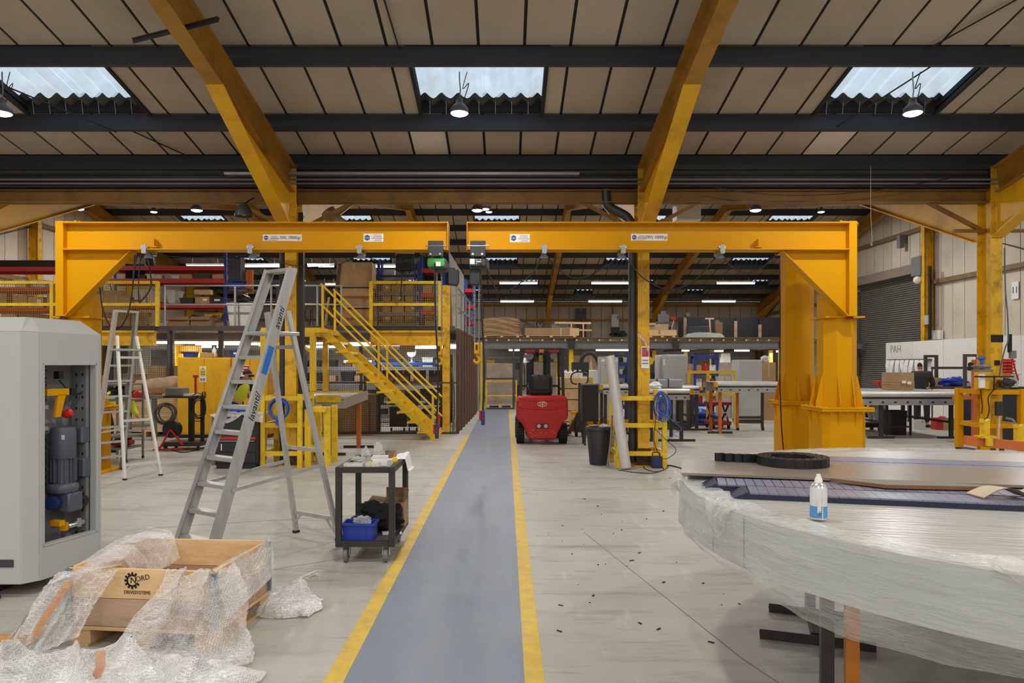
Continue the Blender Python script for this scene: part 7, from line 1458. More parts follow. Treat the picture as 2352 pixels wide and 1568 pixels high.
# grey electrical cabinets
def ecab(label, px0, px1, d, pyt, dep, plinth=True, z0=.1, marks=False, m=GREYP):
    x0, x1 = X(px0, d), X(px1, d); w = (x1-x0)/2; h = Z(pyt, d); t = thing('electrical_cabinet', label, 'cabinet', ((x0+x1)/2, d, 0)); part(t, 'body', MB().box(-w, 0, z0, w, dep, h), m, bevel=.01); part(t, 'door', MB().box(-w+.015, -.02, z0+.03, w-.015, 0, h-.03), m, bevel=.006); part(t, 'plinth', MB().box(-w+.02, .02, 0, w-.02, dep-.02, z0), STEEL)
    part(t, 'handle', MB().box(w*.8-.012, -.04, h*.5, w*.8+.012, -.02, h*.5+.14), BLK)
    return t, w, h
t, w, h = ecab('grey electrical cabinet with yellow warning labels behind the silver tube', 1378, 1420, 19.0, 820, .5)
for i in (0, 1): part(t, 'warning_label', MB().box(-w+.15, -.026, 1.12+.12*i, -w+.23, -.0205, 1.2+.12*i).box(-w+.25, -.026, 1.12+.12*i, -w+.38, -.0205, 1.2+.12*i), YEL3)
part(t, 'vent_grille', MB().box(-.1, -.026, 1.62, .05, -.0205, 1.78), GREYD); part(t, 'header_strip', MB().box(-w+.03, -.026, h-.12, w-.03, -.0205, h-.06), PAPER); part(t, 'indicator', MB().box(-.02, -.03, 1.48, .0, -.02, 1.5).box(.03, -.03, 1.48, .05, -.02, 1.5).box(.08, -.03, 1.48, .1, -.02, 1.5), BLK)
t, w, h = ecab('large plain grey electrical cabinet standing right of the column', 1530, 1579, 20.2, 814, .6); part(t, 'side_label', MB().box(-w-.004, .15, h-.3, -w, .35, h-.12), PAPER)
ecab('pale grey cabinet beside the large plain grey cabinet', 1512, 1527, 20.8, 815, .5, m=WBIN)
ecab('plain grey electrical cabinet near the second crane mast', 1698, 1750, 20.6, 826, .7)
solo('cabinet_bag', 'crumpled clear bag on the tall carton near the second crane mast', 'bag', crumple((X(1763, 21.8), 21.95, 1.75+.1), .16, .14, .1, 88), CLEAR); carton(X(1763, 21.8), 21.9, .0, .42, .4, 1.75, 'tall brown carton behind the cabinet near the second crane mast'); carton(X(1585, 21.5), 21.6, 0, .16, .3, 1.7, 'narrow brown carton right of the large plain cabinet')
# blue shelving with stock
rack('blue shelving with red and white stock between the grey cabinets', X(1596, 23), X(1648, 23), 23, 0, 2.0, [.45, .95, 1.45, 1.98], .5, BLUB, BLUB)
for r, z in enumerate((.45, .95, 1.45)):
    for i in range(3): carton(X(1606+i*16, 23), 23.2, z, .2, .3, .22+.05*((i+r) % 2), f'small stock box on the blue shelving, {ORD[i]} on the {("lower", "middle", "upper")[r]} shelf', (RED, PAPER, CARD)[(i+r) % 3], name='stock_box')
solo('black_rail', 'long dark offcut lying across the top of the blue shelving', 'offcut', MB().bar((X(1592, 23.1), 23.1, 2.02), (X(1650, 23.1), 23.2, 2.05), .1, .05), KBIN)
rack('dark blue shelving of grey bins behind the silver tube', X(1419, 21), X(1443, 21), 21, 0, 2.05, [.5, 1.0, 1.4, 1.75], .4, BLUB, BLUB)
for r, z in enumerate((1.0, 1.4, 1.75)):
    for i in range(2): tote(X(1426+i*10, 21), 21.15, z, .12, .3, .14, (KBIN, WBIN)[(i+r) % 2], f'small bin behind the silver tube, {("left", "right")[i]} on the {("lower", "middle", "upper")[r]} shelf', name='parts_box')
carton(X(1663, 22.6), 22.7, .0, .36, .4, 1.3, 'pale translucent crate stack right of the blue shelving', mat('pale_crate', (190, 180, 170), .6)); solo('leaning_board', 'dark edged board leaning right of the blue shelving', 'board', MB().box(X(1654, 22.9), 22.95, .0, X(1688, 22.9), 23.0, 1.75), mat('board_pinkgrey', (176, 160, 150), .7))
# yellow barrier run
t = thing('yellow_barrier', 'long yellow tube barrier in front of the blue shelving', 'barrier', (X(1640, 20), 20, 0))
for x in (X(1626, 20), ): part(t, 'post', MB((X(1640, 20), 20, 0)).box(x-.04, 19.96, 0, x+.04, 20.04, 1.5), YEL3)
for z in (1.47, .85): part(t, 'rail', MB((X(1640, 20), 20, 0)).box(X(1580, 20), 19.97, z-.04, X(1690, 20), 20.03, z+.04), YEL3)
[part(t, 'post', MB((X(1640, 20), 20, 0)).box(X(q_, 20)-.03, 19.97, 0, X(q_, 20)+.03, 20.03, 1.5), YEL3) for q_ in (1582, 1688)]
solo('blue_sacks', 'blue plastic sacks on the floor behind the red lift trolley', 'sacks', crumple((X(1630, 19.4)+.1, 20.4, .2), .4, .3, .2, 93), mat('sack_blue', (30, 70, 180), .4))
# roller conveyor beds on steel trestles
RZ = mat('roller_zinc', (214, 212, 206), .35, metal=.4)
def bed(label, px0, px1, d, pyt, pyb, dep, legs, n=10, endcap=True, legm=STEEL):
    x0, x1 = X(px0, d), X(px1, d); zt = Z(pyt, d); zb = Z(pyb, d); o = V3(((x0+x1)/2, d, 0)); t = thing('conveyor_bed', label, 'conveyor', o); w = (x1-x0)/2; h = zt-zb
    part(t, 'side_frame', MB().box(-w, -.02, zb, w, .0, zb+h*.45).box(-w, -.04, zb, w, 0, zb+.02), GALV); part(t, 'side_frame', MB().box(-w, dep, zb, w, dep+.02, zt), GALV)
    part(t, 'front_roller', MB().cyl((-w, .03, zt-h*.22), (w, .03, zt-h*.22), h*.22, n=14), RZ); part(t, 'inner_channel', MB().box(-w, .04, zb+h*.2, w, .08, zt-h*.4), KBIN)
    part(t, 'bed_plate', MB().box(-w, .05, zt-.02, w, dep, zt), mat('bed_zinc', (190, 192, 192), .3, metal=.4, var=.1))
    for i in range(n): part(t, 'slot', MB().box(-w+(i+.3)*2*w/n, -.025, zb+h*.15, -w+(i+.5)*2*w/n, -.019, zb+h*.28), KBIN)
    if endcap: part(t, 'end_cap', MB().box(w, -.04, zt-h*.5, w+.08, .08, zt-.02), YEL); part(t, 'end_cap', MB().box(-w-.08, -.04, zt-h*.5, -w, .08, zt-.02), YEL)
    for lx in legs:
        x = X(lx, d)-o.x
        for y in (.12, dep-.1): part(t, 'leg', MB().box(x-.035, y-.035, 0, x+.035, y+.035, zb), legm)
        part(t, 'foot_bar', MB().box(x-.3, .09, 0, x+.3, .15, .05), STEEL); part(t, 'cross_rail', MB().box(x-.02, .1, .35, x+.02, dep-.1, .4), STEEL)
    return t
bed('conveyor bed on steel trestles right of the right guard frame', 1486, 1584, 15.6, 893, 918, 1.2, (1500, 1568), 5)
bed('conveyor bed behind the nearer one right of the guard frame', 1566, 1606, 18.2, 886, 905, .9, (1584, 1603), 3)
bed('long conveyor bed leading to the second crane mast', 1648, 1795, 17.4, 877, 900, 1.0, (1657, ), 7, True, ORG)
bed('short conveyor bed behind the silver tube', 1385, 1450, 17.2, 884, 905, .9, (1392, 1440), 3)
t = thing('control_tray', 'grey box tray with black straps on the conveyor bed by the column', 'tray', (X(1533, 15.9), 16.0, Z(893, 15.6)+.01)); part(t, 'body', MB().box(-.38, -.02, 0, .36, .3, .19), mat('tray_grey', (150, 154, 158), .4), bevel=.02); part(t, 'strap', MB().box(-.22, -.03, 0, -.2, .31, .2).box(.03, -.03, 0, .05, .31, .2), BLK)
solo('white_bag', 'white bag at the left of the grey tray', 'bag', crumple((X(1505, 15.75), 15.8, 1.2), .14, .1, .1, 95), PAPER)
t = thing('black_trestle', 'black steel trestle frame under the grey cabinet near the crane mast', 'trestle', (X(1727, 18.3), 18.4, 0))
for x in (-.34, .3): part(t, 'leg', MB().box(x-.03, -.03, .06, x+.03, .03, .96), STEEL if x > 0 else ORG)
part(t, 'rail', MB().box(-.34, -.02, .3, .3, .02, .36).box(-.34, -.02, .18, .3, .02, .22), STEEL); part(t, 'castor', MB().cyl((-.36, 0, .04), (-.3, 0, .04), .04, n=10).cyl((.28, 0, .04), (.34, 0, .04), .04, n=10), BLK)
lt = V3((X(1653, 20*0+18.6), 18.6, 0)); t = thing('lift_trolley', 'small red scissor lift trolley on the floor', 'trolley', V3((X(1652, 20), 20-.0, 0)*1) if False else V3((X(1652, 20.2), 20.2, 0)))
LRED = mat('lift_red', (150, 34, 36), .4)
t.location = (X(1652, 18.9), 18.9, 0)
part(t, 'base', MB().box(-.26, -.2, .1, .26, .5, .2), LRED, bevel=.01); part(t, 'platform', MB().box(-.27, -.2, .62, .27, .5, .7), LRED, bevel=.008)
part(t, 'scissor_arm', MB().bar((-.2, -.12, .2), (-.2, .42, .62), .03, .05).bar((-.2, .42, .2), (-.2, -.12, .62), .03, .05).bar((.2, -.12, .2), (.2, .42, .62), .03, .05).bar((.2, .42, .2), (.2, -.12, .62), .03, .05), STEEL)
part(t, 'push_handle', MB().tube(spline([(-.2, .5, .7), (-.2, .52, .98), (-.14, .52, 1.05), (.14, .52, 1.05), (.2, .52, .98), (.2, .5, .7)], 4), .018, 6), CHROME)
part(t, 'pedal', MB().bar((0, -.25, .42), (.15, -.25, .45), .02).bar((.15, -.25, .45), (.08, -.25, .25), .02), CHROME)
for x in (-.2, .2):
    for y in (-.15, .45): part(t, 'castor', MB().cyl((x-.025, y, .055), (x+.025, y, .055), .055, n=12), RUB)
for i, (px, d, h) in enumerate(((1518, 18.6, 1.0), (1540, 18.9, .95), (1556, 19.4, .9), (1590, 19.8, .9))):
    t = thing('steel_trestle', f'brown steel T-footed trestle under the conveyor beds, {ORD[i]} from the left', 'trestle', (X(px, d), d, 0)); part(t, 'leg', MB().box(-.04, -.04, 0, .04, .04, h), MW); part(t, 'foot_bar', MB().box(-.3, -.04, 0, .45, .04, .06), MW); part(t, 'top_bar', MB().box(-.25, -.04, h, .3, .04, h+.06), MW)
solo('plank_pile', 'pale planks lying under the conveyor beds', 'planks', MB().bar((X(1545, 21), 21, .45), (X(1600, 21), 20.6, .3), .2, .06).bar((X(1545, 21), 21.2, .52), (X(1590, 21), 20.9, .4), .2, .06), WOODG)
solo('yellow_balloon_sign', 'round yellow sign on a post behind the right column', 'sign', MB().lathe([(.001, -.01), (.1, 0), (.11, .01), (.001, .02)], (X(1492, 20), 20, 1.78), 18, Matrix.Rotation(PI/2, 3, 'X')).box(X(1492, 20)-.015, 20, 0, X(1492, 20)+.015, 20.03, 1.7), YEL3)
solo('coat_stand', 'thin dark coat stand behind the right column', 'stand', MB().cyl((X(1494, 20.6), 20.62, 0), (X(1494, 20.6), 20.62, 1.72), .02, n=8).cyl((X(1494, 20.6), 20.62, 0), (X(1494, 20.6), 20.62, .03), .16, n=14), STEEL)
solo('dark_coat', 'dark coat hanging behind the right column', 'coat', crumple((X(1493, 20.6), 20.6, 1.35), .12, .1, .32, 97), KBIN)
carton(X(1500, 21.6), 21.7, .95, .5, .3, .22, 'dark brown carton on a bench behind the right column', CARDD); carton(X(1507, 22.6), 22.7, 1.45, .3, .3, .35, 'dark shelf box with yellow tag behind the right column', mat('dark_card', (84, 66, 52), .8))
solo('back_bench', 'low wooden bench behind the right column', 'bench', MB().box(X(1483, 21.6), 21.45, .88, X(1516, 21.6), 22.0, .95).box(X(1484, 21.6), 21.5, 0, X(1486, 21.6), 21.9, .88).box(X(1513, 21.6), 21.5, 0, X(1515, 21.6), 21.9, .88), WOODG)
solo('workbench', 'dark high bench behind the right column', 'bench', MB().box(X(1490, 22.6), 22.5, 1.38, X(1524, 22.6), 23.0, 1.45).box(X(1491, 22.6), 22.55, 0, X(1493, 22.6), 22.9, 1.38).box(X(1521, 22.6), 22.55, 0, X(1523, 22.6), 22.9, 1.38), KBIN)
t = thing('white_door_frame', 'pale door with frame under the rear mezzanine', 'door', (X(1350, 34), 34, 0)); part(t, 'leaf', MB().box(-.9, 0, 0, .9, .06, 2.1), mat('door_cream', (222, 204, 176), .6)); part(t, 'frame', MB().box(-1.0, -.03, 0, -.9, .06, 2.2).box(.9, -.03, 0, 1.0, .06, 2.2).box(-1.0, -.03, 2.1, 1.0, .06, 2.2), GREYD)
solo('white_rail_strip', 'white trunking along the back wall under the mezzanine', 'trunking', MB().box(-1.0, 39.72, 2.0, 13.5, 39.84, 2.12), PAPER)
for i, (px, d) in enumerate(((1248, 35), (1277, 35), (1140, 33))): solo('yellow_sign_board', f'yellow board hanging under the rear mezzanine, {ORD[i]} one', 'board', MB().box(X(px, d)-.12, d, 1.75, X(px, d)+.12, d+.04, 2.3) if i < 2 else MB().box(X(1118, d), d, 1.55, X(1136, d), d+.04, 1.9), YEL3)
t = thing('white_ladder_rack', 'grey cone-shaped white cover standing at the back right', 'cover', (X(1662, 33), 33, 0)); part(t, 'cover', MB().prism([(-.5, 0, 0), (.5, 0, 0), (.3, 0, 2.2), (-.1, 0, 2.2)], (0, .3, 0)), WBIN); part(t, 'hole', MB().cyl((0, -.01, 1.7), (0, 0, 1.7), .06, n=12), BLK)
# ================================================================= RIGHT SIDE WORK AREA
tb2 = bed('wide conveyor table where the man in the dark fleece works', 1958, 2216, 16.2, 899, 930, 2.2, (2192, 2030), 9)
ct2 = V3((X(2062, 17.2), 17.4, 0))
tz = Z(899, 16.2)
for i in range(5): carton(ct2.x+random.uniform(-.01, .01), 17.2, tz+.004+i*.035, .56, .4, .03, f'flat brown carton in the pile on the wide table, {ORD[i]} from the bottom', name='flat_carton')
t = carton(ct2.x, 17.2, tz+.004+5*.035, .56, .4, .24, 'brown carton topping the pile of flat cartons on the wide table')
for i, (px, py) in enumerate(((2070, 880), (2082, 882))): solo('paper_tag', f'white paper label at the right of the flat carton pile, {("left", "right")[i]} one', 'label', MB().box(X(px, 17), 16.96, Z(py, 17), X(px+9, 17), 16.985, Z(py-6, 17)), PAPER)
for i, (px, m) in enumerate(((2048, BLK), )):
    t = thing('black_tub_stand', 'black plastic tub on a shelf under the wide conveyor table', 'tub', (X(2060, 17.2), 17.3, 0)); tub(t, .38, .4, .58, BLK, .92); part(t, 'stand', MB().box(-.3, -.2, .18, .3, -.16, .22).box(-.3, -.2, 0, -.26, -.16, .9).box(.26, -.2, 0, .3, -.16, .9), STEEL)
for i, (px, m, w) in enumerate(((2112, WBIN, .15), (2152, RED, .16), (2166, CARD, .14), (2180, CARD, .18))):
    carton(X(px, 18.6), 18.6, 0, w, .25, (.25, .3, .26, .3)[i], f'small box on the floor under the wide table, {ORD[i]} from the left', m, name='floor_box', op=i == 1)
for i, px in enumerate((2010, 2022)): solo('clear_sack', f'clear plastic sack under the wide table, {("left", "right")[i]} one', 'sack', crumple((X(px, 17.8), 17.9, .5), .12, .12, .24, 120+i), CLEAR)
rack('low dark shelf with stacked trays under the left of the wide table', X(1985, 18), X(2030, 18), 18.2, 0, .85, [.2, .45, .7], .4, KBIN, KBIN)
t = thing('red_stool', 'small red steel frame left of the flat carton pile', 'frame', (X(2028, 20), 20, 0)); part(t, 'leg', MB().box(-.12, 0, 0, -.07, .05, 1.22).box(.1, 0, 0, .15, .05, 1.22), RED); part(t, 'top', MB().box(-.14, -.02, 1.15, .17, .3, 1.22), RED)
# packing bench with frames, blue bags, hung gloves
bn = thing('packing_bench', 'dark steel packing bench with uprights before the white boarding', 'bench', (X(2190, 20.5), 20.5, 0)); bx_ = X(2190, 20.5)
part(bn, 'top', MB().box(-1.0, 0, .98, .5, .6, 1.06), mat('bench_dark', (84, 72, 62), .6)); part(bn, 'shelf', MB().box(-1.0, .05, .55, .5, .55, .6), MW)
for x in (-1.0, .42): part(bn, 'leg', MB().box(x, 0, 0, x+.07, .07, 1.0).box(x, .5, 0, x+.07, .57, 1.0), MW)
def uframe(label, px0, px1, d, pyt, pyb):
    x0, x1 = X(px0, d), X(px1, d); o = V3(((x0+x1)/2, d, Z(pyb, d))); t = thing('upright_frame', label, 'frame', o); h = Z(pyt, d)-o.z; w = (x1-x0)/2
    part(t, 'upright', MB().box(-w-.04, 0, 0, -w+.04, .06, h), MW); part(t, 'upright', MB().box(w-.04, 0, 0, w+.04, .06, h), MW); part(t, 'cross_bar', MB().box(-w, 0, h-.07, w, .06, h), MW)
uframe('brown steel upright frame on the packing bench, behind the man', 2127, 2152, 20.9, 815, 893); uframe('brown steel upright frame right of the packing bench', 2218, 2248, 19.4, 813, 979.8)
solo('bench_rail', 'long dark rail along the packing bench behind the man', 'rail', MB().box(X(2140, 20.45), 20.45, 1.55, X(2238, 20.45), 20.49, 1.62).box(X(2141, 20.45), 20.45, 0, X(2143, 20.45), 20.49, 1.55).box(X(2234, 20.45), 20.45, 0, X(2236, 20.45), 20.49, 1.55), MW)
solo('blue_bags', 'row of blue plastic bags lying on the packing bench', 'bags', crumple((X(2188, 20.7), 20.75, 1.06+.12), .42, .2, .13, 131, 28), mat('sack_blue2', (30, 66, 176), .35))
solo('blue_bags', 'shorter blue plastic bag at the right end of the packing bench', 'bags', crumple((13.05, 20.75, 1.06+.13), .16, .16, .13, 133), mat('sack_blue2', (30, 66, 176), .35))
carton(X(2146, 20.8), 20.85, 1.06, .3, .3, .24, 'brown mesh carton on the packing bench beside the man', CARD)
gl = thing('glove_rail', 'dark rail on the white boarding with white items hung along it', 'rail', (13.25, 23.8, 1.8)); go = V3((13.25, 23.8, 1.8)); part(gl, 'bar', MB(go).box(13.26, 22.5, 1.8, 13.34, 25.0, 1.86), MW)
for i in range(8):
    y = 24.85-i*.29; solo('work_gloves', f'white work gloves hanging from the dark rail, {ORD[i]} from the left', 'gloves', MB().grid(lambda u, v: V3((13.22-.04*math.sin(PI*v)-.02*nz(u*4, v*4, i), y-.13+.26*u*(1-.3*v)+.1*v*math.sin(i*1.7), 1.83-(.46+.1*(i % 3))*v)), 8, 8), mat('glove_white', (236, 236, 238), .8), group='gloves on the rail')
# orange trestle, vices, items on the right guard frame
t = thing('orange_stand', 'orange steel stand with round black heads left of the yellow column', 'stand', (X(2246, 15), 15.0, 0))
part(t, 'upright', MB().box(-.1, 0, 0, -.03, .06, 1.78).box(.12, 0, 1.2, .18, .06, 1.78), ORG); part(t, 'cross_bar', MB().box(-.1, 0, 1.72, .18, .06, 1.78).box(-.1, 0, 1.25, .18, .06, 1.3).box(-.5, 0, .95, .2, .06, 1.02), ORG); part(t, 'foot_bar', MB().box(-.2, -.25, 0, .2, .3, .05), ORG)
for i, q in enumerate(((-.18, 1.68), (-.2, 1.6), (-.15, 1.64))): part(t, 'roller_head', MB().cyl((q[0]-.02, -.06, q[1]), (q[0]+.02, -.04, q[1]), .05, n=12), BLK)
gz = 1.285
solo('blue_handle_tool', 'tool with a blue head standing on the far right guard frame', 'tool', MB().ball((X(2256, 11.7), 11.72, gz+.5), .055, 12, 0, (1.2, .8, .7)).cyl((X(2258, 11.7), 11.72, gz), (X(2257, 11.7), 11.72, gz+.5), .03, n=8), mat('tool_blue', (44, 100, 200), .4))
t = thing('paint_tin', 'dented yellow and white tin on the far right guard frame', 'tin', (X(2268, 11.65), 11.75, gz)); part(t, 'body', MB().cyl((0, 0, 0), (0, 0, .28), .13, n=20), YEL2); part(t, 'label_band', MB().box(-.14, -.135, .02, -.06, -.09, .24), PAPER); part(t, 'lid', MB().cyl((0, 0, .28), (0, 0, .31), .135, n=20), GREYD)
solo('rag', 'grey rag over the dented tin on the guard frame', 'rag', crumple((X(2266, 11.65), 11.75, gz+.36), .15, .1, .045, 140), mat('rag_grey', (150, 140, 130), .8))
solo('hand_tools', 'dark hand tools and wires heaped beside the yellow column', 'tools', crumple((X(2318, 11.65), 11.72, gz+.09), .12, .08, .085, 141), KBIN)
solo('tool_strap', 'black strap stretched across the tools on the guard frame', 'strap', MB().tube([(X(2240, 11.58), 11.6, gz+.2), (X(2285, 11.58), 11.58, gz+.2), (X(2330, 11.58), 11.6, gz+.2)], .012, 6).tube([(X(2284, 11.58), 11.58, gz+.2), (X(2284, 11.58), 11.6, gz-.02)], .012, 6), CABLE)
solo('orange_bar', 'orange bar at the right on top of the guard frame', 'bar', MB().box(X(2305, 11.8), 11.9, gz+.2, X(2332, 11.8), 11.96, gz+.26).box(X(2306, 11.8), 11.9, gz, X(2308, 11.8), 11.96, gz+.2), ORG)
t = thing('socket_box', 'grey socket box with red cable on the yellow column', 'socket', (X(2319, 11.9), 11.86, 1.78)); part(t, 'box', MB().box(-.05, -.06, 0, .05, 0, .13), GREYD, bevel=.008); part(t, 'cable', MB().tube(spline([(0, -.03, 0), (.04, -.04, -.2), (.08, -.05, -.36)], 4), .012, 6), mat('red_cable', (170, 40, 36), .5)); part(t, 'plug', MB().box(-.08, -.06, .1, -.03, -.02, .4), BLK)
solo('column_band', 'black band wrapped round the yellow column on the right', 'band', MB().box(7.99, 11.83, 2.05, 8.19, 11.838, 2.17), BLK)
solo('column_plate', 'small square black socket on the yellow column', 'socket', MB().box(8.05, 11.82, 1.67, 8.13, 11.838, 1.75), BLK)
cable('column_cable', 'grey-blue cable running down the right edge of the yellow column', [(8.21, 11.83, 3.6), (8.22, 11.82, 2.9), (8.24, 11.8, 2.5), (8.25, 11.8, 2.1), (8.2, 11.8, 1.95), (8.14, 11.8, 1.7), (8.1, 11.79, 1.5)], .011, mat('cable_slate', (84, 100, 120), .5))
cable('column_cable', 'black cable looped through the far right guard frame', [p(2252, 895, 11.6), p(2256, 930, 11.6), p(2255, 950, 11.6)], .01); cable('column_cable', 'second black cable hanging in front of the guard frame panel', [p(2285, 893, 11.58), p(2270, 912, 11.58), p(2272, 940, 11.58), p(2268, 958, 11.58), p(2262, 962, 11.58)], .01)
solo('white_guard_sheet', 'white plastic sheet hanging inside the far right guard frame', 'sheet', MB().grid(lambda u, v: V3((X(2262, 11.75)+.1*u+.03*v*(u-.5), 11.8+.02*math.sin(5*u), 1.15-.38*v)), 8, 6), PAPER)
t = thing('adjustable_bracket', 'dark clamp on a pale pole inside the far right guard frame', 'clamp', (X(2296, 11.65), 11.68, 0)); part(t, 'pole', MB().bar((-.03, 0, .02), (.02, 0, .95), .03), WOOD); part(t, 'clamp', MB().box(-.04, -.03, .85, .06, .04, 1.08), KBIN, bevel=.01)
solo('grey_strap', 'wide grey strap curling over the guard frame rail', 'strap', MB().tube(spline([p(2310, 960, 11.68), p(2326, 964, 11.62), p(2334, 978, 11.5), p(2337, 992, 11.5)], 4), .02, 6), GREYD)
# orange beam with yellow cradles in front
bo2 = V3((X(2280, 10.6), 10.6, 0)); t = thing('cradle_beam', 'orange beam with yellow V cradles at the right edge', 'cradle', bo2)
part(t, 'beam', MB(bo2).bar(at(2216, 1010, 10.7), at(2400, 1030, 10.4), .12, .13), ORG); part(t, 'support', MB(bo2).box(X(2214, 10.8), 10.75, 0, X(2238, 10.8), 11.0, .42), BLK); part(t, 'support', MB(bo2).box(X(2385, 10.5), 10.4, 0, X(2400, 10.5), 10.6, .36), BLK)
for px, py in ((2262, 1008), (2340, 1020)):
    q = at(px, py, 10.6); part(t, 'cradle', MB(bo2).box(q.x-.045, q.y-.05, q.z+.05, q.x+.045, q.y+.05, q.z+.25).box(q.x-.11, q.y-.09, q.z+.02, q.x+.11, q.y+.09, q.z+.05).prism([(q.x-.06, q.y-.04, q.z+.24), (q.x-.0, q.y-.04, q.z+.25), (q.x-.05, q.y-.04, q.z+.3)], (0, .08, 0)).prism([(q.x+.06, q.y-.04, q.z+.24), (q.x+.0, q.y-.04, q.z+.25), (q.x+.05, q.y-.04, q.z+.3)], (0, .08, 0)), YEL3)
    part(t, 'cradle_clamp', MB(bo2).box(q.x-.04, q.y-.12, q.z-.09, q.x+.04, q.y-.07, q.z+.02), YEL3)
# red drawers, dark cabinets behind the column on the right edge
t = thing('red_bin_rack', 'rack of small red picking bins at the right edge', 'bin rack', (X(2330, 15.5), 15.6, 1.22))
part(t, 'back_panel', MB().box(-.16, .1, 0, .1, .14, .58), RED)
for r in range(8):
    for c_ in range(3): part(t, 'picking_bin', MB().box(-.15+c_*.085, -.0, .02+r*.07, -.075+c_*.085, .1, .065+r*.07), mat('bin_red', (214, 60, 50), .45))
t = thing('black_bench', 'black bench cabinet at the right edge behind the guard frame', 'bench', (X(2345, 15), 15.2, 0)); part(t, 'body', MB().box(-.3, 0, .05, .8, .7, 1.2), BLK, bevel=.01); part(t, 'door', MB().box(-.27, -.02, .1, .24, 0, 1.1), KBIN); part(t, 'foot', MB().box(-.28, .05, 0, .78, .65, .05), STEEL)
tote(X(2344, 14.9), 15.1+.25, 1.2, .36, .34, .28, WBIN, 'pale tub on the black bench at the right edge', fill=GREYD)
solo('blue_cabinet_left', 'dark blue cabinet under the orange stand left of the guard frame', 'cabinet', MB().box(X(2228, 15.4), 15.3, 0, X(2240, 15.4), 15.7, 1.0), mat('navy_dark', (30, 38, 66), .5))
# wall items on the right
solo('wall_light', 'dark grey bulkhead unit high on the right wall', 'wall unit', MB().box(13.86, 25.3, 5.8, 14.05, 25.5, 6.25).box(14.05, 25.35, 5.95, 14.17, 25.45, 6.12), GREYD, bevel=.02)
solo('junction_box', 'grey junction box on the gable column right of the shutter', 'box', MB().box(13.8, 23.5, 3.0, 13.84, 23.75, 3.3), GREYP); solo('wall_conduit', 'dark conduit on the gable column right of the shutter', 'conduit', MB().box(13.84, 23.45, 2.5, 13.9, 23.55, 4.9), BLK)
solo('bulkhead_globe', 'white globe light beside the gable column right of the shutter', 'lamp', MB().ball((13.75, 24.0, 4.5), .13, 14).box(13.75, 23.98, 4.58, 14.15, 24.02, 4.62), PAPER); solo('wall_alarm', 'small white alarm box where boarding meets the shutter', 'box', MB().box(14.02, 23.2, 2.5, 14.12, 24.1, 2.8), PAPER)
n_ = solo('wall_sign', 'white square sign with dark symbols on the right wall behind the masts', 'sign', MB().box(14.1, 33.2, 4.1, 14.13, 34.0, 4.7), PAPER); part(n_, 'symbol', MB().box(-.02, -.3, .12, -.016, -.05, .48).box(-.02, .08, .12, -.016, .32, .48), KBIN); part(n_, 'symbol_centre', MB().box(-.024, .14, .2, -.02, .26, .4), PAPER)
cable('hanging_wire', 'thin pale wire hanging down beside the right crane mast', [p(2000, 380, 11.7), p(2000, 480, 11.7), p(2003, 560, 11.7), p(1999, 557, 11.7)], .006, mat('pale_wire', (170, 160, 150), .5))
cable('hanging_wire', 'long cable slung below the valley beam on the right', [p(1640, 430, 11.75), p(1760, 446, 11.75), p(1900, 447, 11.75), p(2060, 430, 11.75), p(2230, 400, 11.75)], .008)
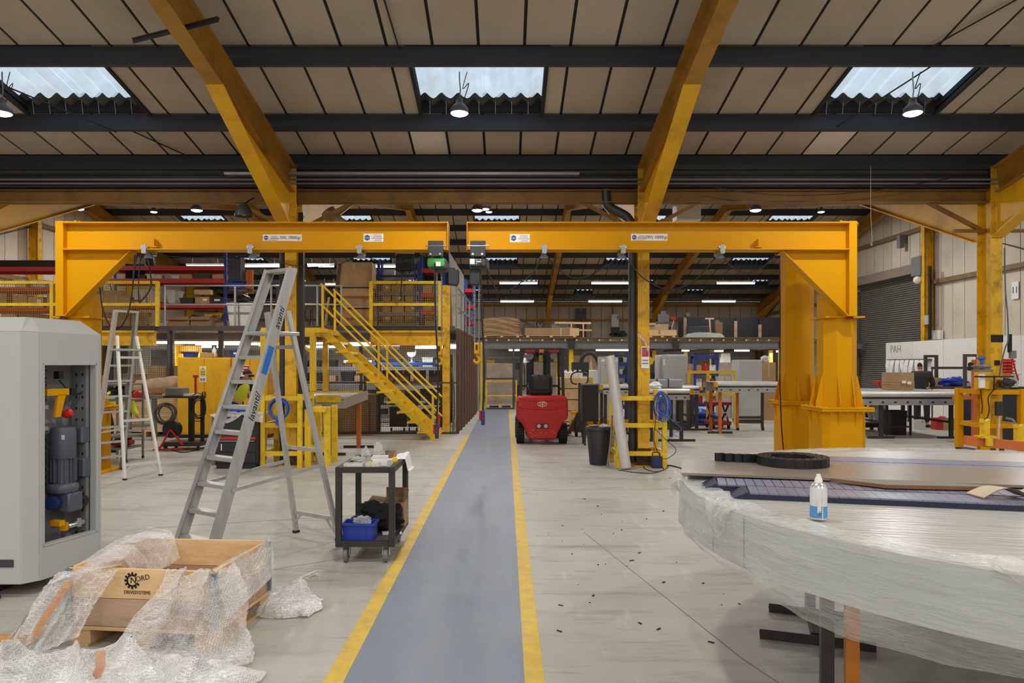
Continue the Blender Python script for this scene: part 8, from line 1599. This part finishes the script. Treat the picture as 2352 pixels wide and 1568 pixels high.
# ================================================================= PEOPLE
def skin_obj(parent, name, verts, edges, radii, m, root=0, lv=2):
    me = bpy.data.meshes.new(name); me.from_pydata([tuple(v) for v in verts], edges, []); me.materials.append(m)
    o = bpy.data.objects.new(name, me); COL.objects.link(o); o.parent = parent
    sk_ = o.modifiers.new('skin', 'SKIN'); sk_.use_smooth_shade = True
    for i, r in enumerate(radii): me.skin_vertices[0].data[i].radius = (r, r) if not isinstance(r, tuple) else r
    for d in me.skin_vertices[0].data: d.use_root = False
    me.skin_vertices[0].data[root].use_root = True
    ss = o.modifiers.new('smooth', 'SUBSURF'); ss.levels = lv; ss.render_levels = lv
    return o
def person(label, loc, rz, J, top_m, bottom_m, shoe_m, hair_m, vest_m=None, sleeve='long', beard=None, legs=True):
    """J: joint positions facing -Y (local): pelvis chest neck head crown, sh/el/wr/hand L R, hip/knee/ankle/toe L R"""
    t = thing('person', label, 'person', loc, rz); V = []; E = []; R = []; ix = {}
    def add(k, r, frm=None, pos=None):
        V.append(V3(pos if pos is not None else J[k])); R.append(r); ix[k] = len(V)-1
        if frm: E.append((ix[frm], ix[k]))
    add('pelvis', (.15, .115)); add('waist', (.14, .105), 'pelvis', J['pelvis'].lerp(J['chest'], .45)); add('chest', (.165, .12), 'waist'); add('neckb', .075, 'chest', J['chest'].lerp(J['neck'], .75)); add('neck', .055, 'neckb')
    hd = J['crown']-J['head']; hn = hd.normalized(); f = J['face'].normalized()
    add('jaw', (.062, .07), 'neck', J['head']-hn*.06+f*.02); add('mid', (.074, .09), 'jaw', J['head']+hn*.02); add('crownv', (.07, .085), 'mid', J['head']+hn*.09)
    s = hn.cross(f)
    add('nose', .014, 'mid', J['head']+f*.108-hn*.012)
    for sd, q in ((1, 'L'), (-1, 'R')):
        add('ear'+q, .016, 'mid', J['head']+s*sd*.08-hn*.005)
        add('sh'+q, .055, 'chest'); add('el'+q, .047, 'sh'+q); add('wr'+q, .032, 'el'+q)
        d = (J['wr'+q]-J['el'+q]).normalized(); sdv = d.cross(V3((0, 0, 1)) if abs(d.z) < .9 else f).normalized(); up = sdv.cross(d)
        add('palm'+q, (.036, .022), 'wr'+q, J['wr'+q]+d*.06)
        for i in range(4):
            b = J['wr'+q]+d*.10+sdv*(.03-.02*i); L = (.038, .045, .042, .033)[i]; k = f'f{i}{q}'
            add(k+'a', .0095, 'palm'+q, b); add(k+'b', .0085, k+'a', b+d*L*.7-up*.012); add(k+'c', .0075, k+'b', b+d*L*1.2-up*.035)
        add('th'+q, .011, 'palm'+q, J['wr'+q]+d*.06+sdv*.05-up*.01); add('tt'+q, .009, 'th'+q, J['wr'+q]+d*.1+sdv*.06-up*.02)
        add('hip'+q, .1, 'pelvis'); add('kn'+q, .065, 'hip'+q); add('an'+q, .042, 'kn'+q); add('to'+q, .035, 'an'+q)
    body = skin_obj(t, 'body', V, E, R, SKIN)
    def cloth(name, chain_sets, m, grow):
        vv = []; ee = []; rr = []; mp = {}
        for ch in chain_sets:
            pr = None
            for k, r in ch:
                if k not in mp:
                    mp[k] = len(vv); vv.append(V3(J[k]) if k in J else V[ix[k]]); rr.append(r)
                if pr is not None and (mp[pr], mp[k]) not in ee: ee.append((mp[pr], mp[k]))
                pr = k
        return skin_obj(t, name, vv, ee, rr, m)
    ae = 'wr' if sleeve == 'long' else 'el'
    J['hem'] = J['pelvis'].lerp(J['chest'], -.12)
    for q in 'LR': J['slv'+q] = J['el'+q].lerp(J['wr'+q], .82) if sleeve == 'long' else J['sh'+q].lerp(J['el'+q], .8)
    arms = [[('chest', (.205, .155)), ('sh'+q, .1)]+([('el'+q, .065)] if sleeve == 'long' else [])+[('slv'+q, .052 if sleeve == 'long' else .066)] for q in 'LR']
    cloth('jacket' if sleeve == 'long' else 't_shirt', [[('hem', (.18, .145)), ('waist', (.172, .135)), ('chest', (.205, .155)), ('neckb', .085)]]+arms, top_m, 0)
    if vest_m: cloth('hi_vis_vest', [[('hem', (.21, .175)), ('waist', (.205, .17)), ('chest', (.24, .195)), ('neckb', .1)]], vest_m, 0)
    if legs:
        J['cuffL'] = J['knL'].lerp(J['anL'], .95); J['cuffR'] = J['knR'].lerp(J['anR'], .95)
        cloth('trousers', [[('waist', (.15, .115)), ('pelvis', (.165, .13)), ('hip'+q, .112), ('kn'+q, .085), ('cuff'+q, .068)] for q in 'LR'], bottom_m, 0)
        for q in 'LR':
            a, b = J['an'+q], J['to'+q]; d = (b-a); d.z = 0; d.normalize(); c = a.lerp(b, .45); c.z = .045
            part(t, 'shoe', MB().ball(c, .05, 14, 0, (1, 1, .9)).cbox(c+d*.03+V3((0, 0, -.012)), (.085, .2, .065), math.atan2(d.y, d.x)-PI/2), shoe_m, bevel=.015)
    c = J['head']+hn*.03-f*.008
    Mh = Matrix((s, f, hn)).transposed()
    hb = MB(); hb.grid(lambda u, v: c+Mh @ V3((.09*math.cos(2*PI*u)*math.sin(PI*.5*v+.001)**.8, .106*math.sin(2*PI*u)*math.sin(PI*.5*v+.001)-.008, .088*math.cos(PI*.5*v)+v*v*(.045*math.sin(2*PI*u)-.015))), 18, 6)
    part(t, 'hair', hb, hair_m)
    for sd in (1, -1): part(t, 'eye', MB().ball(J['head']+f*.088+s*sd*.03+hn*.014, .011, 8), INK)
    part(t, 'mouth', MB().cbox(J['head']+f*.086-hn*.052, (.04, .008, .008), M=Mh), mat('lip', (160, 90, 80), .5))
    if beard: part(t, 'beard', MB().ball(J['head']+f*.05-hn*.06, .052, 12, 0, (1, 1, .9)), beard)
    return t, J
HAIR = mat('dark_hair', (40, 30, 26), .7); FLEECE = mat('fleece_charcoal', (44, 45, 48), .9, var=.1, scale=30); DRK = mat('trouser_black', (32, 33, 37), .8); BOOT = mat('boot_black', (28, 26, 25), .6)
HIV = mat('hi_vis_yellow', (222, 226, 40), .6, var=.06); TSH = mat('tshirt_black', (28, 28, 30), .8)
# man in a dark fleece at the wide table, seen from behind and turned to the right, looking down
J = dict(pelvis=V3((0, 0, .95)), chest=V3((.02, -.05, 1.33)), neck=V3((.05, -.11, 1.52)), head=V3((.07, -.17, 1.60)), crown=V3((.07, -.14, 1.75)), face=V3((0, -.85, -.5)),
    shL=V3((.22, -.05, 1.42)), elL=V3((.28, -.14, 1.14)), wrL=V3((.18, -.34, 1.08)), shR=V3((-.18, -.05, 1.42)), elR=V3((-.26, -.1, 1.14)), wrR=V3((-.14, -.34, 1.08)),
    hipL=V3((.1, 0, .9)), knL=V3((.12, -.03, .5)), anL=V3((.12, .03, .09)), toL=V3((.14, -.12, .04)), hipR=V3((-.1, 0, .9)), knR=V3((-.12, -.02, .5)), anR=V3((-.13, .05, .09)), toR=V3((-.16, -.1, .04)))
q = at(2118, 900, 18.95); person('man in a dark fleece bending over the packing bench', (q.x+.22, 19.35, 0), math.radians(140), J, FLEECE, DRK, BOOT, HAIR, None, 'long', mat('beard_brown', (70, 48, 38), .8))
# man in a yellow vest behind the tall ladder, leaning forward to the right
J = dict(pelvis=V3((0, .02, .92)), chest=V3((0, -.16, 1.25)), neck=V3((0, -.27, 1.40)), head=V3((0, -.36, 1.46)), crown=V3((0, -.37, 1.61)), face=V3((0, -.95, -.3)),
    shL=V3((.19, -.18, 1.34)), elL=V3((.27, -.2, 1.06)), wrL=V3((.2, -.42, .95)), shR=V3((-.19, -.18, 1.34)), elR=V3((-.32, -.1, 1.07)), wrR=V3((-.2, -.3, .92)),
    hipL=V3((.1, .02, .88)), knL=V3((.12, -.04, .48)), anL=V3((.13, .03, .09)), toL=V3((.14, -.12, .04)), hipR=V3((-.1, .02, .88)), knR=V3((-.12, -.05, .48)), anR=V3((-.13, .02, .09)), toR=V3((-.15, -.13, .04)))
t, J = person('man in yellow hi-vis vest and black t-shirt leaning over behind the tall ladder', (X(541, 15.0), 15.0, 0), math.radians(62), J, TSH, DRK, BOOT, HAIR, HIV, 'short')
part(t, 'safety_glasses', MB().cbox(J['head']+J['face'].normalized()*.1+V3((0, 0, .02)), (.15, .02, .045)), BLK)
# person bending right in hi-vis beside the grey enclosure, red cap
J = dict(pelvis=V3((0, .25, .92)), chest=V3((0, -.12, 1.08)), neck=V3((0, -.31, 1.1)), head=V3((0, -.41, 1.08)), crown=V3((0, -.55, 1.12)), face=V3((0, -.35, -.9)),
    shL=V3((.19, -.15, 1.08)), elL=V3((.22, -.25, .82)), wrL=V3((.15, -.4, .65)), shR=V3((-.19, -.15, 1.08)), elR=V3((-.22, -.22, .82)), wrR=V3((-.12, -.38, .66)),
    hipL=V3((.1, .25, .88)), knL=V3((.12, .14, .48)), anL=V3((.13, .2, .09)), toL=V3((.14, .05, .04)), hipR=V3((-.1, .25, .88)), knR=V3((-.12, .14, .48)), anR=V3((-.13, .2, .09)), toR=V3((-.15, .05, .04)))
t, J = person('person in yellow hi-vis and red cap stooping beside the grey enclosure', (X(262, 13.6), 13.6, 0), math.radians(90), J, HIV, DRK, BOOT, HAIR, HIV, 'long')
hn = (J['crown']-J['head']).normalized(); part(t, 'red_cap', MB().ball(J['head']+hn*.05, .108, 16, 0, (1, 1.1, .95)).cbox(J['head']+hn*.05+V3((0, -.02, -.1)), (.16, .1, .02)), RED)
